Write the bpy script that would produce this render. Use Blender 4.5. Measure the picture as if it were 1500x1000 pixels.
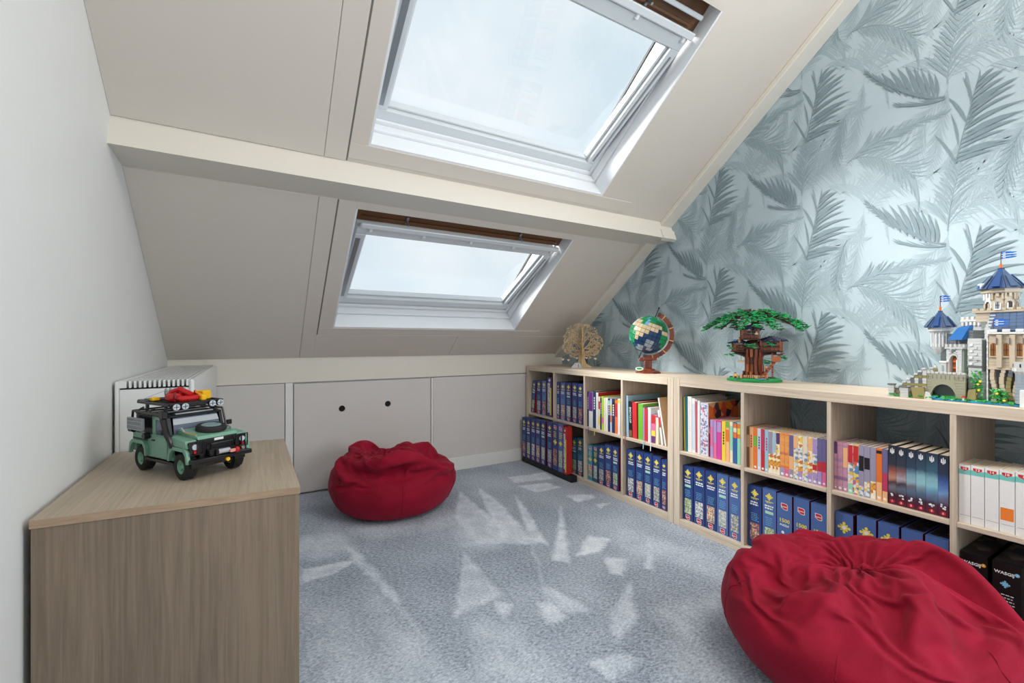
import bpy, bmesh, math, random
import numpy as np
from mathutils import Vector, Matrix, noise

for o in list(bpy.data.objects):
    bpy.data.objects.remove(o)
random.seed(4)
SC = bpy.context.scene
COL = SC.collection
PI = math.pi

# ---------------------------------------------------------------- camera
F_PX = 649.2
YAW = 0.52778
CAM_Z = 0.9653
cam = bpy.data.cameras.new('camera')
cam.sensor_width = 36.0
cam.lens = F_PX / 1500 * 36.0
cam.clip_start = 0.02
cam_ob = bpy.data.objects.new('camera', cam)
cam_ob.location = (0, 0, CAM_Z)
cam_ob.rotation_euler = (PI / 2, 0, -YAW)
COL.objects.link(cam_ob)
SC.camera = cam_ob

# ---------------------------------------------------------------- exposure, sky, sun, added fill lights
SC.view_settings.view_transform = 'Standard'
SC.view_settings.look = 'None'
SC.view_settings.exposure = 0.0
SC.view_settings.gamma = 1.0
SC.view_settings.use_curve_mapping = False

world = bpy.data.worlds.new('hazy_sky')
SC.world = world
world.use_nodes = True
wn, wl = world.node_tree.nodes, world.node_tree.links
wn.clear()
w_out = wn.new('ShaderNodeOutputWorld')
w_bg = wn.new('ShaderNodeBackground')
w_bg.inputs['Strength'].default_value = 1.08
w_tc = wn.new('ShaderNodeTexCoord')
w_no = wn.new('ShaderNodeTexNoise')
w_no.inputs['Scale'].default_value = 2.2
w_no.inputs['Detail'].default_value = 4
w_no.inputs['Roughness'].default_value = 0.55
w_cr = wn.new('ShaderNodeValToRGB')
w_cr.color_ramp.elements[0].position = 0.34
w_cr.color_ramp.elements[0].color = (0.70, 0.81, 0.90, 1)
w_cr.color_ramp.elements[1].position = 0.64
w_cr.color_ramp.elements[1].color = (0.90, 0.94, 0.98, 1)
wl.new(w_tc.outputs['Generated'], w_no.inputs['Vector'])
wl.new(w_no.outputs['Fac'], w_cr.inputs['Fac'])
wl.new(w_cr.outputs['Color'], w_bg.inputs['Color'])
wl.new(w_bg.outputs['Background'], w_out.inputs['Surface'])

def add_light(name, kind, loc, direction, energy, color, **kw):
    l = bpy.data.lights.new(name, kind)
    l.energy = energy
    l.color = color
    for k, v in kw.items():
        setattr(l, k, v)
    o = bpy.data.objects.new(name, l)
    o.location = loc
    o.rotation_euler = Vector(direction).to_track_quat('-Z', 'Y').to_euler()
    COL.objects.link(o)
    return o

SUN_DIR = (0.75, -0.72, -0.66)
add_light('sun', 'SUN', (0, 4, 4), SUN_DIR, 10.0, (1.0, 0.97, 0.93), angle=math.radians(32))
add_light('ceiling_fill_light', 'AREA', (1.25, 0.05, 2.80), (-0.25, 0.25, -1), 50.0, (1.0, 0.93, 0.85),
          shape='RECTANGLE', size=1.8, size_y=1.2)  # unseen fill added under the ridge to brighten the room
add_light('side_fill_light', 'AREA', (2.22, -0.75, 1.45), (-1.0, 0.42, 0.10), 62.0, (0.90, 0.95, 1.0),
          shape='RECTANGLE', size=1.2, size_y=1.4)  # added cool fill for left wall and ceiling; no window stands here

# ---------------------------------------------------------------- small helpers
def lin(c):
    return tuple((x / 12.92 if x <= 0.04045 else ((x + 0.055) / 1.055) ** 2.4) for x in c)

def rgb(r, g, b):
    return lin((r / 255, g / 255, b / 255))

MATS = {}

def mat(name, c, rough=0.6, metal=0.0, noise_amt=0.0, noise_scale=30.0, bump=0.0, bump_scale=80.0, spec=0.5, sheen=0.0):
    """plain painted / plastic / paper material with procedural unevenness; c is 0-255 sRGB"""
    if name in MATS:
        return MATS[name]
    m = bpy.data.materials.new(name)
    m.use_nodes = True
    nt = m.node_tree
    n, l = nt.nodes, nt.links
    p = n['Principled BSDF']
    col = rgb(*c)
    p.inputs['Base Color'].default_value = (*col, 1)
    p.inputs['Roughness'].default_value = rough
    p.inputs['Metallic'].default_value = metal
    p.inputs['Specular IOR Level'].default_value = spec
    if sheen:
        p.inputs['Sheen Weight'].default_value = sheen
    tc = n.new('ShaderNodeTexCoord')
    if noise_amt:
        t = n.new('ShaderNodeTexNoise')
        t.inputs['Scale'].default_value = noise_scale
        t.inputs['Detail'].default_value = 5
        l.new(tc.outputs['Object'], t.inputs['Vector'])
        mx = n.new('ShaderNodeMix')
        mx.data_type = 'RGBA'
        mx.inputs[6].default_value = (*[x * (1 - noise_amt) for x in col], 1)
        mx.inputs[7].default_value = (*[min(1, x * (1 + noise_amt)) for x in col], 1)
        l.new(t.outputs['Fac'], mx.inputs[0])
        l.new(mx.outputs[2], p.inputs['Base Color'])
    if bump:
        t2 = n.new('ShaderNodeTexNoise')
        t2.inputs['Scale'].default_value = bump_scale
        t2.inputs['Detail'].default_value = 4
        l.new(tc.outputs['Object'], t2.inputs['Vector'])
        b = n.new('ShaderNodeBump')
        b.inputs['Strength'].default_value = bump
        b.inputs['Distance'].default_value = 0.004
        l.new(t2.outputs['Fac'], b.inputs['Height'])
        l.new(b.outputs['Normal'], p.inputs['Normal'])
    MATS[name] = m
    return m

def wood(name, c1, c2, axis='Z', rough=0.55, scale=1.0):
    """fine straight oak grain running along one axis"""
    if name in MATS:
        return MATS[name]
    m = bpy.data.materials.new(name)
    m.use_nodes = True
    n, l = m.node_tree.nodes, m.node_tree.links
    p = n['Principled BSDF']
    p.inputs['Roughness'].default_value = rough
    tc = n.new('ShaderNodeTexCoord')
    mp = n.new('ShaderNodeMapping')
    s = {'X': (2.2, 70, 70), 'Y': (70, 2.2, 70), 'Z': (70, 70, 2.2)}[axis]
    mp.inputs['Scale'].default_value = tuple(v * scale for v in s)
    t = n.new('ShaderNodeTexNoise')
    t.inputs['Scale'].default_value = 1.6
    t.inputs['Detail'].default_value = 8
    t.inputs['Roughness'].default_value = 0.65
    t.inputs['Distortion'].default_value = 0.5
    mp2 = n.new('ShaderNodeMapping')
    s2 = {'X': (0.4, 6, 6), 'Y': (6, 0.4, 6), 'Z': (6, 6, 0.4)}[axis]
    mp2.inputs['Scale'].default_value = s2
    t2 = n.new('ShaderNodeTexNoise')
    t2.inputs['Scale'].default_value = 1.3
    cr = n.new('ShaderNodeValToRGB')
    cr.color_ramp.elements[0].position = 0.35
    cr.color_ramp.elements[0].color = (*rgb(*c1), 1)
    cr.color_ramp.elements[1].position = 0.66
    cr.color_ramp.elements[1].color = (*rgb(*c2), 1)
    ad = n.new('ShaderNodeMath')
    ad.operation = 'MULTIPLY_ADD'
    ad.inputs[1].default_value = 0.45
    l.new(tc.outputs['Object'], mp.inputs['Vector'])
    l.new(tc.outputs['Object'], mp2.inputs['Vector'])
    l.new(mp.outputs['Vector'], t.inputs['Vector'])
    l.new(mp2.outputs['Vector'], t2.inputs['Vector'])
    l.new(t2.outputs['Fac'], ad.inputs[0])
    sb = n.new('ShaderNodeMath')
    sb.operation = 'SUBTRACT'
    sb.inputs[1].default_value = 0.225
    l.new(t.outputs['Fac'], sb.inputs[0])
    l.new(sb.outputs[0], ad.inputs[2])
    l.new(ad.outputs[0], cr.inputs['Fac'])
    l.new(cr.outputs['Color'], p.inputs['Base Color'])
    b = n.new('ShaderNodeBump')
    b.inputs['Strength'].default_value = 0.12
    b.inputs['Distance'].default_value = 0.001
    l.new(t.outputs['Fac'], b.inputs['Height'])
    l.new(b.outputs['Normal'], p.inputs['Normal'])
    MATS[name] = m
    return m

def picture(name, cols, scale=60.0, rough=0.5, bands=False):
    """printed multicolour picture made from cell colours"""
    if name in MATS:
        return MATS[name]
    m = bpy.data.materials.new(name)
    m.use_nodes = True
    n, l = m.node_tree.nodes, m.node_tree.links
    p = n['Principled BSDF']
    p.inputs['Roughness'].default_value = rough
    tc = n.new('ShaderNodeTexCoord')
    if bands:
        t = n.new('ShaderNodeTexNoise')
        mp = n.new('ShaderNodeMapping')
        mp.inputs['Scale'].default_value = (1, 1, 3)
        l.new(tc.outputs['Object'], mp.inputs['Vector'])
        l.new(mp.outputs['Vector'], t.inputs['Vector'])
        src = t.outputs['Fac']
        lo, hi = 0.3, 0.7
    else:
        t = n.new('ShaderNodeTexVoronoi')
        l.new(tc.outputs['Object'], t.inputs['Vector'])
        sp = n.new('ShaderNodeSeparateColor')
        l.new(t.outputs['Color'], sp.inputs['Color'])
        src = sp.outputs[0]
        lo, hi = 0.0, 1.0
    t.inputs['Scale'].default_value = scale
    cr = n.new('ShaderNodeValToRGB')
    cr.color_ramp.interpolation = 'LINEAR' if bands else 'CONSTANT'
    e = cr.color_ramp.elements
    while len(e) < len(cols):
        e.new(0.5)
    for i, c in enumerate(cols):
        e[i].position = lo + (hi - lo) * i / (len(cols) if not bands else max(1, len(cols) - 1))
        e[i].color = (*rgb(*c), 1)
    l.new(src, cr.inputs['Fac'])
    l.new(cr.outputs['Color'], p.inputs['Base Color'])
    MATS[name] = m
    return m

class MB:
    """collects faces with a material slot each and links them as ONE mesh object"""
    def __init__(self, M=None):
        self.v, self.f, self.s = [], [], []
        self.mats = []
        self.M = M
        self.smooth = []

    def slot(self, m):
        if m not in self.mats:
            self.mats.append(m)
        return self.mats.index(m)

    def add(self, vs, fs, m, smooth=False, M=None):
        b = len(self.v)
        for p in vs:
            p = Vector(p)
            if M is not None:
                p = M @ p
            if self.M is not None:
                p = self.M @ p
            self.v.append(tuple(p))
        k = self.slot(m)
        for f in fs:
            self.f.append(tuple(b + i for i in f))
            self.s.append(k)
            self.smooth.append(smooth)
        return self

    def box(self, x0, x1, y0, y1, z0, z1, m, M=None, ch=0.0):
        if ch > 0:
            c = min(ch, (x1 - x0) * .45, (y1 - y0) * .45, (z1 - z0) * .45)
            bm = bmesh.new()
            bmesh.ops.create_cube(bm, size=1)
            for w in bm.verts:
                w.co = Vector((x0 + (w.co.x + .5) * (x1 - x0), y0 + (w.co.y + .5) * (y1 - y0), z0 + (w.co.z + .5) * (z1 - z0)))
            bmesh.ops.bevel(bm, geom=bm.edges[:], offset=c, segments=1, affect='EDGES')
            bm.verts.index_update()
            vs = [tuple(w.co) for w in bm.verts]
            fs = [tuple(w.index for w in f.verts) for f in bm.faces]
            bm.free()
            return self.add(vs, fs, m, False, M)
        vs = [(x0, y0, z0), (x1, y0, z0), (x1, y1, z0), (x0, y1, z0), (x0, y0, z1), (x1, y0, z1), (x1, y1, z1), (x0, y1, z1)]
        fs = [(0, 3, 2, 1), (4, 5, 6, 7), (0, 1, 5, 4), (1, 2, 6, 5), (2, 3, 7, 6), (3, 0, 4, 7)]
        return self.add(vs, fs, m, False, M)

    def hexa(self, bottom, top, m, M=None):
        vs = list(bottom) + list(top)
        n = len(bottom)
        fs = [tuple(range(n - 1, -1, -1)), tuple(range(n, 2 * n))]
        fs += [(i, (i + 1) % n, n + (i + 1) % n, n + i) for i in range(n)]
        return self.add(vs, fs, m, False, M)

    def prism(self, poly, z0, z1, m, M=None, axis='Z', smooth=False):
        """poly: list of 2D points, extruded along axis from z0 to z1"""
        def P(a, b, c):
            return {'Z': (a, b, c), 'Y': (a, c, b), 'X': (c, a, b)}[axis]
        n = len(poly)
        vs = [P(a, b, z0) for a, b in poly] + [P(a, b, z1) for a, b in poly]
        fs = [tuple(range(n - 1, -1, -1)), tuple(range(n, 2 * n))]
        fs += [(i, (i + 1) % n, n + (i + 1) % n, n + i) for i in range(n)]
        return self.add(vs, fs, m, smooth, M)

    def tube(self, pts, r, m, seg=8, M=None, cap=True, smooth=True):
        pts = [Vector(p) for p in pts]
        rr = r if isinstance(r, (list, tuple)) else [r] * len(pts)
        vs, fs = [], []
        up = Vector((0, 0, 1))
        prev = None
        for i, p in enumerate(pts):
            d = (pts[min(i + 1, len(pts) - 1)] - pts[max(i - 1, 0)]).normalized()
            a = d.cross(up)
            if a.length < 1e-3:
                a = d.cross(Vector((1, 0, 0)))
            a.normalize()
            if prev is not None and a.dot(prev) < 0 and abs(d.z) > .95:
                a = -a
            prev = a
            b = d.cross(a).normalized()
            for k in range(seg):
                t = 2 * PI * k / seg
                vs.append(tuple(p + (a * math.cos(t) + b * math.sin(t)) * rr[i]))
        for i in range(len(pts) - 1):
            for k in range(seg):
                fs.append((i * seg + k, i * seg + (k + 1) % seg, (i + 1) * seg + (k + 1) % seg, (i + 1) * seg + k))
        if cap:
            fs.append(tuple(range(seg - 1, -1, -1)))
            fs.append(tuple(range((len(pts) - 1) * seg, len(pts) * seg)))
        return self.add(vs, fs, m, smooth, M)

    def lathe(self, prof, m, seg=24, M=None, smooth=True, phase=0.0, cap=True):
        vs, fs = [], []
        for r, z in prof:
            for k in range(seg):
                t = 2 * PI * k / seg + phase
                vs.append((r * math.cos(t), r * math.sin(t), z))
        for i in range(len(prof) - 1):
            for k in range(seg):
                fs.append((i * seg + k, i * seg + (k + 1) % seg, (i + 1) * seg + (k + 1) % seg, (i + 1) * seg + k))
        if cap and prof[0][0] > 1e-5:
            fs.append(tuple(range(seg - 1, -1, -1)))
        if cap and prof[-1][0] > 1e-5:
            fs.append(tuple(range((len(prof) - 1) * seg, len(prof) * seg)))
        return self.add(vs, fs, m, smooth, M)

    def cyl(self, c, r, h, m, axis='Z', seg=16, M=None, r2=None):
        R = {'Z': Matrix.Identity(4), 'X': Matrix.Rotation(PI / 2, 4, 'Y'), 'Y': Matrix.Rotation(-PI / 2, 4, 'X')}[axis]
        T = Matrix.Translation(c) @ R
        if M is not None:
            T = M @ T
        return self.lathe([(r, -h / 2), (r if r2 is None else r2, h / 2)], m, seg, T)

    def mesh(self, name):
        me = bpy.data.meshes.new(name)
        me.from_pydata(self.v, [], self.f)
        for m in self.mats:
            me.materials.append(m)
        me.polygons.foreach_set('material_index', self.s)
        me.polygons.foreach_set('use_smooth', self.smooth)
        me.update()
        return me

    def build(self, name, parent=None, loc=None, auto=True):
        me = self.mesh(name)
        o = bpy.data.objects.new(name, me)
        COL.objects.link(o)
        if parent is not None:
            o.parent = parent
        if loc is not None:
            o.location = loc
        if auto and any(self.smooth):
            try:
                me.set_sharp_from_angle(angle=math.radians(38))
            except Exception:
                pass
        return o

def tag(o, label=None, cat=None, group=None, kind=None):
    if label:
        o['label'] = label
    if cat:
        o['category'] = cat
    if group:
        o['group'] = group
    if kind:
        o['kind'] = kind
    return o

def thing(name, label, cat, loc=(0, 0, 0), rz=0.0, group=None):
    o = bpy.data.objects.new(name, None)
    o.empty_display_size = 0.05
    COL.objects.link(o)
    o.location = loc
    o.rotation_euler = (0, 0, rz)
    return tag(o, label, cat, group)

def copy_tree(o, parent=None):
    c = o.copy()
    COL.objects.link(c)
    if parent is not None:
        c.parent = parent
    for ch in list(KIDS.get(o.name, [])):
        copy_tree(ch, c)
    return c

KIDS = {}

def text_mesh(body, size, m, name='lettering', ext=0.0004, bold=0.0, align='CENTER'):
    cu = bpy.data.curves.new(name, 'FONT')
    cu.body = body
    cu.size = size
    cu.extrude = ext
    cu.offset = bold
    cu.resolution_u = 2
    cu.align_x = align
    cu.align_y = 'CENTER'
    to = bpy.data.objects.new('tmp_text', cu)
    COL.objects.link(to)
    bpy.context.view_layer.update()
    me = bpy.data.meshes.new_from_object(to.evaluated_get(bpy.context.evaluated_depsgraph_get()))
    vs = [tuple(v.co) for v in me.vertices]
    fs = [tuple(p.vertices) for p in me.polygons]
    bpy.data.objects.remove(to)
    bpy.data.curves.remove(cu)
    bpy.data.meshes.remove(me)
    return vs, fs

# image pixel (1500x1000) -> point on a known plane of the room; used only to measure positions
SY, CY = math.sin(YAW), math.cos(YAW)
def ray(px, py):
    u = (px - 750) / F_PX
    return Vector((SY + CY * u, CY - SY * u, (500.2 - py) / F_PX))
def on_x(px, py, X):
    r = ray(px, py); return Vector((0, 0, CAM_Z)) + r * (X / r.x)
def on_y(px, py, Y):
    r = ray(px, py); return Vector((0, 0, CAM_Z)) + r * (Y / r.y)
def on_z(px, py, Z):
    r = ray(px, py); return Vector((0, 0, CAM_Z)) + r * ((Z - CAM_Z) / r.z)

# ---------------------------------------------------------------- room measures
XL, XR = -0.413, 2.318          # left wall, papered wall
YK = 3.09                       # knee wall
YB = -2.0                       # wall behind the camera
TH = math.atan(0.757)
UP = Vector((0, -math.cos(TH), math.sin(TH)))   # up the roof slope
NO = Vector((0, math.sin(TH), math.cos(TH)))    # out of the roof
P0 = Vector((0, YK, 0.86))
ROOF = Matrix(((1, UP.x, NO.x, P0.x), (0, UP.y, NO.y, P0.y), (0, UP.z, NO.z, P0.z), (0, 0, 0, 1)))
T_RIDGE = 3.30
Y_RIDGE = YK + UP.y * T_RIDGE
Z_RIDGE = 0.86 + UP.z * T_RIDGE

M_wall = mat('white_wall_paint', (222, 223, 222), 0.75, noise_amt=0.02, noise_scale=6, bump=0.05, bump_scale=160)
M_ceil = mat('cream_ceiling_paint', (214, 206, 196), 0.7, noise_amt=0.02, noise_scale=5, bump=0.04, bump_scale=140)
M_trim = mat('cream_trim_gloss', (222, 217, 206), 0.42, noise_amt=0.015, noise_scale=8)
M_white = mat('white_satin_paint', (226, 226, 224), 0.4, noise_amt=0.012, noise_scale=10)
M_hatch = mat('hatch_white_board', (208, 204, 200), 0.5, noise_amt=0.02, noise_scale=6)
M_liner = mat('window_liner_white', (236, 239, 242), 0.35, noise_amt=0.01, noise_scale=10)
M_black = mat('hole_shade_black', (10, 10, 10), 0.8)
M_oak = wood('white_stained_oak_along', (196, 178, 158), (222, 207, 188), 'Y')
M_oakv = wood('white_stained_oak_upright', (196, 178, 158), (222, 207, 188), 'Z')
M_cabv = wood('grey_oak_veneer_shaded', (112, 97, 82), (136, 119, 101), 'Z')  # upright veneer painted darker than the top to hold its shade
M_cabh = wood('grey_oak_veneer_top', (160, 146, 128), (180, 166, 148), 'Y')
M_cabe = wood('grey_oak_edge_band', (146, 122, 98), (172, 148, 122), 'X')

# ---------------------------------------------------------------- walls
def struct(mb, name, label, cat, parent=None):
    o = mb.build(name, parent)
    return tag(o, label, cat, kind='structure')

gable = [(YB, 0.0), (YK + .12, 0.0), (YK + .12, 0.86), (Y_RIDGE, Z_RIDGE + 0.05), (YB, Z_RIDGE + 0.05)]
b = MB(); b.prism(gable, XL - 0.12, XL, M_wall, axis='X')
struct(b, 'wall_left', 'plain white gable wall on the left side', 'wall')
b = MB()
M_paper = mat('wallpaper_ground_blue', (173, 191, 200), 0.5, noise_amt=0.03, noise_scale=40)
b.prism(gable, XR, XR + 0.12, M_paper, axis='X')
wall_right = struct(b, 'wall_right', 'gable wall papered in grey-blue palm leaf print', 'wall')
b = MB(); b.box(XL, XR, YB - 0.1, YB, 0, Z_RIDGE + .05, M_wall)
struct(b, 'wall_front', 'plain white wall behind the viewer', 'wall')
b = MB(); b.box(XL, XR, YB, Y_RIDGE, Z_RIDGE, Z_RIDGE + 0.1, M_ceil)
struct(b, 'ceiling_2', 'flat cream ceiling at the ridge', 'ceiling')

# sloped ceiling with two roof-window openings
WX0, WX1 = 0.410, 1.680
OPEN = [(0.312, 1.202), (1.517, 2.445)]
b = MB(ROOF)
ts = [-0.05, OPEN[0][0], OPEN[0][1], OPEN[1][0], OPEN[1][1], T_RIDGE]
b.box(XL, WX0, ts[0], ts[-1], 0, 0.22, M_ceil)
b.box(WX1, XR, ts[0], ts[-1], 0, 0.22, M_ceil)
for i in (0, 2, 4):
    b.box(WX0, WX1, ts[i], ts[i + 1], 0, 0.22, M_ceil)
ceil = struct(b, 'ceiling', 'sloping cream roof ceiling around the two skylights', 'ceiling')
# cover boards round the openings leave the dark joint at the left
def board(x0, x1, t0, t1, th=0.004, nm='cover_board'):
    q = MB(ROOF); q.box(x0, x1, t0, t1, -th, 0, M_ceil, ch=0.0015); return q.build(nm, ceil)
board(XL, 0.2465, 0.0, 1.232); board(0.2485, 0.325, 0.0, 1.232)
board(0.3315, WX0, OPEN[0][0], 1.232); board(0.3315, 1.90, 0.245, OPEN[0][0]); board(0.325, 1.2450, 0.0, 0.2445); board(1.2465, 2.216, 0.0, 0.2445)
board(XL, 0.2465, 1.43, 3.1); board(0.2485, 0.332, 1.43, 3.1)
board(0.3385, WX0, OPEN[1][0], 3.1); board(0.3385, 1.90, 1.445, OPEN[1][0])
q = MB(ROOF); q.box(0.3252, 0.3313, 0.245, 1.232, -0.0012, 0, mat('joint_grey', (120, 116, 110), .8)); q.box(0.3322, 0.3383, 1.43, 3.1, -0.0012, 0, MATS['joint_grey']); q.build('open_joint', ceil)
# screw-head filler dots on the board, seen on the left panel
q = MB(ROOF)
for t in (0.35, 0.5, 0.65, 0.8, 0.95, 1.1, 1.6, 1.8, 2.0):
    q.cyl((-0.08, t, -0.0045), 0.006, 0.001, M_ceil, 'Z', 10)
    q.cyl((-0.36, t + .03, -0.0045), 0.006, 0.001, M_ceil, 'Z', 10)
q.build('filled_screw_head', ceil)

# purlin boxed in with boards
b = MB(ROOF)
E = (1.394, -0.1125)
b.prism([(1.235, 0.0), E, (1.427, 0.0)], XL, XR - 0.001, M_trim, axis='X')
purlin = struct(b, 'trim_1', 'cream boxed-in roof purlin running across the slope between skylights', 'beam')
q = MB(ROOF)
q.prism([(1.375, -0.115), (1.400, -0.119), (1.418, -0.06), (1.394, -0.055)], 2.20, XR - .001, M_trim, axis='X')
q.build('end_block', purlin)
# batten along the papered gable
b = MB(ROOF); b.box(2.220, XR - 0.0005, -0.02, 3.1, -0.028, 0, M_trim, ch=0.003)
struct(b, 'trim_2', 'narrow cream batten following slope along papered wall', 'trim')
b = MB(ROOF); b.prism([(0, 0), (.0, -.012), (.012, 0)], XL, 2.2, M_trim, axis='X')
struct(b, 'trim_3', 'thin cream bead where slope meets the knee wall', 'trim')

# ---------------------------------------------------------------- knee wall
b = MB()
b.box(XL, XR, YK + 0.02, YK + 0.12, 0, 0.90, M_wall)
kn = struct(b, 'wall_back', 'low white knee wall of boards under the slope', 'wall')
def kb(x0, x1, z0, z1, y=YK, th=0.02, m=M_hatch, nm='panel'):
    q = MB(); q.box(x0, x1, y, y + th, z0, z1, m, ch=0.0015); return q.build(nm, kn)
kb(XL, 2.3, 0.708, 0.862, YK - 0.006, .026, M_trim, 'top_rail')
kb(XL, 0.166, 0.0, 0.705); kb(0.170, 0.213, 0, 0.707, YK - 0.004, .024, M_white, 'stile')
kb(1.118, 1.132, 0, 0.700, YK - 0.004, .024, M_white, 'stile')
kb(1.134, 2.3, 0.0, 0.702)
# access hatch with two finger holes
hb = bmesh.new()
hx0, hx1, hz0, hz1 = 0.2185, 1.112, 0.012, 0.699
holes = [(0.503, 0.5236), (0.8036, 0.534)]
HR = 0.0205
b = MB()
def hatch_face(y, flip):
    outer = [(hx0, hz0), (hx1, hz0), (hx1, hz1), (hx0, hz1)]
    xs = [hx0, 0.46, 0.546, 0.76, 0.847, hx1]
    cells = []
    zs0, zs1 = 0.48, 0.578
    for i in range(5):
        x0, x1 = xs[i], xs[i + 1]
        b.add([(x0, y, hz0), (x1, y, hz0), (x1, y, zs0), (x0, y, zs0)], [(0, 1, 2, 3)], M_hatch)
        b.add([(x0, y, zs1), (x1, y, zs1), (x1, y, hz1), (x0, y, hz1)], [(0, 1, 2, 3)], M_hatch)
        if i in (1, 3):
            cx, cz = holes[0 if i == 1 else 1]
            N = 24
            ring, sq = [], []
            for k in range(N):
                a = 2 * PI * (k + .5) / N
                ring.append((cx + HR * math.cos(a), y, cz + HR * math.sin(a)))
                ca, sa = math.cos(a), math.sin(a)
                tx = ((x1 - cx) if ca > 0 else (cx - x0)) / max(1e-6, abs(ca))
                tz = ((zs1 - cz) if sa > 0 else (cz - zs0)) / max(1e-6, abs(sa))
                tt = min(tx, tz)
                sq.append((cx + ca * tt, y, cz + sa * tt))
            b.add(ring + sq, [(k, (k + 1) % N, N + (k + 1) % N, N + k) for k in range(N)], M_hatch)
            for qx in (x0, x1):
                for qz in (zs0, zs1):
                    near = sorted(range(N), key=lambda k: (sq[k][0] - qx) ** 2 + (sq[k][2] - qz) ** 2)[:2]
                    b.add([sq[near[0]], sq[near[1]], (qx, y, qz)], [(0, 1, 2)], M_hatch)
        else:
            b.add([(x0, y, zs0), (x1, y, zs0), (x1, y, zs1), (x0, y, zs1)], [(0, 1, 2, 3)], M_hatch)
hatch_face(YK - 0.004, False)
b.add([(hx0, YK - .004, hz0), (hx0, YK + .016, hz0), (hx0, YK + .016, hz1), (hx0, YK - .004, hz1)], [(0, 1, 2, 3)], M_hatch)
b.add([(hx1, YK - .004, hz0), (hx1, YK + .016, hz0), (hx1, YK + .016, hz1), (hx1, YK - .004, hz1)], [(0, 1, 2, 3)], M_hatch)
b.add([(hx0, YK - .004, hz1), (hx0, YK + .016, hz1), (hx1, YK + .016, hz1), (hx1, YK - .004, hz1)], [(0, 1, 2, 3)], M_hatch)
hatch = struct(b, 'door_1', 'white access hatch with two round finger holes in the knee wall', 'hatch')
for cx, cz in holes:
    q = MB(); q.lathe([(HR, 0), (HR + .0015, -.001), (HR, -.0015), (HR - .001, .014)], M_hatch, 24, Matrix.Translation((cx, YK - .004, cz)) @ Matrix.Rotation(-PI / 2, 4, 'X'), cap=False)
    q.cyl((cx, YK + .006, cz), HR - .0005, .002, M_black, 'Y', 24)  # black disc painted in for the dark inside the hole
    q.build('finger_hole', hatch)
b = MB(); b.box(1.10, 1.905, YK - 0.014, YK, 0, 0.094, M_white, ch=0.002)
struct(b, 'baseboard_back', 'white baseboard on the knee wall right of the hatch', 'baseboard')

# ---------------------------------------------------------------- roof windows
def thin_glass():
    m = bpy.data.materials.new('window_glass')
    m.use_nodes = True
    n, l = m.node_tree.nodes, m.node_tree.links
    n.clear()
    o = n.new('ShaderNodeOutputMaterial')
    tr = n.new('ShaderNodeBsdfTransparent')
    tr.inputs['Color'].default_value = (0.97, 0.985, 0.985, 1)
    gl = n.new('ShaderNodeBsdfGlossy')
    gl.inputs['Roughness'].default_value = 0.02
    mx = n.new('ShaderNodeMixShader')
    mx.inputs[0].default_value = 0.04
    l.new(tr.outputs[0], mx.inputs[1]); l.new(gl.outputs[0], mx.inputs[2]); l.new(mx.outputs[0], o.inputs[0])
    return m
M_glass = thin_glass()
M_sash = mat('sash_white_paint', (214, 219, 222), 0.35, noise_amt=0.01, noise_scale=12)
M_gap = mat('black_gap_shade', (22, 22, 24), 0.6)  # black strips painted in for the dark gaps round the sash
M_brown = mat('bare_brown_pine', (110, 74, 46), 0.6, noise_amt=0.35, noise_scale=14, bump=.2, bump_scale=30)
M_alu = mat('grey_aluminium', (150, 156, 160), 0.35, 0.6)

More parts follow.
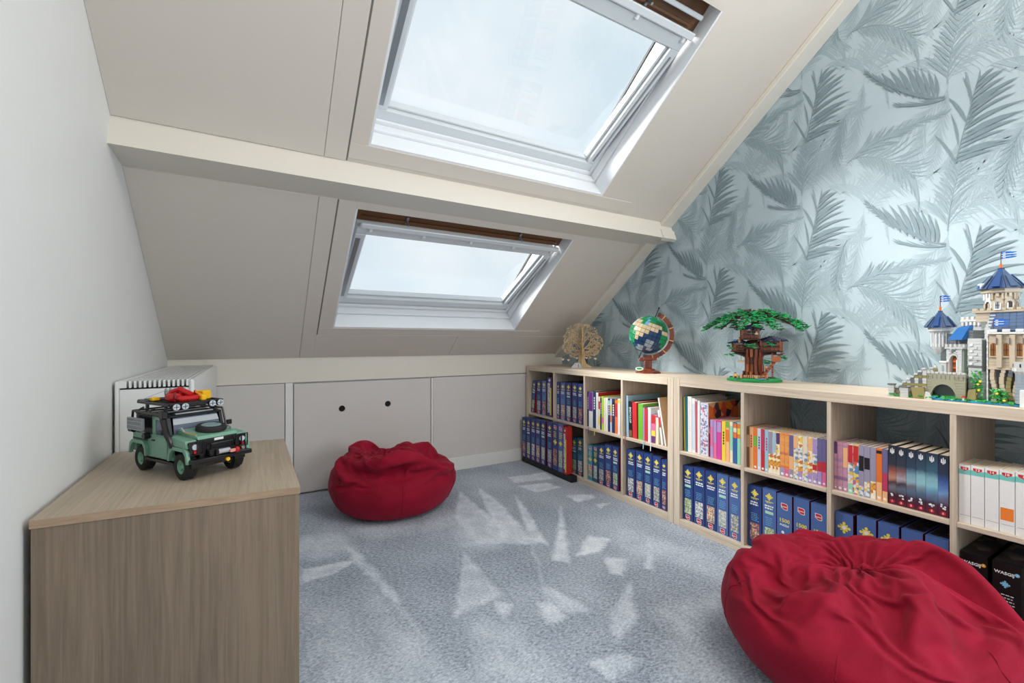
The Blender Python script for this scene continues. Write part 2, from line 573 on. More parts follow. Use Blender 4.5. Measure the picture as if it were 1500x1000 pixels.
def skylight(name, label, t0, t1, gt0, gt1):
    fr = MB(ROOF)
    x0, x1 = WX0, WX1
    # reveal liner boards, proud of the rafters by a hair
    w = 0.009
    root = MB(ROOF)
    root.box(x0, x1, t0, t0 + w, 0.0005, 0.10, M_liner)
    root.box(x0, x1, t1 - w, t1, 0.0005, 0.10, M_ceil)
    root.box(x0, x0 + w, t0 + w, t1 - w, 0.0005, 0.10, M_liner)
    root.box(x1 - w, x1, t0 + w, t1 - w, 0.0005, 0.10, M_liner)
    win = tag(root.build(name), label, 'skylight', kind='structure')
    # fixed frame
    q = MB(ROOF)
    a, c = 0.022, 0.040
    q.box(x0, x1, t0, t0 + a, 0.102, 0.15, M_liner, ch=.002); q.box(x0, x1, t0, t0 + c, 0.152, 0.23, M_liner, ch=.003)
    q.box(x1 - a, x1, t0 + a, t1, 0.102, 0.15, M_liner, ch=.002); q.box(x1 - c, x1, t0 + c, t1, 0.152, 0.23, M_liner, ch=.003)
    q.box(x0, x0 + a, t0 + a, t1, 0.102, 0.15, M_liner, ch=.002); q.box(x0, x0 + c, t0 + c, t1, 0.152, 0.23, M_liner, ch=.003)
    q.build('fixed_frame', win)
    q = MB(ROOF)
    q.box(x0, x1, t1 - .045, t1 - w, 0.102, 0.23, M_brown)
    q.box(x0 + w, x1 - w, gt1 + .062, t1 - w, 0.082, 0.098, M_brown)
    q.box(x0 + .05, x1 - .05, gt1 + .085, gt1 + .095, 0.070, 0.082, M_brown)
    q.build('head_board', win)
    q = MB(ROOF)
    for (aa, bb, cc, dd) in ((x0 - .04, x1 + .04, t0 - .05, t0 + .05), (x0 - .04, x1 + .04, t1 - .05, t1 + .05), (x0 - .04, x0 + .045, t0, t1), (x1 - .045, x1 + .04, t0, t1)):
        q.box(aa, bb, cc, dd, 0.232, 0.245, M_gap)
    q.build('gap_strip', win)
    # tilted sash
    ug = gt1 - gt0
    tilt = math.atan2(0.10, ug)
    S = ROOF @ Matrix.Translation((0, gt0, 0.205)) @ Matrix.Rotation(-tilt, 4, 'X')
    L = ug / math.cos(tilt)
    q = MB(S)
    gx0, gx1 = 0.492, 1.592
    sx0, sx1 = 0.442, 1.642
    def rail(xa, xb, ya, yb, z0, z1, m=M_sash):
        q.box(xa, xb, ya, yb, z0, z1, m, ch=.003)
    rail(sx0, sx1, -0.058, 0, -0.052, 0.012); rail(sx0, sx1, L, L + 0.055, -0.052, 0.012)
    rail(sx0, gx0, 0, L, -0.052, 0.012); rail(gx1, sx1, 0, L, -0.052, 0.012)
    # inner bead steps
    rail(gx0, gx1, 0, 0.014, -0.03, 0.008); rail(gx1 - .014, gx1, .014, L, -0.03, 0.008)
    rail(gx0, gx0 + .010, .014, L, -0.03, 0.008); rail(gx0, gx1, L - .012, L, -0.03, 0.008)
    sash = q.build('sash', win)
    q = MB(S); q.box(gx0, gx1, 0.0, L, 0.000, 0.004, M_glass); q.build('glass_pane', sash)
    q = MB(S)
    q.box(sx0 + .004, sx1 - .004, -0.063, -0.058, -0.040, 0.0, M_gap); q.box(sx1, sx1 + .006, 0, L, -0.034, -.006, M_gap)
    q.build('sash_gap_strip', sash)
    q = MB(S)
    q.box(sx0 + .006, sx0 + .030, 0.02, L - .03, -.0545, -.0515, M_alu); q.box(sx1 - .030, sx1 - .020, 0.02, L - .03, -.0545, -.0515, M_alu)
    q.build('edge_strip', sash)
    # control bar along the top of the sash, on brackets
    q = MB(ROOF)
    tb = gt1 + 0.048
    q.box(0.455, 1.652, tb, tb + 0.030, 0.030, 0.050, M_sash, ch=.004)
    bar = q.build('control_bar', win)
    for k in range(5):
        xx = 0.50 + k * 0.276
        q = MB(ROOF); q.box(xx, xx + .016, tb - .020, tb + .006, 0.034, 0.075, M_liner, ch=.003); q.build('bracket', bar)
    q = MB(ROOF); q.box(0.458, 1.645, tb - .014, tb - .006, 0.052, 0.062, M_sash, ch=.002); q.build('lower_rail', bar)
    if name == 'window_2':
        q = MB(ROOF); q.box(0.458, 1.645, tb + .075, tb + .093, 0.040, 0.060, M_sash, ch=.003); q.build('vent_flap', bar)
    for xx in (0.68, 1.36):
        q = MB(ROOF); q.box(xx, xx + .012, tb + .03, tb + .075, .07, .085, M_alu); q.cyl((xx + .006, tb + .05, .06), .006, .05, M_alu, 'Z', 8); q.build('latch', bar)
    return win
skylight('window_1', 'lower skylight, white frame, sash tilted slightly open', OPEN[0][0], OPEN[0][1], 0.424, 1.010)
skylight('window_2', 'upper skylight above the purlin, its head cut off by the picture edge', OPEN[1][0], OPEN[1][1], 1.612, 2.250)

# ---------------------------------------------------------------- carpet
def carpet():
    import numpy as np
    fine_x = np.arange(XL, 1.96, 0.009)
    xs = np.concatenate([fine_x, [2.15, XR]])
    ys = np.concatenate([np.arange(YB, 0.30, 0.10), np.arange(0.30, YK + 0.0001, 0.009), [YK + .02, YK + .11]])
    nx, ny = len(xs), len(ys)
    X, Y = np.meshgrid(xs, ys)
    # vacuum and hand marks brushed into the pile (floor coordinates of their corners)
    C2 = lambda pts: [tuple(on_z(400 + a / 2.143, 680 + c / 2.143, 0.0)[:2]) for a, c in pts]
    marks = [
        (.8, [(585, 85), (640, 130), (720, 200), (740, 250), (640, 250), (570, 170)]), (.9, [(645, 75), (700, 110), (830, 250), (720, 250)]),
        (1, [(758, 95), (800, 150), (862, 252), (808, 240)]), (1, [(905, 130), (932, 310), (878, 300)]),
        (1, [(990, 222), (1055, 235), (1030, 272), (955, 288)]), (.7, [(600, 278), (650, 330), (720, 410), (570, 480)]),
        (.8, [(200, 225), (280, 290), (350, 360), (480, 560), (330, 380), (260, 310)]), (.9, [(90, 330), (270, 296), (190, 345), (90, 372)]),
        (.6, [(90, 230), (200, 222), (240, 265), (140, 300), (90, 280)]), (.7, [(815, 255), (850, 380), (940, 420), (1000, 460), (930, 470), (860, 430)]),
        (.9, [(830, 440), (880, 430), (920, 480), (860, 500)]), (.9, [(1040, 290), (1110, 300), (1100, 350), (1060, 340)]),
        (.7, [(1120, 370), (1145, 480), (1080, 560), (1060, 470)]), (.9, [(700, 430), (750, 440), (720, 482)]),
        (.7, [(1180, 225), (1195, 330), (1168, 330)]), (.9, [(740, 42), (850, 25), (880, 45), (760, 58)]),
        (.9, [(770, 68), (860, 58), (905, 72), (830, 88)]), (1, [(920, 97), (1000, 95), (1010, 105), (955, 118)]),
        (.7, [(1010, 125), (1060, 120), (1030, 137)]), (.7, [(980, 620), (1080, 590), (1160, 620), (1060, 672)]),
        (.5, [(300, 370), (480, 600), (600, 686), (430, 686), (380, 560)]), (.4, [(90, 420), (200, 430), (300, 686), (90, 686)]),
        (.5, [(560, 150), (600, 250), (700, 260), (600, 200)]), (.6, [(1200, 460), (1400, 420), (1420, 520), (1300, 560)]),
        (.5, [(640, 500), (760, 520), (900, 686), (660, 686)]), (.5, [(1200, 560), (1420, 560), (1480, 686), (1240, 686)]),
        (.6, [(250, 200), (420, 195), (560, 165), (575, 185), (430, 215), (300, 225)]), (.4, [(1090, 200), (1400, 300), (1380, 340), (1080, 260)])]
    rs = np.random.RandomState(3)
    def vnoise(x, y, sc, seed):
        g = np.random.RandomState(seed).rand(256, 256)
        x = x * sc + 40; y = y * sc + 60
        xi = np.floor(x).astype(int); yi = np.floor(y).astype(int)
        fx = x - xi; fy = y - yi
        fx = fx * fx * (3 - 2 * fx); fy = fy * fy * (3 - 2 * fy)
        G = lambda i, j: g[i % 256, j % 256]
        return (G(xi, yi) * (1 - fx) * (1 - fy) + G(xi + 1, yi) * fx * (1 - fy) + G(xi, yi + 1) * (1 - fx) * fy + G(xi + 1, yi + 1) * fx * fy)
    wx = X + (vnoise(X, Y, 30, 1) - .5) * .016
    wy = Y + (vnoise(X, Y, 30, 2) - .5) * .016
    nap = np.zeros_like(X)
    for s, pts in marks:
        p = C2(pts)
        cx = sum(a for a, _ in p) / len(p); cy = sum(c for _, c in p) / len(p)
        # signed inside distance of a polygon (min edge distance, + inside)
        inside = np.zeros(X.shape, bool)
        dist = np.full(X.shape, 9.0)
        n = len(p)
        for i in range(n):
            x0, y0 = p[i]; x1, y1 = p[(i + 1) % n]
            cond = ((y0 > wy) != (y1 > wy)) & (wx < (x1 - x0) * (wy - y0) / (y1 - y0 + 1e-12) + x0)
            inside ^= cond
            dx, dy = x1 - x0, y1 - y0
            t = np.clip(((wx - x0) * dx + (wy - y0) * dy) / (dx * dx + dy * dy + 1e-9), 0, 1)
            dist = np.minimum(dist, np.hypot(wx - x0 - t * dx, wy - y0 - t * dy))
        sd = np.where(inside, dist, -dist)
        soft = .012 if s > .65 else .05
        ramp = .55 + .45 * np.clip(1 - sd / .10, 0, 1)          # brightest along the edge, fading inwards
        nap = np.maximum(nap, s * ramp * np.clip((sd + soft) / (2 * soft), 0, 1))
    nap = nap * (.5 + .8 * vnoise(X, Y, 26, 5)) + .30 * (vnoise(X, Y, 3.0, 7) - .5) + .25 * (vnoise(X, Y, 9, 8) - .5)
    Z = 0.0025 * (vnoise(X, Y, 60, 9) - .5)
    vs = np.stack([X, Y, Z], -1).reshape(-1, 3)
    idx = np.arange(nx * ny).reshape(ny, nx)
    fs = np.stack([idx[:-1, :-1], idx[:-1, 1:], idx[1:, 1:], idx[1:, :-1]], -1).reshape(-1, 4)
    me = bpy.data.meshes.new('carpet')
    me.vertices.add(len(vs)); me.vertices.foreach_set('co', vs.ravel())
    me.loops.add(fs.size); me.loops.foreach_set('vertex_index', fs.ravel())
    me.polygons.add(len(fs)); me.polygons.foreach_set('loop_start', np.arange(0, fs.size, 4)); me.polygons.foreach_set('loop_total', np.full(len(fs), 4))
    me.update(calc_edges=True)
    at = me.attributes.new('nap', 'FLOAT', 'POINT')
    at.data.foreach_set('value', nap.ravel().astype(np.float32))
    m = bpy.data.materials.new('grey_blue_cut_pile_carpet')
    m.use_nodes = True
    n, l = m.node_tree.nodes, m.node_tree.links
    p = n['Principled BSDF']
    p.inputs['Roughness'].default_value = 0.95
    p.inputs['Specular IOR Level'].default_value = 0.15
    p.inputs['Sheen Weight'].default_value = 0.25
    a = n.new('ShaderNodeAttribute'); a.attribute_name = 'nap'
    tc = n.new('ShaderNodeTexCoord')
    no = n.new('ShaderNodeTexNoise'); no.inputs['Scale'].default_value = 75; no.inputs['Detail'].default_value = 5; no.inputs['Roughness'].default_value = .7
    mp = n.new('ShaderNodeMapping'); mp.inputs['Scale'].default_value = (1.0, 1.7, 1); mp.inputs['Rotation'].default_value = (0, 0, .9)
    l.new(tc.outputs['Object'], mp.inputs['Vector']); l.new(mp.outputs['Vector'], no.inputs['Vector'])
    sm = n.new('ShaderNodeMath'); sm.operation = 'MULTIPLY_ADD'; sm.inputs[1].default_value = 0.52
    l.new(a.outputs['Fac'], sm.inputs[0])
    s2 = n.new('ShaderNodeMath'); s2.operation = 'MULTIPLY_ADD'; s2.inputs[1].default_value = 1.7; s2.inputs[2].default_value = -0.54
    l.new(no.outputs['Fac'], s2.inputs[0]); l.new(s2.outputs[0], sm.inputs[2])
    cr = n.new('ShaderNodeValToRGB')
    e = cr.color_ramp.elements
    e[0].position = 0.0; e[0].color = (*rgb(96, 106, 120), 1)
    e[1].position = 1.0; e[1].color = (*rgb(234, 240, 247), 1)
    k = e.new(0.30); k.color = (*rgb(158, 169, 184), 1)
    k = e.new(0.62); k.color = (*rgb(200, 209, 221), 1)
    l.new(sm.outputs[0], cr.inputs['Fac']); l.new(cr.outputs['Color'], p.inputs['Base Color'])
    bn = n.new('ShaderNodeTexNoise'); bn.inputs['Scale'].default_value = 110; bn.inputs['Detail'].default_value = 3
    l.new(mp.outputs['Vector'], bn.inputs['Vector'])
    bp = n.new('ShaderNodeBump'); bp.inputs['Strength'].default_value = .8; bp.inputs['Distance'].default_value = .006
    l.new(bn.outputs['Fac'], bp.inputs['Height']); l.new(bp.outputs['Normal'], p.inputs['Normal'])
    me.materials.append(m)
    me.polygons.foreach_set('use_smooth', np.ones(len(fs), bool))
    o = bpy.data.objects.new('floor', me); COL.objects.link(o)
    tag(o, 'grey-blue cut pile carpet with light brushed vacuum marks', 'carpet', kind='structure')
carpet()

# ---------------------------------------------------------------- palm leaf print on the papered wall
def palm_print():
    M_d = mat('print_dark_slate', (120, 140, 149), .45)
    M_m = mat('print_mid_grey_blue', (140, 160, 169), .45)
    M_l = mat('print_light_grey_blue', (155, 174, 183), .45)
    def W(a, c):      # 1000 px study of the print -> wall coordinates
        p = on_x(1180 + a / 3.125, 60 + c / 3.125, XR)
        return Vector((p.y, p.z))
    # rachis points, leaflet list: (side, count, length px, width px, angle start, angle end, tone)
    tile = []          # list of (tone, polygon)
    rnd = random.Random(11)
    def bez(pts, t):
        P = [Vector(q) for q in pts]
        while len(P) > 1:
            P = [P[i].lerp(P[i + 1], t) for i in range(len(P) - 1)]
        return P[0]
    def leaf(base, tip, w, tone, bend=0.0):
        base, tip = Vector(base), Vector(tip)
        d = tip - base
        L = d.length
        if L < 1: return
        n = Vector((-d.y, d.x)) / L
        prof = [(0, .12), (.12, .55), (.35, 1), (.6, .85), (.82, .5), (1, 0.02)]
        lft, rgt = [], []
        for t, k in prof:
            c = base + d * t + n * (bend * L * math.sin(PI * t) * .5)
            jit = 1 + rnd.uniform(-.18, .18)
            lft.append(c + n * w * .5 * k * jit); rgt.append(c - n * w * .5 * k * jit)
        tile.append((tone, [W(*q) for q in lft + rgt[::-1]], len(prof)))
    def frond(pts, n, side, length, width, ang, tone, t0=.05, t1=1.0, bend=.12, rw=5, jit=.12, lshape='mid'):
        for i in range(n):
            t = t0 + (t1 - t0) * (i + .5) / n
            c = bez(pts, t); c2 = bez(pts, min(1, t + .02))
            c0 = bez(pts, max(0, t - .02))
            d = (c2 - c0).normalized()
            a = math.radians(ang[0] + (ang[1] - ang[0]) * t + rnd.uniform(-5, 5)) * side
            u = Vector((d.x * math.cos(a) - d.y * math.sin(a), d.x * math.sin(a) + d.y * math.cos(a)))
            k = {'mid': .45 + .75 * math.sin(PI * min(1, t * .9 + .12)), 'fan': 1.0, 'tip': 1.15 - .75 * t, 'grow': .35 + .75 * t}[lshape]
            L = length * k * (1 + rnd.uniform(-jit, jit))
            leaf(c, c + u * L, width * (1 + rnd.uniform(-.25, .25)), tone, bend * -side)
        if rw:
            seg = 12
            for i in range(seg):
                p0, p1 = bez(pts, i / seg), bez(pts, (i + 1) / seg)
                dd = (p1 - p0).normalized(); nn = Vector((-dd.y, dd.x)) * rw * .5 * (1 - .6 * i / seg)
                tile.append((tone, [W(*q) for q in (p0 + nn, p1 + nn, p1 - nn, p0 - nn)], 2))
    # pale layer
    frond([(160, 700), (330, 610), (520, 640)], 22, 1, 120, 7, (60, 30), 2, rw=3)
    frond([(160, 700), (330, 610), (520, 640)], 16, -1, 70, 6, (50, 25), 2, rw=0)
    frond([(270, 170), (240, 380), (200, 560)], 24, 1, 70, 6, (20, 35), 2, rw=2)
    frond([(270, 170), (240, 380), (200, 560)], 20, -1, 60, 6, (20, 35), 2, rw=0)
    frond([(640, 250), (480, 420), (280, 560)], 26, 1, 110, 6, (28, 18), 2, rw=3)
    frond([(640, 250), (480, 420), (280, 560)], 20, -1, 90, 6, (35, 20), 2, rw=0)
    frond([(1010, 420), (880, 560), (700, 720)], 22, -1, 150, 7, (40, 22), 2, rw=3)
    frond([(650, 860), (760, 720), (900, 640)], 18, 1, 90, 6, (40, 20), 2, rw=3)
    frond([(830, 120), (930, 60), (1060, 70)], 12, 1, 130, 12, (50, 20), 2, rw=3)
    # middle layer: fan to the upper right and hanging leaflets
    frond([(190, 560), (340, 430), (640, 330)], 22, -1, 130, 8, (18, 10), 1, rw=4, lshape='tip')
    frond([(190, 560), (340, 430), (600, 340)], 18, 1, 150, 8, (26, 14), 1, rw=0, lshape='tip')
    frond([(210, 540), (360, 500), (500, 620)], 20, 1, 150, 8, (60, 38), 1, rw=4, lshape='grow')
    frond([(210, 540), (360, 500), (500, 620)], 14, -1, 150, 8, (48, 40), 1, rw=0)
    frond([(650, 870), (655, 720), (720, 560)], 13, -1, 130, 15, (48, 62), 1, rw=5, lshape='tip')
    frond([(650, 870), (655, 720), (720, 560)], 14, 1, 120, 6, (35, 40), 1, rw=0)
    frond([(990, 400), (930, 500), (900, 700)], 10, 1, 90, 10, (30, 25), 1, rw=3)
    frond([(990, 400), (930, 500), (900, 700)], 10, -1, 120, 9, (35, 25), 1, rw=0)
    frond([(770, 330), (765, 230), (740, 150)], 12, -1, 40, 7, (30, 20), 1, rw=5)
    # dark layer: the feather-like comb and the big split leaf
    for i, (bx_, by_, tx_, ty_, w_) in enumerate([(405, 238, 300, 165, 16), (436, 248, 345, 148, 19), (466, 257, 382, 132, 22), (497, 264, 420, 124, 24), (524, 268, 460, 116, 25),
                                                  (549, 270, 495, 120, 23), (571, 270, 528, 128, 20), (590, 267, 560, 134, 18), (605, 263, 592, 148, 16)]):
        leaf((bx_, by_), (tx_, ty_), w_, 0, .10)
    frond([(640, 255), (500, 290), (280, 150)], 22, 1, 75, 7, (25, 20), 0, rw=7, t0=.15)
    frond([(640, 255), (500, 290), (280, 150)], 9, -1, 60, 8, (25, 25), 0, rw=0, t0=.6)
    frond([(640, 265), (560, 300), (430, 300)], 10, 1, 90, 7, (20, 12), 0, rw=5)
    frond([(685, 565), (730, 400), (790, 180)], 17, 1, 250, 15, (62, 34), 0, rw=6, t0=.0, lshape='mid', bend=.10)
    frond([(685, 565), (730, 400), (790, 180)], 9, 1, 110, 7, (45, 20), 0, rw=0, t0=.4)
    for q in [((740, 375), (658, 262), 22), ((700, 480), (665, 330), 11), ((688, 560), (588, 428), 14), ((765, 270), (720, 165), 12), ((785, 210), (800, 130), 9)]:
        leaf(q[0], q[1], q[2], 0, .10)
    A1 = Vector((-0.528, 0.285)); A2 = Vector((0.0, 0.570))
    V, F, S = [], [], []
    mats = [M_d, M_m, M_l]
    eps = {0: 0.0020, 1: 0.0008, 2: 0.0001}
    order = {0: 0.0, 1: 0.0, 2: 0.0}
    Vt = [(tone, pg, n, sum((q.x for q in pg)) / len(pg), sum((q.y for q in pg)) / len(pg)) for tone, pg, n in tile]
    extra = [(q, p_, n_, x_, y_) for (q, p_, n_, x_, y_) in Vt if q > 0]
    for i, j, h_ in [(i, j, h_) for i in range(-6, 5) for j in range(-7, 8) for h_ in (0, 1)]:
            off = A1 * i + A2 * j + (Vector((.255, .13)) if h_ else Vector((0, 0)))
            src_ = Vt if h_ == 0 else extra
            for k, (tone, pg, n, cx, cy) in enumerate(src_):
                y, z = cx + off.x, cy + off.y
                if y < -0.9 or y > YK - .03 or z < 0.05: continue
                zr = min(0.86 + .757 * (YK - y) , Z_RIDGE) - .02
                if z > zr - .02: continue
                ext = [(q.x + off.x, q.y + off.y) for q in pg]
                if any(e[1] > min(0.86 + .757 * (YK - e[0]), Z_RIDGE) - .002 or e[0] > YK - .005 or e[1] < 0.01 for e in ext): continue
                b0 = len(V)
                tone = min(2, tone + h_)
                xx = XR - eps[tone] - (k % (61, 37, 23)[tone]) * 0.00003 - h_ * .000015
                V.extend((xx, e[0], e[1]) for e in ext)
                m_ = len(pg)
                for a in range(n - 1):
                    F.append((b0 + a, b0 + a + 1, b0 + m_ - 2 - a, b0 + m_ - 1 - a)); S.append(tone)
    me = bpy.data.meshes.new('palm_leaf_print')
    me.from_pydata(V, [], F)
    for m in mats: me.materials.append(m)
    me.polygons.foreach_set('material_index', S)
    me.update()
    o = bpy.data.objects.new('palm_leaf_print', me); COL.objects.link(o); o.parent = wall_right
    o['kind'] = 'stuff'
    print('palm faces', len(F))
palm_print()

# ---------------------------------------------------------------- low cabinet on the left
CT = 0.596
cab = thing('low_cabinet', 'grey oak veneer low cabinet carrying the toy off-road car by left wall', 'cabinet', (-0.15, 1.6, 0))
def CP(x, y, z): return (x + 0.15, y - 1.6, z)
c_nl, c_nr, c_fr, c_fl = (-0.400, 1.290), (0.1025, 1.247), (0.100, 1.895), (-0.400, 1.945)
def inset(d, q):
    cx = sum(p[0] for p in q) / 4; cy = sum(p[1] for p in q) / 4
    return [(p[0] + (d if p[0] < cx else -d), p[1] + (d if p[1] < cy else -d)) for p in q]
quad = [c_nl, c_nr, c_fr, c_fl]
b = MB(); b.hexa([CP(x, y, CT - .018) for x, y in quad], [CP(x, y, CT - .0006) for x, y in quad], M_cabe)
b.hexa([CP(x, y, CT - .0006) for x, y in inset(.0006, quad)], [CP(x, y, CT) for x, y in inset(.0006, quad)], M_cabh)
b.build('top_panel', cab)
iq = inset(.002, quad)
def lerp2(a, c, t): return (a[0] + (c[0] - a[0]) * t, a[1] + (c[1] - a[1]) * t)
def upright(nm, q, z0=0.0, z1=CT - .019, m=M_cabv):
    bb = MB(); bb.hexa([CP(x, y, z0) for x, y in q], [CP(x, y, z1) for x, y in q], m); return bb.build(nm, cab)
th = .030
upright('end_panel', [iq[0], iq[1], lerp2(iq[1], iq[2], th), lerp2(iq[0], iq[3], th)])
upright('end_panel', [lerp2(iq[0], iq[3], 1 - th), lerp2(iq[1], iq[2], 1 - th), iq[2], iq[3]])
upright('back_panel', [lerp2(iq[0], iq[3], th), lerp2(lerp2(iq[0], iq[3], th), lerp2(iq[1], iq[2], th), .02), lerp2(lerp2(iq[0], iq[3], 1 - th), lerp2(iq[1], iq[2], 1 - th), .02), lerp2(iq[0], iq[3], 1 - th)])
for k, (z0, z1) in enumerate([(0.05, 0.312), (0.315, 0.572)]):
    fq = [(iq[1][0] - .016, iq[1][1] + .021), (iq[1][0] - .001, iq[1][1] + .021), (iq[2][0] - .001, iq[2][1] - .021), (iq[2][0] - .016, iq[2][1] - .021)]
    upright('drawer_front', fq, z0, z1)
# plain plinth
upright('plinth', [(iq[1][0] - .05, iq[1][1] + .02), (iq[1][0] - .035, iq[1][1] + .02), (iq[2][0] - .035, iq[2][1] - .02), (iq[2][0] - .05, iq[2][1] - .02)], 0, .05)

# ---------------------------------------------------------------- radiator
M_rad = mat('radiator_white_enamel', (224, 226, 227), 0.3, noise_amt=0.01, noise_scale=8)
M_slot = mat('radiator_slot_shade', (44, 46, 48), 0.7)  # shade between the slats put into a dark core colour
rad = thing('radiator', 'white panel radiator with slotted top grille on the left wall', 'radiator', (-0.29, 2.5, 0))
RX0, RX1, RY0, RY1 = -0.405, -0.186, 1.962, 3.076
RM = Matrix.Translation((0.29, -2.5, 0))
b = MB(RM); b.box(RX0 + .012, RX1 - .016, RY0 + .012, RY1 - .01, .14, .804, M_slot); b.build('core', rad)
b = MB(RM); b.box(RX1 - .016, RX1, RY0, RY1, .12, .829, M_rad, ch=.006); b.build('front_panel', rad)
b = MB(RM); b.box(RX0, RX0 + .012, RY0, RY1, .12, .829, M_rad, ch=.003); b.build('back_plate', rad)
b = MB(RM); b.box(RX0 + .0125, RX1 - .0165, RY0, RY0 + .012, .12, .801, M_rad, ch=.002)
b.build('side_cover', rad)
b = MB(RM); b.box(RX0 + .0125, RX1 - .0165, RY1 - .012, RY1, .12, .801, M_rad, ch=.002); b.build('side_cover', rad)
n = 15
slat_me = None
for k in range(n):
    x = RX0 + .014 + (RX1 - RX0 - .034) * (k + .0) / (n - 1)
    w_ = .0068 if k else .016
    if slat_me is None or k == 1:
        q = MB(); q.box(-w_ / 2, w_ / 2, -(RY1 - RY0) / 2, (RY1 - RY0) / 2, -.012, .012, M_rad, ch=.001); me_ = q.mesh('grille_slat')
        slat_me = me_
    o = bpy.data.objects.new('grille_slat', slat_me); COL.objects.link(o); o.parent = rad
    o.location = (x + .29 + (.004 if k == 0 else 0), (RY0 + RY1) / 2 - 2.5, .8185)
q = MB(RM); q.tube([(RX0 + .06, RY1 - .08, 0.0), (RX0 + .06, RY1 - .08, .13)], .008, M_rad); q.tube([(RX0 + .1, RY1 - .08, 0.0), (RX0 + .1, RY1 - .08, .13)], .008, M_rad); q.build('pipe', rad)
q = MB(RM); q.box(RX0 + .03, RX1 - .05, RY0 + .15, RY0 + .18, 0.0, .14, M_rad); q.build('foot', rad); q = MB(RM); q.box(RX0 + .03, RX1 - .05, RY1 - .2, RY1 - .17, 0.0, .14, M_rad); q.build('foot', rad)

# ---------------------------------------------------------------- bookcases
XF, XBK = 1.9245, 2.3145
Y0 = 3.0714
W_, H_, OUT, INN = 1.47, 0.77, 0.038, 0.016
CELL = (W_ - 2 * OUT - 3 * INN) / 4
ZM = OUT + (H_ - 2 * OUT - INN) / 2        # underside of the middle shelves
ZS = ZM + INN
def bookcase(label, yfar):
    t = thing('bookcase', label, 'bookcase', (XF, yfar, 0), group=None)
    D = XBK - XF
    def p(nm, y0, y1, z0, z1, m, x0=0.0, x1=D, ch=.0012):
        q = MB(); q.box(x0, x1, -y1, -y0, z0, z1, m, ch=ch); return q.build(nm, t)
    p('side_panel', 0, OUT, 0, H_, M_oakv); p('side_panel', W_ - OUT, W_, 0, H_, M_oakv)
    p('top_panel', OUT + .0004, W_ - OUT - .0004, H_ - OUT, H_, M_oak)
    p('bottom_panel', OUT + .0004, W_ - OUT - .0004, 0, OUT, M_oak)
    s = OUT
    for i in range(4):
        p('shelf', s + .0003, s + CELL - .0003, ZM, ZS, M_oak, .001)
        s += CELL
        if i < 3:
            p('divider', s, s + INN, OUT, H_ - OUT, M_oakv, .0005)
            s += INN
    return t
bookcase('far pale oak bookcase with open cells, holding globe and wooden tree', Y0)
bookcase('near pale oak bookcase with open cells, carrying tree house and castle', Y0 - W_ - .0015)
def cell_bounds(unit, i):
    far = Y0 - (W_ + .0015) * unit
    s = OUT + i * (CELL + INN)
    return far - s, far - s - CELL

# ---------------------------------------------------------------- printed spines
M_navy = mat('box_navy_card', (36, 66, 128), .42, noise_amt=.05, noise_scale=20)
M_navy2 = mat('box_blue_card', (78, 108, 168), .42, noise_amt=.05, noise_scale=20)
M_teal = mat('box_teal_card', (34, 96, 120), .42, noise_amt=.05, noise_scale=20)
M_cyan = mat('box_cyan_card', (44, 150, 186), .42, noise_amt=.05, noise_scale=20)
M_maroon = mat('box_maroon_side', (104, 20, 52), .5)
M_redbox = mat('box_red_card', (186, 44, 38), .45, noise_amt=.15, noise_scale=30)
M_blackbox = mat('box_black_card', (20, 19, 21), .35)
M_yel = mat('ink_yellow', (236, 216, 92), .5)
M_ivory = mat('ink_white', (236, 238, 238), .5)
M_red = mat('ink_red', (206, 34, 52), .5)
M_lime = mat('ink_pale_green', (176, 222, 196), .5)
M_gold = mat('ink_gold', (226, 168, 50), .5)
M_orange = mat('ink_orange', (236, 128, 44), .5)
M_skyink = mat('ink_light_blue', (130, 190, 222), .5)
PICS = [picture('picture_pale_crowd', [(214, 214, 190), (190, 200, 196), (230, 226, 204), (168, 182, 160), (200, 176, 160), (150, 168, 190)], 150),
        picture('picture_grey_crowd', [(186, 188, 184), (150, 158, 160), (214, 210, 198), (120, 130, 126), (170, 150, 140)], 150),
        picture('picture_red_crowd', [(170, 70, 66), (214, 190, 170), (150, 110, 100), (200, 120, 90), (90, 90, 110)], 150),
        picture('picture_green_crowd', [(170, 196, 140), (120, 160, 110), (210, 214, 180), (150, 150, 110), (190, 200, 190)], 150),
        picture('picture_snow_crowd', [(232, 232, 230), (200, 208, 214), (120, 124, 130), (180, 184, 190), (220, 214, 200)], 150),
        picture('picture_orange_crowd', [(224, 150, 90), (236, 214, 180), (180, 120, 90), (210, 200, 190), (120, 150, 160)], 150)]
M_toppic = picture('box_lid_artwork', [(44, 36, 40), (84, 74, 70), (30, 34, 60), (110, 96, 86), (60, 30, 46)], 34)

T_1500 = text_mesh('1500', 1.0, None, bold=.02)
T_PUZ = text_mesh('PUZZLE', 1.0, None, bold=.03)
T_WAS = text_mesh('WASGIJ', 1.0, None, bold=.02)
T_JUM = text_mesh('Jumbo', 1.0, None, bold=.02)
T_NUM = {k: text_mesh(k, 1.0, None, bold=.01) for k in ('1', '2', '3', '4', '5', '6', '10', '13', '14', '18', '?')}
T_ENC = text_mesh('ENCYCLOP', 1.0, None, bold=.01)

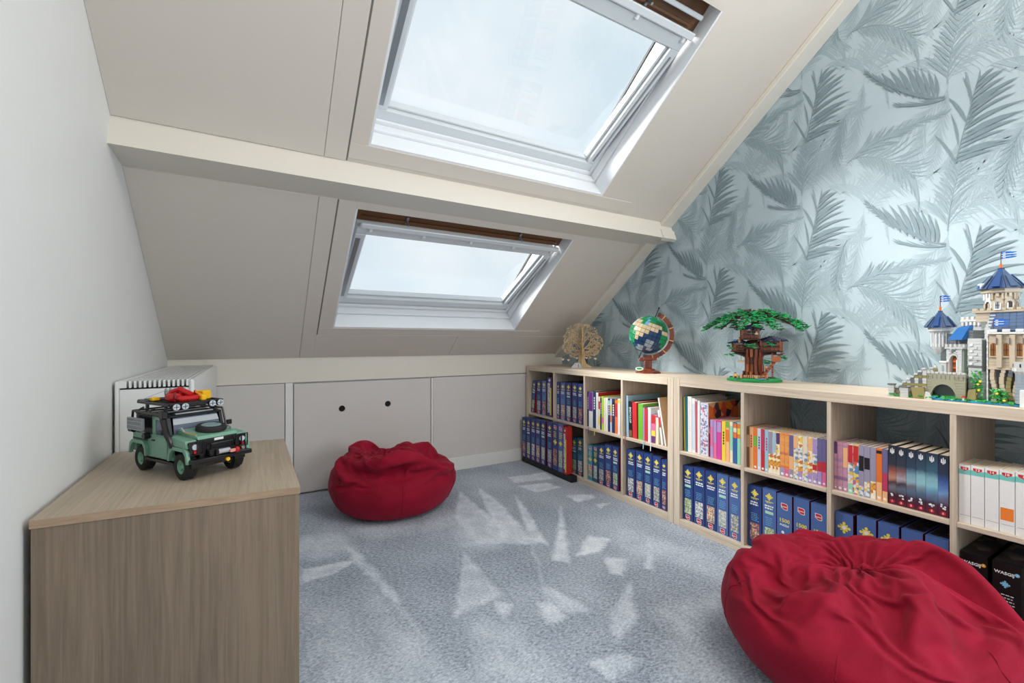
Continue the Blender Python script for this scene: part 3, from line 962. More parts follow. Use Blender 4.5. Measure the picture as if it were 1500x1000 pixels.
class Spine:
    """flat print on the front (-x) face of a spine; u runs 0..1 left to right in the picture, v 0..1 upward"""
    def __init__(self, w, h, x=-0.0004):
        self.w, self.h, self.x = w, h, x
        self.b = MB()
        self.k = 0
    def _p(self, u, v, lift=0.0):
        return (self.x - lift, self.w * .5 - u * self.w, v * self.h)
    def rect(self, u0, u1, v0, v1, m, lift=None):
        self.k += 1
        L = self.k * .00002 if lift is None else lift
        self.b.add([self._p(u0, v0, L), self._p(u1, v0, L), self._p(u1, v1, L), self._p(u0, v1, L)], [(0, 1, 2, 3)], m)
        return self
    def poly(self, pts, m):
        self.k += 1
        self.b.add([self._p(u, v, self.k * .00002) for u, v in pts], [tuple(range(len(pts)))], m)
        return self
    def disc(self, cu, cv, r, m, n=12, ry=None):
        """r in metres"""
        return self.poly([(cu + r * math.cos(2 * PI * k / n) / self.w, cv + (ry or r) * math.sin(2 * PI * k / n) / self.h) for k in range(n)], m)
    def text(self, T, cu, cv, size, m, vert=False):
        vs, fs = T
        self.k += 1
        out = []
        for x, y, z in vs:
            if vert:
                x, y = y, -x
            out.append((self.x - self.k * .00002 - z * 1.0, self.w * .5 - cu * self.w - x * size, cv * self.h + y * size))
        self.b.add(out, fs, m)
        return self
    def lines(self, u0, u1, v0, v1, n, m, rnd, fill=.5):
        dv = (v1 - v0) / n
        for i in range(n):
            a = v0 + dv * i
            e = rnd.uniform(0, .25) * (u1 - u0)
            s = rnd.uniform(0, .12) * (u1 - u0)
            x = u0 + s
            while x < u1 - e - .02:
                wl = rnd.uniform(.10, .28) * (u1 - u0)
                self.rect(x, min(x + wl, u1 - e), a, a + dv * fill, m)
                x += wl + .035
        return self
    def jigsaw(self, cu, cv, s, m):
        """a jigsaw piece: square body, two knobs out"""
        hw, hh = s / self.w * .5, s / self.h * .5
        self.rect(cu - hw * .62, cu + hw * .62, cv - hh * .62, cv + hh * .62, m)
        for du, dv_ in ((-1, 0), (1, 0), (0, 1), (0, -1)):
            self.disc(cu + du * hw * .92, cv + dv_ * hh * .92, s * .15, m, 8)
            self.rect(cu + du * hw * .7 - hw * .14, cu + du * hw * .7 + hw * .14, cv + dv_ * hh * .7 - hh * .14, cv + dv_ * hh * .7 + hh * .14, m)
        for du, dv_ in ((-1, 1), (1, 1), (1, -1), (-1, -1)):
            self.rect(cu + du * hw * .56 - hw * .13, cu + du * hw * .56 + hw * .13, cv + dv_ * hh * .56 - hh * .13, cv + dv_ * hh * .56 + hh * .13, m)
        return self
    def logo(self, cu, cv, s):
        hw, hh = s / self.w * .5, s / self.h * .5
        def blob(k, m):
            self.poly([(cu - hw * k, cv + hh * k), (cu - hw * k, cv - hh * .35 * k), (cu - hw * .55 * k, cv - hh * .7 * k), (cu - hw * .1 * k, cv - hh * k), (cu + hw * .8 * k, cv - hh * k), (cu + hw * k, cv - hh * .75 * k), (cu + hw * k, cv + hh * .55 * k), (cu + hw * .7 * k, cv + hh * .95 * k)], m)
        blob(1.0, M_ivory); blob(.84, M_red)
        self.text(T_JUM, cu, cv - hh * .05, s * .30, M_ivory)
        return self
    def done(self, parent, name='spine_print'):
        return self.b.build(name, parent, auto=False)

def place_span(px0, px1, X):
    """picture x of the left and right edge of a spine -> wall-parallel span (far y, near y), kept inside its cell"""
    a, c = on_x(px0, 600, X).y, on_x(px1, 600, X).y
    if X < XF:
        return a, c
    best = min(((u, i) for u in (0, 1) for i in range(4)), key=lambda k: abs(sum(cell_bounds(*k)) / 2 - (a + c) / 2))
    f, n = cell_bounds(*best)
    if a > f - .001:
        a = f - .001
    if c < n + .001:
        c = n + .001
    return a, max(c, n + .001)

def carton(label, px0, px1, ytop, zbase, depth, style, seed, X=XF + .022, body=M_navy, side=M_maroon, group='jigsaw puzzle boxes in the lower and far cells', name='puzzle_box', tilt=0.0, gap=.0015, ybase=None):
    rnd = random.Random(seed)
    yf, yn = place_span(px0, px1, X)
    w = abs(yf - yn) - gap
    yc = (yf + yn) / 2
    h = on_x((px0 + px1) / 2, ytop, X).z - zbase
    t = thing(name, label, 'puzzle box', (X, yc, zbase), 0, group)
    t.rotation_euler = (tilt, 0, 0)
    t.location.z += w / 2 * abs(math.sin(tilt))
    b = MB()
    hw = w / 2
    b.add([(0, hw, 0), (0, -hw, 0), (0, -hw, h), (0, hw, h)], [(0, 1, 2, 3)], body)
    b.add([(0, -hw, 0), (depth, -hw, 0), (depth, -hw, h), (0, -hw, h), (0, hw, 0), (depth, hw, 0), (depth, hw, h), (0, hw, h)], [(0, 1, 2, 3), (5, 4, 7, 6), (1, 5, 6, 2), (0, 4, 5, 1)], side)
    b.add([(0, -hw, h), (depth, -hw, h), (depth, hw, h), (0, hw, h)], [(0, 1, 2, 3)], body)
    b.build('carton', t)
    q = MB(); q.box(.02, depth - .015, -hw + .004, hw - .004, h, h + .0004, M_toppic)
    q.build('lid_picture', t)
    s = Spine(w, h)
    pic = PICS[seed % len(PICS)]
    if style == 'std':
        s.rect(.16, .84, .12, .40, pic)
        s.jigsaw(.5, .885, w * .46, M_yel)
        s.rect(.2, .8, .80, .812, M_yel); s.lines(.25, .75, .783, .80, 1, M_yel, rnd)
        s.lines(.15, .9, .69, .765, 2, M_ivory, rnd, .62)
        if seed % 3 == 0: s.rect(.2, .8, .615, .66, M_lime)
        s.lines(.2, .85, .44, .58, 5, M_skyink, rnd, .3)
        s.logo(.5, .058, w * .42)
    elif style == '1500':
        s.logo(.5, .82, w * .46)
        s.text(T_1500, .5, .60, w * .36, M_yel); s.text(T_PUZ, .5, .53, w * .17, M_ivory)
        s.rect(.1, .9, .10, .34, pic); s.disc(.4, .42, w * .10, M_ivory)
    elif style == 'big':
        s.jigsaw(.5, .80, w * .62, M_yel); s.disc(.5, .80, w * .12, M_ivory)
        s.lines(.2, .85, .60, .655, 2, M_yel, rnd, .5); s.lines(.2, .85, .44, .56, 3, M_ivory, rnd, .5)
        s.rect(.12, .88, .10, .38, pic)
    elif style == 'photo':
        s.rect(.10, .62, .10, .86, PICS[4]); s.rect(.62, .9, .04, .74, M_yel); s.jigsaw(.5, .93, w * .4, M_ivory)
    elif style == 'logotop':
        s.logo(.5, .91, w * .5); s.jigsaw(.5, .60, w * .6, M_yel); s.lines(.2, .85, .70, .84, 4, M_yel, rnd, .5); s.rect(.14, .86, .1, .45, pic)
    elif style == 'wasgij':
        s.text(T_WAS, .42, .885, w * .205, M_ivory); s.disc(.86, .90, w * .09, M_gold if seed % 2 == 0 else M_skyink)
        s.text(T_NUM['?'], .86, .90, w * .13, M_ivory)
        s.jigsaw(.45, .76, w * .30, M_gold if seed % 2 == 0 else M_skyink)
        s.lines(.25, .85, .50, .67, 5, M_gold if seed % 2 == 0 else M_ivory, rnd, .28)
        s.rect(.12, .9, .05, .42, PICS[5]); s.disc(.3, .42, w * .07, M_ivory); s.disc(.55, .42, w * .09, M_ivory); s.disc(.75, .41, w * .07, M_orange)
    s.done(t)
    return t

ORD = ['first', 'second', 'third', 'fourth', 'fifth', 'sixth', 'seventh', 'eighth', 'ninth', 'tenth', 'eleventh', 'twelfth', 'thirteenth', 'fourteenth', 'fifteenth', 'sixteenth', 'seventeenth', 'eighteenth', 'nineteenth', 'twentieth', 'twenty-first']

sd = 0
# far bookcase, top left cell (one box leans)
ROWS = [
    ('top left cell of far bookcase', ZS, .34, [(786, 792.6, 557, 'std', M_navy), (793.6, 800.2, 557.6, 'std', M_navy2), (801.4, 808.4, 553, 'photo', M_navy)]),
    ('top row, second cell of far bookcase', ZS, .34, [(812.8, 820, 559.6, 'std', M_navy), (820.8, 828.3, 560, 'std', M_navy2), (829, 836.6, 560.5, 'std', M_navy), (838.2, 845.6, 561, 'std', M_navy), (846.4, 853.8, 562.4, 'std', M_navy)]),
    ('bottom row, second cell of far bookcase', OUT, .34, [(837.2, 845.2, 642, 'std', M_teal), (845.6, 854, 642, 'std', M_teal)]),
    ('bottom row, third cell of far bookcase', OUT, .34, [(861, 868, 652, 'logotop', M_cyan), (868.6, 875.6, 653, 'logotop', M_teal), (876.2, 885.6, 653, 'std', M_navy), (886.2, 896, 652, 'std', M_navy), (896.6, 906, 655, 'std', M_navy)]),
    ('bottom right cell of far bookcase', OUT, .34, [(918, 930, 659, 'std', M_navy), (931, 942.6, 662, 'std', M_navy), (943, 955, 665, 'std', M_navy), (955.6, 967.8, 669, 'std', M_navy), (968.6, 976.8, 674, 'std', M_navy)]),
    ('bottom left cell of near bookcase', OUT, .34, [(1000.3, 1015.2, 683, 'std', M_navy), (1016, 1032.4, 686, 'std', M_navy), (1033, 1049.4, 691, 'std', M_navy), (1050, 1067, 695.5, 'std', M_navy2), (1068, 1084.6, 701, 'std', M_navy2)]),
    ('bottom row, second cell of near bookcase', OUT, .34, [(1095.8, 1115.6, 712, 'std', M_navy), (1116.8, 1137.2, 717, 'std', M_navy2), (1138, 1160.4, 725, '1500', M_navy2), (1162.4, 1185.6, 731, '1500', M_navy2), (1187.6, 1211, 739, '1500', M_navy2)]),
    ('bottom row, third cell of near bookcase', OUT, .34, [(1223.2, 1250, 752, 'big', M_navy2), (1255, 1283.5, 759, 'big', M_navy2), (1286, 1317, 768, 'big', M_navy2), (1320, 1352, 778, 'big', M_navy2), (1355, 1390, 788, 'big', M_navy2)]),
    ('bottom row, fourth cell of near bookcase', OUT, .34, [(1406, 1447, 812, 'wasgij', M_blackbox), (1453, 1497, 826, 'wasgij', M_blackbox)]),
]
STY = {'std': 'with yellow jigsaw mark', 'photo': 'with yellow and white stripe', 'logotop': 'with red logo at top', '1500': 'reading 1500', 'big': 'with big yellow jigsaw mark', 'wasgij': 'with white title'}
CN = {M_navy.name: 'navy', M_navy2.name: 'mid-blue', M_teal.name: 'teal', M_cyan.name: 'cyan', M_blackbox.name: 'black', M_redbox.name: 'red'}
for place, zb, dp, items in ROWS:
    for i, (a, c, yt, st, bd) in enumerate(items):
        sd += 1
        o_ = ORD[i] if 'top left' not in place else ['second', 'third', 'fourth'][i]
        carton(f'{CN[bd.name]} puzzle box, {o_} in {place}', a, c, yt, zb + .0005, dp, st, sd, body=bd, side=M_blackbox if bd is M_blackbox else M_maroon)
# the leaning one and its red neighbour
carton('blue puzzle box leaning right in top left cell of far bookcase', 777.5, 782.8, 558, ZS + .002, .33, 'std', 3, tilt=math.radians(5.5))
b = MB(); b.prism([(-.012, 0), (.012, 0), (-.0105, .225), (-.012, .225)], 0.0, .30, M_redbox, axis='X')
yy = on_x(784.5, 600, XF + .03).y
rb = thing('puzzle_box', 'thin red box wedged beside the leaning blue box, far bookcase', 'puzzle box', (XF + .03, yy, ZS + .0005), 0, 'jigsaw puzzle boxes in the lower and far cells')
b.build('carton', rb)
q = MB(); q.prism([(-.010, .004), (.009, .004), (.008, .012), (-.010, .012)], -.0006, 0, M_maroon, axis='X'); q.build('spine_print', rb)

# row of boxes standing in front of the lowest far cells on a low black board
tray = MB(); tray.box(0, .050, -.62, 0, 0, .044, mat('black_tray_board', (22, 20, 24), .5), ch=.003)
tx = 1.868
ty0 = on_x(764.6, 600, tx).y
tr = tray.build('low_stand', None, (tx + .002, ty0 + .002, 0.001))
ty1 = on_x(836.5, 600, tx).y
tr.scale = (1, (ty0 - ty1 + .004) / .62, 1)
tag(tr, 'low black stand on the carpet under the front row of boxes', 'stand')
fr_items = [(764.6, 770.6, 611.5), (771.2, 777.2, 612.6), (777.9, 784.0, 613.8), (784.6, 791.4, 615), (792.2, 799, 616.4), (801.4, 808.8, 619), (809.6, 817, 620), (817.6, 824.8, 622)]
for i, (a, c, yt) in enumerate(fr_items):
    carton(f'narrow blue puzzle box, {ORD[i]} in the row standing before far bookcase', a, c, yt, .0455, .048, 'std' if i not in (6, 7) else 'logotop', 20 + i, X=tx, body=M_navy if i < 7 else M_navy2)
carton('bright red puzzle box ending the row before far bookcase', 825.2, 830.0, 626, .0455, .048, 'photo', 31, X=tx, body=M_redbox, side=M_redbox)

# ---------------------------------------------------------------- books
M_pages = mat('paper_page_block', (226, 212, 190), .8, noise_amt=.04, noise_scale=200)
def book(label, px0, px1, ytop, zbase, depth, cols, X, group, seed, tilt=0.0, title=None, ribbon=None, badge=None, hz=None, cover=None, gap=.0008, extra=None):
    """cols: list of (v0, v1, material) bands on the spine; first is the cover"""
    rnd = random.Random(seed)
    yf, yn = place_span(px0, px1, X)
    w = max(.004, abs(yf - yn) - gap)
    yc = (yf + yn) / 2
    h = on_x((px0 + px1) / 2, ytop, X).z - zbase if hz is None else hz
    t = thing('book', label, 'book', (X, yc, zbase), 0, group)
    t.rotation_euler = (tilt, 0, 0)
    t.location.z += w / 2 * abs(math.sin(tilt))
    hw = w / 2
    c0 = cols[0][2]
    th_ = min(.0016, w * .16)
    b = MB()
    b.box(0, th_ * 1.2, -hw, hw, 0, h, c0)
    b.box(th_ * 1.2, depth, -hw, -hw + th_, 0, h, cover or c0)
    b.box(th_ * 1.2, depth, hw - th_, hw, 0, h, cover or c0)
    b.build('cover', t)
    q = MB(); q.box(th_ * 1.2, depth - .002, -hw + th_, hw - th_, .001, h - .0015, M_pages); q.build('pages', t)
    s = Spine(w, h, -.0002)
    for v0, v1, m in cols[1:]:
        s.rect(.04, .96, v0, v1, m)
    if title is not None:
        n = 5
        v0, v1, m = title
        for i in range(n):
            a = v0 + (v1 - v0) * (i + .12) / n
            s.rect(.32, .68, a, a + (v1 - v0) * .72 / n, m)
    if badge is not None:
        s.disc(.5, .055, min(w * .30, .006), badge)
    if extra:
        extra(s)
    if s.b.f:
        s.done(t)
    if ribbon is not None:
        q = MB(); q.add([(-.001, -.003, .0008), (-.001, .003, .0008), (-.0205, .003, .0008), (-.0205, -.003, .0008), (-.0225, .0035, -.042), (-.0225, -.0025, -.042)], [(0, 1, 2, 3), (3, 2, 4, 5)], ribbon)
        q.build('bookmark_ribbon', t)
    return t
def pm(name, c):
    return mat('cover_' + name, c, .45, noise_amt=.05, noise_scale=60)
PURPLE = pm('purple', (112, 40, 140)); NAVY = pm('navy', (30, 50, 98)); WHITE = pm('white', (232, 232, 230)); CREAM = pm('cream', (238, 224, 196)); LIME = pm('lime', (176, 214, 60))
REDC = pm('red', (202, 44, 50)); PINK = pm('pink', (226, 110, 160)); MAGENTA = pm('magenta', (214, 70, 160)); YELLOW = pm('yellow', (244, 210, 70)); ORANGE = pm('orange', (232, 120, 50)); LBLUE = pm('light_blue', (160, 200, 222))
GREEN = pm('green', (112, 178, 62)); TEAL = pm('teal', (40, 130, 140)); BLACK = pm('black', (24, 24, 28)); LILAC = pm('lilac', (176, 150, 206)); MINT = pm('mint', (150, 218, 190)); PALE = pm('pale_blue', (206, 214, 228)); BLUE = pm('blue', (50, 100, 168))
BROWN = pm('brown', (128, 92, 66)); ROSE = pm('rose', (196, 60, 96)); PEACH = pm('peach', (246, 186, 130)); KRAFT = pm('kraft', (206, 172, 132)); PLUM = pm('plum', (92, 60, 116)); GREYL = pm('grey_lilac', (158, 152, 176)); DVIO = pm('dusky_violet', (110, 104, 150))
FLOR = picture('cover_floral_print', [(206, 214, 232), (190, 200, 224), (232, 226, 236), (206, 120, 140), (214, 220, 232), (120, 130, 170)], 120)
ROSES = picture('cover_roses_picture', [(60, 44, 60), (214, 80, 60), (236, 140, 40), (226, 120, 50), (80, 60, 70), (240, 190, 150)], 26)
MULTI = picture('cover_comic_mix', [(226, 90, 60), (240, 210, 120), (230, 232, 236), (90, 140, 190), (200, 100, 150), (240, 170, 60)], 70)
SUNSET = picture('cover_sunset_glow', [(232, 96, 52), (246, 170, 90), (214, 80, 80)], 12, bands=True)
DUSK = picture('cover_dusk_glow', [(98, 74, 128), (206, 150, 170), (150, 120, 170)], 10, bands=True)
COMICY = picture('cover_yellow_comic', [(246, 206, 84), (252, 236, 190), (214, 120, 60), (236, 236, 230), (230, 170, 70)], 80)
COMICW = picture('cover_white_comic', [(236, 236, 234), (214, 226, 234), (232, 190, 90), (120, 150, 190), (240, 230, 220)], 80)
XB = XF + .020
# third upper cell of the far bookcase
rowname = 'upper third cell, far bookcase'
A3 = [('dark blue hardback', 859.5, 862.3, 573.5, [(0, 1, NAVY)], .22, None), ('purple and white hardback', 862.5, 868.3, 574.3, [(0, 1, WHITE), (.46, 1, PURPLE)], .22, PURPLE), ('navy hardback with white title', 868.6, 872.8, 573, [(0, 1, NAVY)], .23, None),
      ('tall white hardback', 873, 876.2, 575, [(0, 1, WHITE)], .25, YELLOW), ('red and yellow striped book', 876.4, 879, 581, [(0, 1, CREAM), (.62, .86, REDC), (.15, .4, YELLOW)], .2, None), ('slim navy book', 879.2, 881, 583, [(0, 1, NAVY)], .2, None),
      ('lime and pink book', 881.2, 884.2, 580.5, [(0, 1, LIME), (.2, .38, PINK)], .2, None), ('cream book', 884.4, 887.2, 582.5, [(0, 1, CREAM)], .2, None), ('white book', 887.4, 890.4, 582.5, [(0, 1, WHITE)], .2, None),
      ('navy book with pale title', 890.6, 893.6, 584, [(0, 1, NAVY), (.8, .95, MINT)], .2, None), ('multicoloured slim book', 893.8, 896.2, 584, [(0, 1, PALE), (.3, .5, ORANGE), (.6, .8, YELLOW)], .2, None), ('blue-black book', 896.4, 900.6, 584.5, [(0, 1, NAVY), (.7, .9, BLACK)], .2, None),
      ('orange-red book', 900.8, 904.6, 586, [(0, 1, ORANGE), (.5, .9, REDC)], .2, None), ('white book with yellow head', 904.8, 908.4, 584.5, [(0, 1, WHITE), (.88, .98, YELLOW)], .2, None)]
for i, (nm, a, c, yt, cl, dp, rib) in enumerate(A3):
    book(f'{nm}, {ORD[i]} in {rowname}', a, c, yt, ZS + .0005, dp, cl, XB, 'books in the upper third cell', 100 + i, ribbon=rib, title=(.5, .85, M_ivory) if cl[0][2] is NAVY else None, cover=REDC if nm == 'tall white hardback' else None)
# fourth upper cell, far bookcase
rowname = 'upper fourth cell, far bookcase'
A4 = [('tall pale blue hardback', 917.6, 921.0, 579.5, [(0, 1, LBLUE)], .28, REDC, -.03), ('black hardback with white vertical title', 921.4, 926, 588, [(0, 1, BLACK), (.02, .2, BROWN)], .27, None, -.02), ('thick red hardback', 926.6, 933, 589.5, [(0, 1, REDC)], .24, None, -.015),
      ('thick green hardback', 935, 942, 591.5, [(0, 1, GREEN)], .26, None, -.005), ('slim purple-blue book', 942.2, 944, 597, [(0, 1, LILAC)], .2, None, 0), ('narrow red book', 944.2, 948.4, 598, [(0, 1, REDC)], .2, LBLUE, 0), ('white and light blue book', 949, 953.4, 597, [(0, 1, PALE)], .2, None, 0),
      ('pink and red picture book', 954, 960, 608, [(0, 1, PINK), (.0, .25, PLUM), (.25, .45, YELLOW), (.7, 1, REDC)], .18, WHITE, 0), ('low cream book', 960.6, 964.4, 612, [(0, 1, CREAM)], .18, None, 0)]
for i, (nm, a, c, yt, cl, dp, rib, tl) in enumerate(A4):
    book(f'{nm}, {ORD[i]} in {rowname}', a, c, yt, ZS + .0008, dp, cl, XB, 'books in the upper fourth cell', 140 + i, ribbon=rib, tilt=tl, extra=(lambda s: s.text(T_ENC, .5, .62, s.w * .75, M_ivory, True)) if 'vertical title' in nm else None)
book('slim white paperback leaning left, near end of upper fourth cell, far bookcase', 968.6, 971.4, 611, ZS + .0015, .19, [(0, 1, WHITE), (.5, .8, REDC)], XB, 'books in the upper fourth cell', 160, tilt=-math.radians(8), hz=.19)
book('tall white-edged brown card leaning left in upper fourth cell, far bookcase', 974.0, 976.0, 590, ZS + .0015, .2, [(0, 1, WHITE)], XB, 'books in the upper fourth cell', 161, tilt=-math.radians(11), hz=.262, cover=KRAFT)
# first upper cell of the near bookcase
rowname = 'top left cell, near bookcase'
def rings(s):
    for k in range(26):
        s.disc(.5, .05 + k * .034, .0016, M_red, 6)
B1 = [('slim black magazine', 1001.2, 1002.2, 581.5, [(0, 1, BLACK)], .24, None, .02), ('yellow magazine', 1002.4, 1004.1, 581.5, [(0, 1, YELLOW)], .24, None, .02), ('teal slim book', 1004.3, 1007.2, 580, [(0, 1, TEAL)], .26, None, .02),
      ('white ring binder with red coils', 1007.8, 1013.6, 581, [(0, 1, WHITE)], .26, rings, .01), ('white exercise book', 1014, 1018.6, 583.5, [(0, 1, WHITE), (.05, .9, PALE)], .25, None, .01), ('white book with rose stripe', 1019, 1021.6, 585.5, [(0, 1, WHITE), (.02, .97, ROSE)], .25, None, .01),
      ('white hardback', 1022, 1025.2, 587, [(0, 1, WHITE)], .22, None, .0), ('pale floral hardback with roses on its side', 1025.8, 1037.6, 590, [(0, 1, PALE), (.02, .98, FLOR)], .27, None, .0),
      ('lilac paperback', 1040.4, 1044.6, 614.5, [(0, 1, LILAC), (.3, .8, PINK)], .17, None, 0), ('pink paperback', 1045, 1049.6, 615, [(0, 1, PINK), (.4, .95, LILAC)], .17, None, 0), ('magenta paperback', 1050, 1056.6, 615.5, [(0, 1, MAGENTA), (.7, .95, LILAC)], .17, None, 0),
      ('yellow paperback with dark title', 1057.2, 1062.6, 617, [(0, 1, YELLOW)], .17, None, 0), ('orange and green paperback', 1063, 1068.4, 617.5, [(0, 1, PEACH), (.85, 1, GREEN), (.5, .8, ORANGE)], .17, None, 0), ('cream and mint paperback', 1069, 1073.4, 618, [(0, 1, CREAM), (.3, .9, MINT)], .17, None, 0),
      ('blue paperback with orange label', 1074, 1079.4, 618.5, [(0, 1, BLUE), (.62, .97, ORANGE), (.76, .86, CREAM)], .17, None, 0), ('mint green paperback with orange label', 1079.8, 1084.6, 619, [(0, 1, MINT), (.62, .97, ORANGE), (.72, .86, YELLOW)], .17, None, 0)]
for i, (nm, a, c, yt, cl, dp, ex, tl) in enumerate(B1):
    book(f'{nm}, {ORD[i]} in {rowname}', a, c, yt, ZS + .0008, dp, cl, XB + .004, 'books in the top left cell', 200 + i, tilt=-tl, extra=ex, cover=ROSES if 'roses' in nm else None, title=(.4, .75, BLACK) if 'dark title' in nm else None)
# second upper cell: paperbacks whose spines make a cloudy sunset
edges = [1092, 1097.8, 1103.4, 1109.4, 1114.6, 1120.2, 1125.4, 1131.8, 1136.8, 1142.4, 1149.4, 1155.6, 1162.6, 1169, 1175.8, 1183, 1190, 1197, 1204, 1210.2]
B2 = [('brown', [(0, 1, BROWN), (.5, .8, KRAFT)]), ('orange-yellow with dark title', [(0, 1, PEACH)]), ('orange-red and green', [(0, 1, ORANGE), (.55, .8, GREEN)]), ('white-pink with red title', [(0, 1, PALE)]), ('magenta and red', [(0, 1, REDC), (.48, .98, ROSE)]),
      ('light blue with rose title', [(0, 1, LBLUE)]), ('yellow and lilac comic', [(0, 1, COMICY), (.45, .98, GREYL)]), ('cyan-topped comic', [(0, 1, COMICY), (.5, .98, LBLUE)]), ('violet-topped comic', [(0, 1, COMICY), (.72, .98, PLUM)]),
      ('orange sunset', [(0, 1, SUNSET), (.0, .2, LILAC)]), ('fiery red sunset', [(0, 1, SUNSET), (.0, .18, PINK)]), ('blue-topped', [(0, 1, PEACH), (.5, .98, DVIO), (.0, .2, GREYL)]), ('peach-topped comic', [(0, 1, COMICW), (.7, .98, PEACH)]), ('pale yellow comic', [(0, 1, COMICY), (.5, .7, COMICW), (.0, .2, LILAC)]),
      ('cream comic', [(0, 1, COMICW), (.65, .98, CREAM)]), ('peach comic with lilac foot', [(0, 1, COMICY), (.7, .98, PEACH), (.0, .22, LILAC)]), ('lilac-pink', [(0, 1, COMICW), (.65, .98, LILAC), (.3, .42, REDC), (0, .25, LILAC)]), ('violet with red middle', [(0, 1, DVIO), (.3, .5, REDC), (.0, .3, LILAC)]), ('blue-violet with red middle', [(0, 1, DVIO), (.3, .52, REDC), (.0, .3, PINK)])]
for i, (nm, cl) in enumerate(B2):
    a, c = edges[i], edges[i + 1]
    yt = 624.6 + (643.6 - 624.6) * (i / 18)
    book(f'{nm} paperback, {ORD[i]} in upper second cell, near bookcase', a, c, yt, ZS + .0005, .145, cl, XB, 'paperbacks in the upper second cell', 300 + i, badge=M_ivory if i > 1 else None,
         title=(.5, .82, [NAVY, M_red, ROSE][i % 3]) if 'title' in nm else None)
# third upper cell: ten paperbacks and six thick black volumes
edges = [1219.8, 1226.6, 1234.6, 1241.8, 1249.5, 1257.8, 1265.6, 1274.6, 1283.4, 1292.2, 1300.6]
B3 = [('violet dusk', [(0, 1, DUSK), (.75, 1, PLUM)]), ('lilac dusk', [(0, 1, DUSK)]), ('pink dusk', [(0, 1, DUSK), (.5, .9, PEACH)]), ('red and green', [(0, 1, COMICW), (.62, .98, REDC), (.0, .2, MINT)]), ('red-topped comic', [(0, 1, MULTI), (.66, .98, REDC)]),
      ('grey-lilac with dark patch', [(0, 1, GREYL), (.5, .8, BLACK), (.0, .2, COMICW)]), ('grey-lilac comic', [(0, 1, GREYL), (.55, .78, BLACK), (.02, .3, COMICW)]), ('pale lilac comic', [(0, 1, GREYL), (.0, .34, COMICY)]), ('orange and yellow', [(0, 1, ORANGE), (.0, .35, PEACH), (.9, .96, BLACK)]), ('dark multicolour', [(0, 1, DVIO), (.2, .55, ROSE), (.0, .2, PEACH)])]
for i, (nm, cl) in enumerate(B3):
    yt = 646.4 + (659.5 - 646.4) * i / 10
    book(f'{nm} paperback, {ORD[i]} in upper third cell, near bookcase', edges[i], edges[i + 1], yt, ZS + .0005, .145, cl, XB, 'paperbacks in the upper third cell', 330 + i, badge=M_ivory)
STORM = []
stops = [[(38, 44, 58), (46, 52, 66), (150, 84, 74), (196, 140, 120), (84, 60, 62), (120, 118, 128), (64, 34, 44), (92, 34, 52)],
         [(38, 44, 58), (48, 58, 74), (140, 96, 100), (176, 170, 178), (70, 58, 66), (98, 110, 130), (64, 34, 46), (92, 34, 52)],
         [(36, 44, 60), (50, 70, 92), (120, 160, 180), (150, 186, 200), (110, 110, 120), (88, 112, 140), (70, 52, 70), (92, 34, 52)],
         [(36, 44, 60), (54, 84, 106), (140, 190, 200), (150, 200, 210), (120, 150, 164), (84, 110, 136), (60, 48, 66), (92, 34, 52)],
         [(34, 42, 58), (60, 96, 120), (130, 180, 196), (140, 196, 210), (110, 160, 190), (96, 120, 150), (70, 50, 70), (92, 34, 52)],
         [(34, 40, 56), (38, 54, 80), (60, 90, 150), (90, 130, 190), (120, 160, 210), (110, 120, 150), (80, 50, 70), (92, 34, 52)]]
def storm_mat(i):
    m = bpy.data.materials.new('cover_stormy_sea')
    m.use_nodes = True
    n, l = m.node_tree.nodes, m.node_tree.links
    p = n['Principled BSDF']; p.inputs['Roughness'].default_value = .35
    tc = n.new('ShaderNodeTexCoord'); sx = n.new('ShaderNodeSeparateXYZ'); no = n.new('ShaderNodeTexNoise')
    no.inputs['Scale'].default_value = 30; no.inputs['Detail'].default_value = 3
    l.new(tc.outputs['Object'], sx.inputs[0]); l.new(tc.outputs['Object'], no.inputs['Vector'])
    ma = n.new('ShaderNodeMath'); ma.operation = 'MULTIPLY_ADD'; ma.inputs[1].default_value = -1 / .19; ma.inputs[2].default_value = 1.0
    l.new(sx.outputs['Z'], ma.inputs[0])
    mb_ = n.new('ShaderNodeMath'); mb_.operation = 'MULTIPLY_ADD'; mb_.inputs[1].default_value = .16; l.new(no.outputs['Fac'], mb_.inputs[0]); l.new(ma.outputs[0], mb_.inputs[2])
    cr = n.new('ShaderNodeValToRGB'); e = cr.color_ramp.elements
    pos = [.0, .34, .48, .58, .68, .76, .88, 1.0]
    while len(e) < 8: e.new(.5)
    for k in range(8):
        e[k].position = pos[k]; e[k].color = (*rgb(*stops[i][k]), 1)
    l.new(mb_.outputs[0], cr.inputs['Fac']); l.new(cr.outputs['Color'], p.inputs['Base Color'])
    return m
edges = [1300.8, 1312.6, 1327.6, 1342.2, 1355.8, 1374.4, 1389.4]
edges = [1301.2, 1312.8, 1327.4, 1341.8, 1356, 1374, 1389.6]
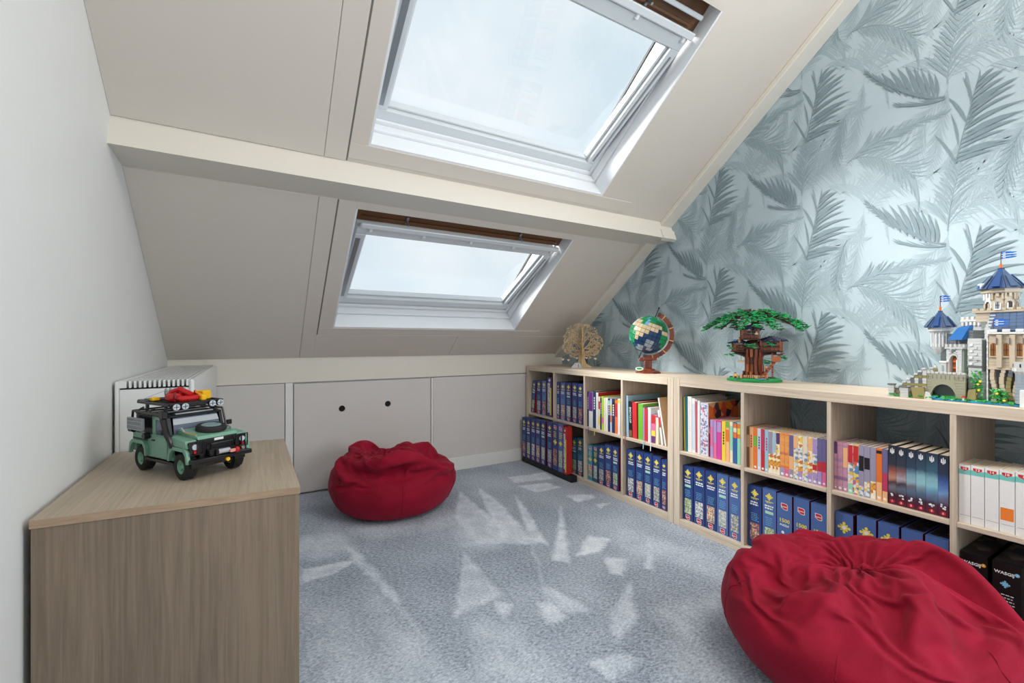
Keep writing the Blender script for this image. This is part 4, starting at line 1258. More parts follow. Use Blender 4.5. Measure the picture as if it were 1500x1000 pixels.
def premium(num):
    def f(s):
        w, h = s.w, s.h
        u = .0115 / w / 2
        for k, (du, top) in enumerate(((-.75, .055), (0, .075), (.75, .055))):
            s.poly([(.5 + du * u - .3 * u, .885), (.5 + du * u + .3 * u, .885), (.5 + du * u + .18 * u, .885 + top), (.5 + du * u - .18 * u, .885 + top)], M_ivory)
        s.rect(.5 - .95 * u, .5 + .95 * u, .872, .884, M_ivory); s.rect(.5 - .4 * u, .5 + .4 * u, .855, .868, M_ivory)
        s.disc(.5, .055, .0066, M_red, 14, .0058); s.text(T_NUM[num], .5, .055, .009, M_ivory)
        for k in range(5):
            rr = random.Random(int(num) * 9 + k)
            s.disc(rr.uniform(.3, .7), rr.uniform(.12, .2), .0032, MATS['cover_pale_blue'] if k % 2 else M_ivory, 7)
    return f
SEA = ['orange cloud over dark rocks', 'pinkish cloud over dark sea', 'pale teal sky over grey sea', 'turquoise sky over misty sea', 'light blue sky over grey foam', 'deep blue light at the sky']
for i in range(6):
    yt = 652.2 + (667 - 652.2) * i / 5
    book(f'thick black volume with {SEA[i]}, numbered {i + 1}, white crest on top', edges[i], edges[i + 1], yt, ZS + .0005, .15, [(0, 1, storm_mat(i))], XB - .003, 'six numbered black volumes', 350 + i, extra=premium(str(i + 1)), cover=BLACK)
# fourth upper cell: thick white volumes, teal head band and numbered red tab
edges = [1403.2, 1421.8, 1442.2, 1463.6, 1487, 1512]
nums = ['10', '13', '14', '18', '18']
def tab(num, col):
    def f(s):
        s.rect(.0, 1, .84, .925, MINT if False else MATS['cover_teal_band'])
        s.poly([(.16, .965), (.84, .965), (.84, .93), (.5, .895), (.16, .93)], M_red); s.text(T_NUM[num], .5, .935, .0105, M_ivory)
        rr = random.Random(int(num))
        if col: s.rect(.06, .94, .20, .40, col)
        s.rect(.10, .95, .13, .134, BLACK)
    return f
mat('cover_teal_band', (112, 196, 186), .45)
for i in range(5):
    if i == 4: nums[4] = '1'
    yt = 680.8 + (691.5 - 680.8) * i / 3.6
    book(f'thick white volume with teal head band, {ORD[i]} in upper fourth cell, near bookcase', edges[i], edges[i + 1], yt, ZS + .0005, .15, [(0, 1, WHITE)], XB - .004, 'thick white volumes', 360 + i,
         extra=tab(nums[i], {0: None, 3: M_orange}.get(i)), gap=.0014, title=None)

# ---------------------------------------------------------------- toy off-road car
def toy_car():
    G = mat('toy_dusty_green', (112, 158, 136), .3); GD = mat('toy_green_wheel_rim', (120, 172, 142), .35)
    K = mat('toy_black_plastic', (20, 21, 23), .3); KT = mat('toy_rubber_tyre', (24, 24, 25), .75)
    LG = mat('toy_light_grey', (168, 174, 180), .35); RD = mat('toy_red_plastic', (190, 22, 28), .25); YL = mat('toy_yellow_plastic', (240, 184, 20), .3)
    GL = mat('toy_smoked_window', (92, 100, 118), .12); SM = mat('toy_clear_lens', (190, 198, 206), .1); OR = mat('toy_orange_plastic', (236, 140, 30), .3); WT = mat('toy_white_plastic', (226, 226, 224), .3)
    t = thing('toy_car', 'dusty green toy off-road car of building bricks with loaded roof rack on low cabinet', 'toy car', (-0.161, 1.588, CT + .0006), math.atan2(-.84, .54))
    def P(nm, fn, parent=t, M=None):
        q = MB(M); fn(q); return q.build(nm, parent)
    C = .0015
    # chassis and tub
    P('chassis', lambda q: (q.box(-.135, .135, -.045, .045, .030, .048, K, ch=C), q.box(-.075, .075, -.078, -.060, .034, .042, K, ch=C), q.box(-.075, .075, .060, .078, .034, .042, K, ch=C)))
    def body(q):
        q.box(-.150, -.136, -.072, .072, .052, .108, G, ch=C)
        for s in (-1, 1):
            y0, y1 = sorted((s * .068, s * .074))
            q.box(-.072, .064, y0, y1, .045, .108, G, ch=.001)
            q.box(-.150, -.066, y0, y1, .088, .108, G, ch=.001)
            q.box(-.150, -.138, y0, y1, .055, .090, G, ch=.001)
        q.box(-.138, .064, -.068, .068, .048, .06, G)
    P('body', body)
    def hood(q):
        q.prism([(.044, .106), (.044, .124), (.136, .114), (.142, .106)], -.052, .052, G, axis='Y')
        q.box(.046, .138, -.0525, .0525, .103, .107, K)
    P('hood', hood)
    P('grille', lambda q: (q.box(.135, .143, -.048, .048, .058, .104, K, ch=C), q.box(.1432, .1445, -.012, .012, .098, .1045, WT)))
    for s in (-1, 1):
        for xc, nm in ((.104, 'front'), (-.104, 'rear')):
            def fender(q, s=s, xc=xc):
                y0, y1 = sorted((s * .0745, s * .083))
                arc = []
                for k, (dx, z) in enumerate([(-.050, .048), (-.044, .078), (-.030, .088), (.030, .088), (.042, .078), (.047, .048)]):
                    arc.append((xc + dx, z))
                inner = [(xc + dx * .84, z - .009 if 0 < i < 5 else z) for i, (dx, z) in enumerate([(-.050, .048), (-.044, .078), (-.030, .088), (.030, .088), (.042, .078), (.047, .048)])]
                for i in range(5):
                    q.prism([arc[i], arc[i + 1], inner[i + 1], inner[i]], y0, y1, G, axis='Y')
                if xc > 0:
                    yy0, yy1 = sorted((s * .050, s * .080))
                    q.prism([(.062, .09), (.062, .112), (.134, .106), (.142, .088)], yy0, yy1, G, axis='Y')
                else:
                    yy0, yy1 = sorted((s * .050, s * .0745)); q.box(xc - .045, xc + .04, yy0, yy1, .088, .092, K)
            P('fender', fender)
            # wheel
            def tyre(q, s=s, xc=xc):
                M = Matrix.Translation((xc, s * .062, .035)) @ Matrix.Rotation(PI / 2, 4, 'X')
                q.lathe([(.019, -.014), (.029, -.0145), (.0335, -.012), (.035, -.007), (.035, .007), (.0335, .012), (.029, .0145), (.019, .014), (.019, -.014)], KT, 28, M, cap=False)
                for k in range(28):
                    a = 2 * PI * k / 28
                    R = M @ Matrix.Rotation(a, 4, 'Z')
                    q.box(.0345, .036, -.0022, .0022, -.010 if k % 2 else .001, -.001 if k % 2 else .010, KT, M=R)
            w = P('wheel', tyre)
            def rim(q, s=s, xc=xc):
                M = Matrix.Translation((xc, s * .062, .035)) @ Matrix.Rotation(PI / 2 * (1 if s < 0 else -1), 4, 'X')
                q.lathe([(.015, .004), (.019, .012), (.0205, .013), (.0205, -.012), (.015, -.012)], GD, 24, M, cap=False)
                q.lathe([(0, .008), (.005, .009), (.006, .006)], GD, 12, M)
                q.cyl((0, 0, .001), .0165, .004, K, 'Z', 20, M=M)
                for k in range(8):
                    R = M @ Matrix.Rotation(2 * PI * k / 8, 4, 'Z')
                    q.box(.004, .0165, -.0016, .0016, .004, .008, GD, M=R)
            P('rim', rim, w)
    for s in (-1, 1):
        def door(q, s=s):
            y0, y1 = sorted((s * .0742, s * .0765))
            q.box(-.040, .040, y0, y1, .049, .105, G, ch=.001)
            y2, y3 = sorted((s * .0766, s * .079))
            q.box(-.036, -.022, y2, y3, .092, .096, K)
        P('door', door)
        def win(q, s=s):
            y0, y1 = sorted((s * .064, s * .070))
            q.box(-.030, .026, y0, y1, .108, .150, GL)
        P('side_window', win)
        def pillars(q, s=s):
            y0, y1 = sorted((s * .064, s * .072))
            q.box(-.046, -.030, y0, y1, .106, .158, G, ch=.001)
            q.prism([(.028, .106), (.044, .106), (.030, .158), (.020, .158)], y0, y1, K, axis='Y')
            q.box(-.046, .024, y0, y1, .150, .158, G)
        P('pillar', pillars)
    P('rear_cabin', lambda q: (q.box(-.146, -.046, -.068, .068, .106, .158, K, ch=C), q.box(-.147, -.12, -.0685, .0685, .106, .122, G, ch=.001)))
    P('windshield', lambda q: (q.add([(.046, -.062, .110), (.046, .062, .110), (.030, .058, .156), (.030, -.058, .156)], [(0, 1, 2, 3)], GL),
                               q.add([(.0375, -.060, .138), (.0375, .060, .138), (.0315, .058, .153), (.0315, -.058, .153)], [(0, 1, 2, 3)], LG),
                               q.box(.042, .050, -.066, .066, .104, .112, G, ch=.001)))
    def roof(q):
        q.box(-.146, .034, -.070, .070, .158, .164, K, ch=C)
        q.box(-.05, .028, -.050, .050, .1642, .168, LG, ch=.001)
        q.box(-.135, -.07, -.060, -.01, .1642, .167, WT, ch=.001); q.box(-.13, -.06, .010, .055, .1642, .167, LG, ch=.001)
    P('roof', roof)
    def cage(q):
        for s in (-1, 1):
            q.tube([(-.150, s * .076, .130), (-.140, s * .078, .168), (.024, s * .078, .168), (.052, s * .074, .112)], .0032, K, 6)
            for x in (-.12, -.06, 0):
                q.tube([(x, s * .078, .168), (x, s * .060, .178)], .0028, K, 6)
        for x in (-.14, -.09, -.04, .02):
            q.tube([(x, -.078, .169), (x, .078, .169)], .0028, K, 6)
    P('roll_cage', cage)
    def rack(q):
        x0, x1, y0, y1, z = -.130, .038, -.070, .070, .190
        for y in (y0, y1):
            q.box(x0, x1, y - .003, y + .003, z, z + .007, K, ch=.001)
        for k in range(9):
            x = x0 + (x1 - x0) * k / 8
            q.box(x - .003, x + .003, y0, y1, z, z + .004, K)
        q.tube([(x0, y0, z + .005), (x0, y1, z + .005)], .0055, K, 8)
        q.box(x1 - .002, x1 + .004, y0, y1, z - .004, z + .008, K, ch=.001)
        for s in (-1, 1):
            for x in (-.1, .0):
                q.box(x - .004, x + .004, s * .06 - .003, s * .06 + .003, .168, .191, K)
    P('roof_rack', rack)
    for y in (-.058, -.036, .036, .058):
        def lamp(q, y=y):
            q.cyl((.045, y, .188), .0095, .008, K, 'X', 16)
            q.cyl((.0497, y, .188), .0088, .002, SM, 'X', 16)
            q.box(.0507, .0512, y - .0008, y + .0008, .181, .195, K); q.box(.0507, .0512, y - .007, y + .007, .1872, .1888, K)
        P('roof_lamp', lamp)
    def bag(q):
        q.box(-.060, -.020, -.038, .022, .195, .219, RD, ch=.006); q.box(-.022, .010, -.030, .026, .195, .212, RD, ch=.007)
        q.tube([(-.060, -.02, .218), (-.03, -.01, .229), (.004, .004, .214)], .008, RD, 8)
        for y in (-.03, .0, .022): q.box(-.018, -.012, y - .002, y + .002, .195, .222, mat('toy_dark_red', (130, 12, 18), .3))
    P('red_luggage', bag)
    P('yellow_case', lambda q: (q.box(-.014, .014, .034, .062, .196, .2215, YL, ch=.002, M=Matrix.Translation((-.005, .0, .0)) @ Matrix.Rotation(.25, 4, 'Z')), q.box(.0, .02, .022, .036, .196, .212, YL, ch=.002), q.box(-.104, -.085, -.055, -.035, .196, .206, YL, ch=.002)))
    P('orange_strap', lambda q: q.tube([(-.03, .03, .222), (-.01, .022, .219), (.012, .034, .205)], .0035, OR, 6))
    P('antenna', lambda q: q.tube([(-.128, -.066, .197), (-.075, -.03, .224), (-.066, .01, .232)], .0009, LG, 6))
    P('rope_coil', lambda q: [q.tube([(-.085 + .006 * math.cos(a), -.020 + .012 * k, .205 + .012 * math.sin(a) + .012) for a in [2 * PI * j / 10 for j in range(11)]], .0025, LG, 6) for k in range(5)])
    def spare(q):
        M = Matrix.Translation((.092, .008, .117)) @ Matrix.Rotation(.10, 4, 'Y')
        q.lathe([(.020, .001), (.034, .001), (.037, .004), (.037, .013), (.034, .017), (.022, .017)], KT, 26, M)
        q.lathe([(.0, .0185), (.020, .0185), (.024, .017), (.026, .0168)], mat('toy_grey_green', (120, 146, 148), .25), 24, M)
    P('spare_wheel', spare)
    P('shovel', lambda q: (q.tube([(.078, -.052, .120), (.126, -.048, .116)], .0028, mat('toy_tan_plastic', (170, 150, 110), .4), 6), q.tube([(.050, -.052, .128), (.062, -.052, .130), (.078, -.052, .121)], .0025, LG, 6), q.tube([(.06, .05, .122), (.1, .053, .124), (.12, .05, .119)], .0025, LG, 6)))
    for s in (-1, 1):
        def head(q, s=s):
            q.box(.136, .1455, s * .058 - .017, s * .058 + .017, .070, .103, K, ch=.002)
            q.cyl((.147, s * .062, .090), .0075, .004, SM, 'X', 14); q.cyl((.147, s * .062, .0765), .0042, .004, RD, 'X', 12)
            for dz in (.070, .104):
                q.box(.150, .153, s * .058 - .018, s * .058 + .018, dz - .001, dz + .001, K)
            for dy in (-.017, 0, .017):
                q.box(.150, .153, s * .058 + dy - .001, s * .058 + dy + .001, .070, .104, K)
        P('headlight', head)
    def bumper(q):
        q.box(.148, .170, -.078, .078, .048, .060, K, ch=.002)
        q.box(.146, .164, -.034, .034, .060, .078, K, ch=.002)
        q.tube([(.155, -.030, .060), (.158, -.028, .092), (.158, .028, .092), (.155, .030, .060)], .003, K, 6)
        q.box(.14, .15, -.07, -.04, .034, .048, K, ch=.001); q.box(.14, .15, .04, .07, .034, .048, K, ch=.001)
    P('bumper', bumper)
    P('winch', lambda q: (q.cyl((.167, 0, .070), .0065, .030, LG, 'Y', 12), q.box(.165, .172, -.022, -.016, .062, .078, K), q.box(.165, .172, .016, .022, .062, .078, K)))
    P('tow_hook', lambda q: (q.cyl((.176, .030, .068), .0075, .008, RD, 'Y', 14), q.box(.172, .178, .012, .026, .064, .072, mat('toy_pink_plastic', (220, 150, 140), .3))))
    P('yellow_hook', lambda q: q.cyl((.172, .008, .046), .005, .006, YL, 'X', 12))
    P('snorkel', lambda q: (q.tube([(.074, -.079, .084), (.066, -.083, .105), (.052, -.083, .118), (.028, -.081, .160)], .0075, K, 8), q.box(.020, .040, -.088, -.074, .158, .178, K, ch=.002)))
    def grating(q):
        q.box(-.150, -.072, -.0815, -.079, .118, .150, LG)
        for zz in (.118, .1295, .141, .1495):
            q.box(-.150, -.072, -.088, -.0815, zz - .0015, zz + .0012, LG)
        for k in range(11):
            x = -.150 + .078 * k / 10
            q.box(x - .0013, x + .0013, -.088, -.0815, .118, .150, LG)
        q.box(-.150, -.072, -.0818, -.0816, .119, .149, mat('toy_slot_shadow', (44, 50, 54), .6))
    P('side_grating', grating)
    P('mirror', lambda q: (q.box(.040, .046, -.094, -.080, .118, .130, K, ch=.001), q.box(.040, .046, .080, .094, .118, .132, K, ch=.001)))
    P('side_tool', lambda q: (q.cyl((-.055, -.083, .104), .009, .014, K, 'Y', 10), q.box(-.07, -.052, -.080, -.076, .100, .112, K), q.cyl((-.140, -.080, .114), .007, .02, K, 'X', 8), q.box(-.100, -.074, -.077, -.075, .109, .112, LG)))
toy_car()

# ---------------------------------------------------------------- laser-cut wooden tree
SHELF = H_ + .0004
def wooden_tree():
    PL = mat('birch_plywood', (214, 184, 140), .6, noise_amt=.12, noise_scale=60); PE = mat('plywood_burnt_edge', (176, 132, 84), .7)
    t = thing('wooden_tree', 'laser-cut plywood tree with hanging hearts at the far end of bookcase top', 'ornament', (2.120, 2.600, SHELF), -math.radians(36))
    rnd = random.Random(8)
    def plate(nm, M, seed, scale=1.0):
        rnd = random.Random(seed)
        q = MB(M)
        T = .0035
        def strip(x0, z0, x1, z1, w0, w1):
            d = Vector((x1 - x0, z1 - z0)); L = d.length
            if L < 1e-4: return
            n = Vector((-d.y, d.x)) / L
            q.prism([(x0 + n.x * w0, z0 + n.y * w0), (x0 - n.x * w0, z0 - n.y * w0), (x1 - n.x * w1, z1 - n.y * w1), (x1 + n.x * w1, z1 + n.y * w1)], -T, T, PL, axis='Y')
        # foot and trunk outline
        foot = [(-.075, 0), (.075, 0), (.068, .010), (.034, .030), (.022, .060), (.026, .105), (.012, .150), (-.012, .150), (-.026, .105), (-.022, .060), (-.034, .030), (-.068, .010)]
        q.prism(foot, -T, T, PL, axis='Y')
        def inside(x, z):
            return (x / (.150 * scale)) ** 2 + ((z - .200) / .132) ** 2
        def grow(x, z, a, L, w, lev):
            x1, z1 = x + L * math.sin(a), z + L * math.cos(a)
            if inside(x1, z1) > 1.0:
                f = .55
                x1, z1 = x + L * f * math.sin(a), z + L * f * math.cos(a)
                if inside(x1, z1) > 1.08: return
            strip(x, z, x1, z1, w, w * .72)
            if lev == 0 or inside(x1, z1) > .97:
                for da in (-.8, .0, .8):
                    xx, zz = x1 + .008 * math.sin(a + da), z1 + .008 * math.cos(a + da)
                    strip(x1, z1, xx, zz, .0016, .0026)
                return
            for da in (-.42, .42):
                grow(x1, z1, a + da + rnd.uniform(-.12, .12), L * rnd.uniform(.62, .80), w * .66, lev - 1)
            if lev >= 2:
                xm, zm = (x + x1) / 2, (z + z1) / 2
                grow(xm, zm, a + rnd.choice((-1, 1)) * .9, L * .6, w * .55, lev - 2)
        for a, L, z0 in ((-1.65, .046, .098), (-1.15, .056, .112), (-.62, .060, .130), (-.1, .062, .146), (.35, .060, .140), (.85, .058, .125), (1.35, .054, .110), (1.75, .046, .098)):
            grow(0, z0, a, L, .0055, 4)
        return q.build(nm, t)
    plate('tree_plate', Matrix.Identity(4), 3)
    plate('tree_plate', Matrix.Rotation(PI / 2, 4, 'Z') @ Matrix.Diagonal((.78, 1, .99, 1)), 5, .9)
    HW = mat('heart_pale_wood', (226, 214, 190), .6)
    for x, z in ((-.140, .072), (-.100, .068), (-.036, .082), (.034, .085), (.10, .078)):
        q = MB()
        pts = []
        for k in range(20):
            a = 2 * PI * k / 20
            pts.append((x + .0105 * math.sin(a) ** 3 * 1.0, z - .012 + .0095 * (13 * math.cos(a) - 5 * math.cos(2 * a) - 2 * math.cos(3 * a) - math.cos(4 * a)) / 16))
        q.prism(pts, -.0015, .0015, HW, axis='Y')
        q.tube([(x, 0, z - .005), (x, 0, z + .022)], .0005, PE, 5)
        q.build('hanging_heart', t)
    q = MB(Matrix.Translation((-.035, -.060, 0)) @ Matrix.Rotation(.25, 4, 'Z'))
    q.prism([(-.050, 0), (.034, 0), (.022, .036), (-.018, .038)], 0, .006, mat('plaque_pale_blue', (206, 212, 222), .5), axis='Y')
    q.prism([(-.018, .022), (-.010, .022), (-.014, .030)], -.0005, 0, PE, axis='Y'); q.prism([(.004, .004), (.010, .004), (.010, .03), (.004, .03)], -.0005, 0, PE, axis='Y')
    q.build('plaque', t)
wooden_tree()

# ---------------------------------------------------------------- brick-built globe
def globe():
    OC = mat('globe_dark_blue', (26, 62, 104), .3); GR = mat('globe_green', (34, 146, 92), .3); TN = mat('globe_tan', (206, 186, 150), .35); WH = mat('globe_ice_white', (216, 228, 232), .35)
    LG = mat('globe_grey_plate', (150, 164, 178), .3); DG = mat('globe_dark_green', (22, 110, 70), .3); LB = mat('globe_light_blue', (110, 170, 206), .3)
    BR = mat('globe_red_brown', (122, 58, 40), .32); BD = mat('globe_dark_brown', (84, 44, 38), .35); GO = mat('globe_gold', (206, 168, 96), .3, .3); KK = mat('globe_black', (20, 24, 34), .4)
    t = thing('brick_globe', 'brick-built globe on brown stand with curved arm on far bookcase top', 'globe', (2.115, 1.950, SHELF), -math.radians(47.4))
    R, cz = .116, .236
    AX = Matrix.Translation((0.0, 0, cz)) @ Matrix.Rotation(math.radians(21), 4, 'Y')
    NL, NA = 14, 28
    land = {}
    # rows from the north, columns left to right over the half that faces the room (0..13)
    rows = ["WWWWWWWWWWWWWW", "WGGGbGGGGWGGGW", "bGGGbGGGGGGGGb", "WTGGGbGGDDDGGb", "WWTTGbTTTTDDGb", "WWTTTTTTTOTTTb", "bGGTTTTOOOGGGb", "bGGGTTOOOOGGGb",
            "bGGGTOOLLOOGGO", "bbGGOOOLLOOOOO", "OOGOOLLOLLOOOO", "OOGOLLLOOOOOOO", "WOOOOOOOOOOOOW", "WWWWWWWWWWWWWW"]
    mm = {'W': WH, 'G': GR, 'D': DG, 'T': TN, 'O': OC, 'L': LG, 'b': LB}
    q = MB(AX); q.lathe([(R * .965 * math.sin(PI * k / 12), -R * .965 * math.cos(PI * k / 12)) for k in range(13)], KK, 28)
    q.build('inner_core', t)
    tiles = {}
    for i in range(NL):
        for j in range(NA):
            th0, th1 = PI * i / NL + .012, PI * (i + 1) / NL - .012
            ph0, ph1 = PI + 2 * PI * j / NA + .008, PI + 2 * PI * (j + 1) / NA - .008
            c = rows[i][j] if j < 14 else rows[i][(27 - j + 3) % 14]
            key = {'W': 'ice_panel', 'G': 'land_panel', 'D': 'land_panel', 'T': 'land_panel', 'O': 'ocean_panel', 'L': 'ocean_panel', 'b': 'ocean_panel'}[c]
            b = tiles.setdefault(key, MB(AX))
            # step the land up a plate
            r1 = R * (1.012 if key == 'land_panel' else 1.0)
            def S(th, ph, r): return (r * math.sin(th) * math.cos(ph), r * math.sin(th) * math.sin(ph), r * math.cos(th))
            vs = [S(th, ph, r) for r in (R * .96, r1) for th, ph in ((th0, ph0), (th1, ph0), (th1, ph1), (th0, ph1))]
            b.add(vs, [(4, 5, 6, 7), (0, 4, 7, 3), (1, 2, 6, 5), (0, 1, 5, 4), (3, 7, 6, 2)], mm[c])
            if key == 'land_panel' and (i * 7 + j * 5) % 4 == 0:
                c0 = Vector(S((th0 + th1) / 2, (ph0 + ph1) / 2, r1))
                M = Matrix.Translation(c0) @ c0.to_track_quat('Z', 'Y').to_matrix().to_4x4()
                b.cyl((0, 0, 0), .0045, .004, mm[c], 'Z', 8, M=M)
    for k, b in tiles.items():
        o = b.build(k, t); o['kind'] = 'stuff'
    def pl(a, r):
        a = math.radians(a)
        return (r * math.cos(a), cz + r * math.sin(a))
    angs = list(range(66, -110, -8))
    for i in range(len(angs) - 1):
        a0, a1 = angs[i], angs[i + 1]
        q = MB()
        q.prism([pl(a0, .126), pl(a0, .151 - .001 * (i % 2)), pl(a1, .151 - .001 * (i % 2)), pl(a1, .126)], -.012, .012, BR if i < 20 and i % 5 else BD, axis='Y')
        if i % 4 == 2:
            q.prism([pl(a0, .124), pl(a0, .153), pl(a0 - 2.5, .153), pl(a0 - 2.5, .124)], -.0135, .0135, GO, axis='Y')
        for k in (-.006, .006):
            x, z = pl((a0 + a1) / 2, .152)
            M = Matrix.Translation((x, k, z)) @ Matrix.Rotation(PI / 2 - math.radians((a0 + a1) / 2), 4, 'Y')
            q.cyl((0, 0, 0), .0035, .003, BR, 'Z', 8, M=M)
        q.build('arm_segment', t)
    q = MB(); x, z = pl(69, .116); x2, z2 = pl(69, .178); q.tube([(x, 0, z), (x2, 0, z2)], .0028, KK, 8); q.tube([pl(69, .17)[:1] + (0,) + pl(69, .17)[1:], (pl(69, .18)[0], 0, pl(69, .18)[1])], .005, KK, 8); q.build('axis_pin', t)
    q = MB(); x, z = pl(249, .116); x2, z2 = pl(249, .158); q.tube([(x, 0, z), (x2, 0, z2)], .0035, KK, 8); q.build('axis_pin', t)
    q = MB(); q.lathe([(.078, 0), (.080, .006), (.072, .009), (.072, .013), (.050, .017), (.042, .024), (.028, .028)], BR, 8, phase=PI / 8, smooth=False); q.build('base', t)
    q = MB(); q.box(-.022, .022, -.020, .020, .026, .078, BR, ch=.002); q.box(-.014, .014, -.0215, -.0200, .030, .074, BD); q.box(.006, .016, -.0225, -.0200, .034, .078, BR)
    q.box(-.030, .030, -.016, .016, .078, .096, BR, ch=.003); q.box(-.054, -.020, -.013, .013, .072, .094, BR, ch=.003); q.box(.02, .05, -.013, .013, .078, .10, BR, ch=.003)
    for x in (-.018, 0, .018): q.cyl((x, -.018, .024), .004, .004, GO, 'Z', 10)
    q.build('stem', t)
    q = MB(Matrix.Translation((-.052, -.050, .026)) @ Matrix.Rotation(.9, 4, 'X')); q.lathe([(.0, 0), (.024, 0), (.024, .004), (.0, .004)], mat('globe_nameplate_cream', (222, 222, 200), .4), 20, Matrix.Diagonal((1, .55, 1, 1)))
    q.lathe([(.0, .0045), (.017, .0045), (.017, .005), (.0, .005)], GR, 18, Matrix.Diagonal((1, .42, 1, 1))); q.build('name_plate', t)
globe()

# ---------------------------------------------------------------- brick-built tree house
def tree_house():
    BR = mat('bricks_reddish_brown', (124, 62, 38), .32); BD = mat('bricks_dark_brown', (66, 40, 30), .35); BL = mat('bricks_orange_brown', (168, 92, 52), .32)
    TN = mat('bricks_tan', (206, 172, 128), .35); NV = mat('bricks_dark_blue', (30, 42, 74), .25); G1 = mat('leaf_bright_green', (40, 170, 96), .35); G2 = mat('leaf_mid_green', (24, 132, 70), .35); G3 = mat('leaf_dark_green', (22, 92, 58), .35)
    SK = mat('figure_yellow', (240, 196, 80), .35); KK = mat('bricks_black', (24, 22, 24), .35); WB = mat('bricks_blue_clear', (80, 160, 210), .15); RD = mat('bricks_red', (190, 40, 40), .3)
    t = thing('tree_house', 'brick-built tree house model with green canopy on the near bookcase top', 'model', (2.115, 1.278, SHELF), -math.radians(59.4))
    rnd = random.Random(21)
    def P(nm, fn, parent=t, M=None, kind=None):
        q = MB(M); fn(q); o = q.build(nm, parent)
        if kind: o['kind'] = kind
        return o
    # green base with uneven rim
    def base(q):
        pts = [(.118 * math.cos(a) * (1 + .08 * math.sin(3 * a)), .085 * math.sin(a) * (1 + .10 * math.cos(4 * a))) for a in [2 * PI * k / 28 for k in range(28)]]
        q.prism(pts, 0, .010, G2); q.prism([(x * .93, y * .93) for x, y in pts], .010, .017, G1); q.prism([(x * .6 + .02, y * .5 - .02) for x, y in pts], .017, .020, G2)
        for k in range(60):
            a = rnd.uniform(0, 2 * PI); r = rnd.uniform(.5, .92)
            q.box(*(lambda x, y: (x - .006, x + .006, y - .006, y + .006))(.11 * math.cos(a) * r, .078 * math.sin(a) * r), .014, .020 + rnd.uniform(0, .004), rnd.choice((G1, G2, G3)))
        q.prism([(.02, -.085), (.05, -.08), (.03, -.03), (.0, -.02), (.0, -.045)], .0175, .0205, WB)
    P('ground_plate', base)
    # trunk: ribs of brick round a core
    def trunk(q):
        q.lathe([(.048, .017), (.036, .04), (.031, .09), (.034, .14), (.045, .165), (.030, .20)], BD, 12, smooth=False)
        for k in range(14):
            a = 2 * PI * k / 14
            for z0, z1, r0 in ((.018, .05, .047), (.045, .085, .038), (.08, .125, .035), (.12, .158, .041)):
                m = rnd.choice((BR, BR, BL, BD, BR))
                q.box(r0 - .006, r0 + rnd.uniform(.0, .005), -.0055, .0055, z0, z1, m, M=Matrix.Rotation(a + rnd.uniform(-.05, .05), 4, 'Z'))
    P('trunk', trunk)
    P('root', lambda q: [q.box(.03, .03 + rnd.uniform(.02, .04), -.006, .006, .018, .018 + rnd.uniform(.008, .022), rnd.choice((BR, BL, TN)), M=Matrix.Rotation(a, 4, 'Z')) for a in (0.2, 1.1, 2.2, 3.1, 4.0, 4.7, 5.5)], kind='stuff')
    # cabins
    def cabin(nm, cx, cy, z0, w, d, h, rot):
        M = Matrix.Translation((cx, cy, z0)) @ Matrix.Rotation(rot, 4, 'Z')
        q = MB(M)
        q.box(-w / 2 - .008, w / 2 + .008, -d / 2 - .012, d / 2 + .008, -.006, 0, BD, ch=.001)
        for s in (-1, 1):
            for k in (-1, 1):
                q.box(s * w / 2 - .004, s * w / 2 + .004, k * d / 2 - .004, k * d / 2 + .004, 0, h, BL)
        n = int(h / .006)
        for i in range(n):
            z = i * .006
            m = (BR, BD, BR, BL)[(i * 3) % 4]
            if .3 < i / n < .78:
                q.box(-w / 2, -w * .18, -d / 2, -d / 2 + .004, z, z + .0055, m); q.box(w * .30, w / 2, -d / 2, -d / 2 + .004, z, z + .0055, m)
            else:
                q.box(-w / 2, w / 2, -d / 2, -d / 2 + .004, z, z + .0055, m)
            q.box(-w / 2, w / 2, d / 2 - .004, d / 2, z, z + .0055, m)
            q.box(-w / 2, -w / 2 + .004, -d / 2, d / 2, z, z + .0055, m); q.box(w / 2 - .004, w / 2, -d / 2, d / 2, z, z + .0055, m)
        c = q.build(nm, t)
        q = MB(M); q.box(-w * .18, w * .30, -d / 2 + .001, -d / 2 + .003, h * .3, h * .8, KK); q.box(w * .05, w * .07, -d / 2 - .001, -d / 2 + .001, h * .3, h * .8, TN); q.box(-w * .18, w * .3, -d / 2 - .001, -d / 2 + .001, h * .54, h * .58, TN)
        q.build('window', c)
        q = MB(M)
        for i in range(7):
            x = -w / 2 - .006 + (w + .012) * i / 6
            q.tube([(x, -d / 2 - .014, 0), (x, -d / 2 - .014, .016)], .0012, BD, 5)
        q.box(-w / 2 - .007, w / 2 + .007, -d / 2 - .0155, -d / 2 - .0125, .014, .017, BR)
        q.build('railing', c)
        q = MB(M)
        for k in range(5):
            f = 1 - k / 5.2
            q.prism([((w / 2 + .018) * f * math.cos(a) * 1.1, (d / 2 + .018) * f * math.sin(a) * 1.1) for a in [2 * PI * j / 10 for j in range(10)]], h + .004 * k, h + .004 * k + .0048, NV)
        for j in range(10):
            a = 2 * PI * j / 10
            q.box(.012, (w / 2 + .014), -.006, .006, h + .004, h + .0085, NV, M=Matrix.Rotation(a, 4, 'Z') @ Matrix.Rotation(.28, 4, 'Y') @ Matrix.Translation((0, 0, .008)))
        q.build('roof', c)
    cabin('cabin', -.018, -.018, .208, .070, .060, .046, .12)
    cabin('cabin', .074, .004, .150, .082, .066, .050, -.10)
    cabin('cabin', -.064, .012, .148, .050, .056, .038, .25)
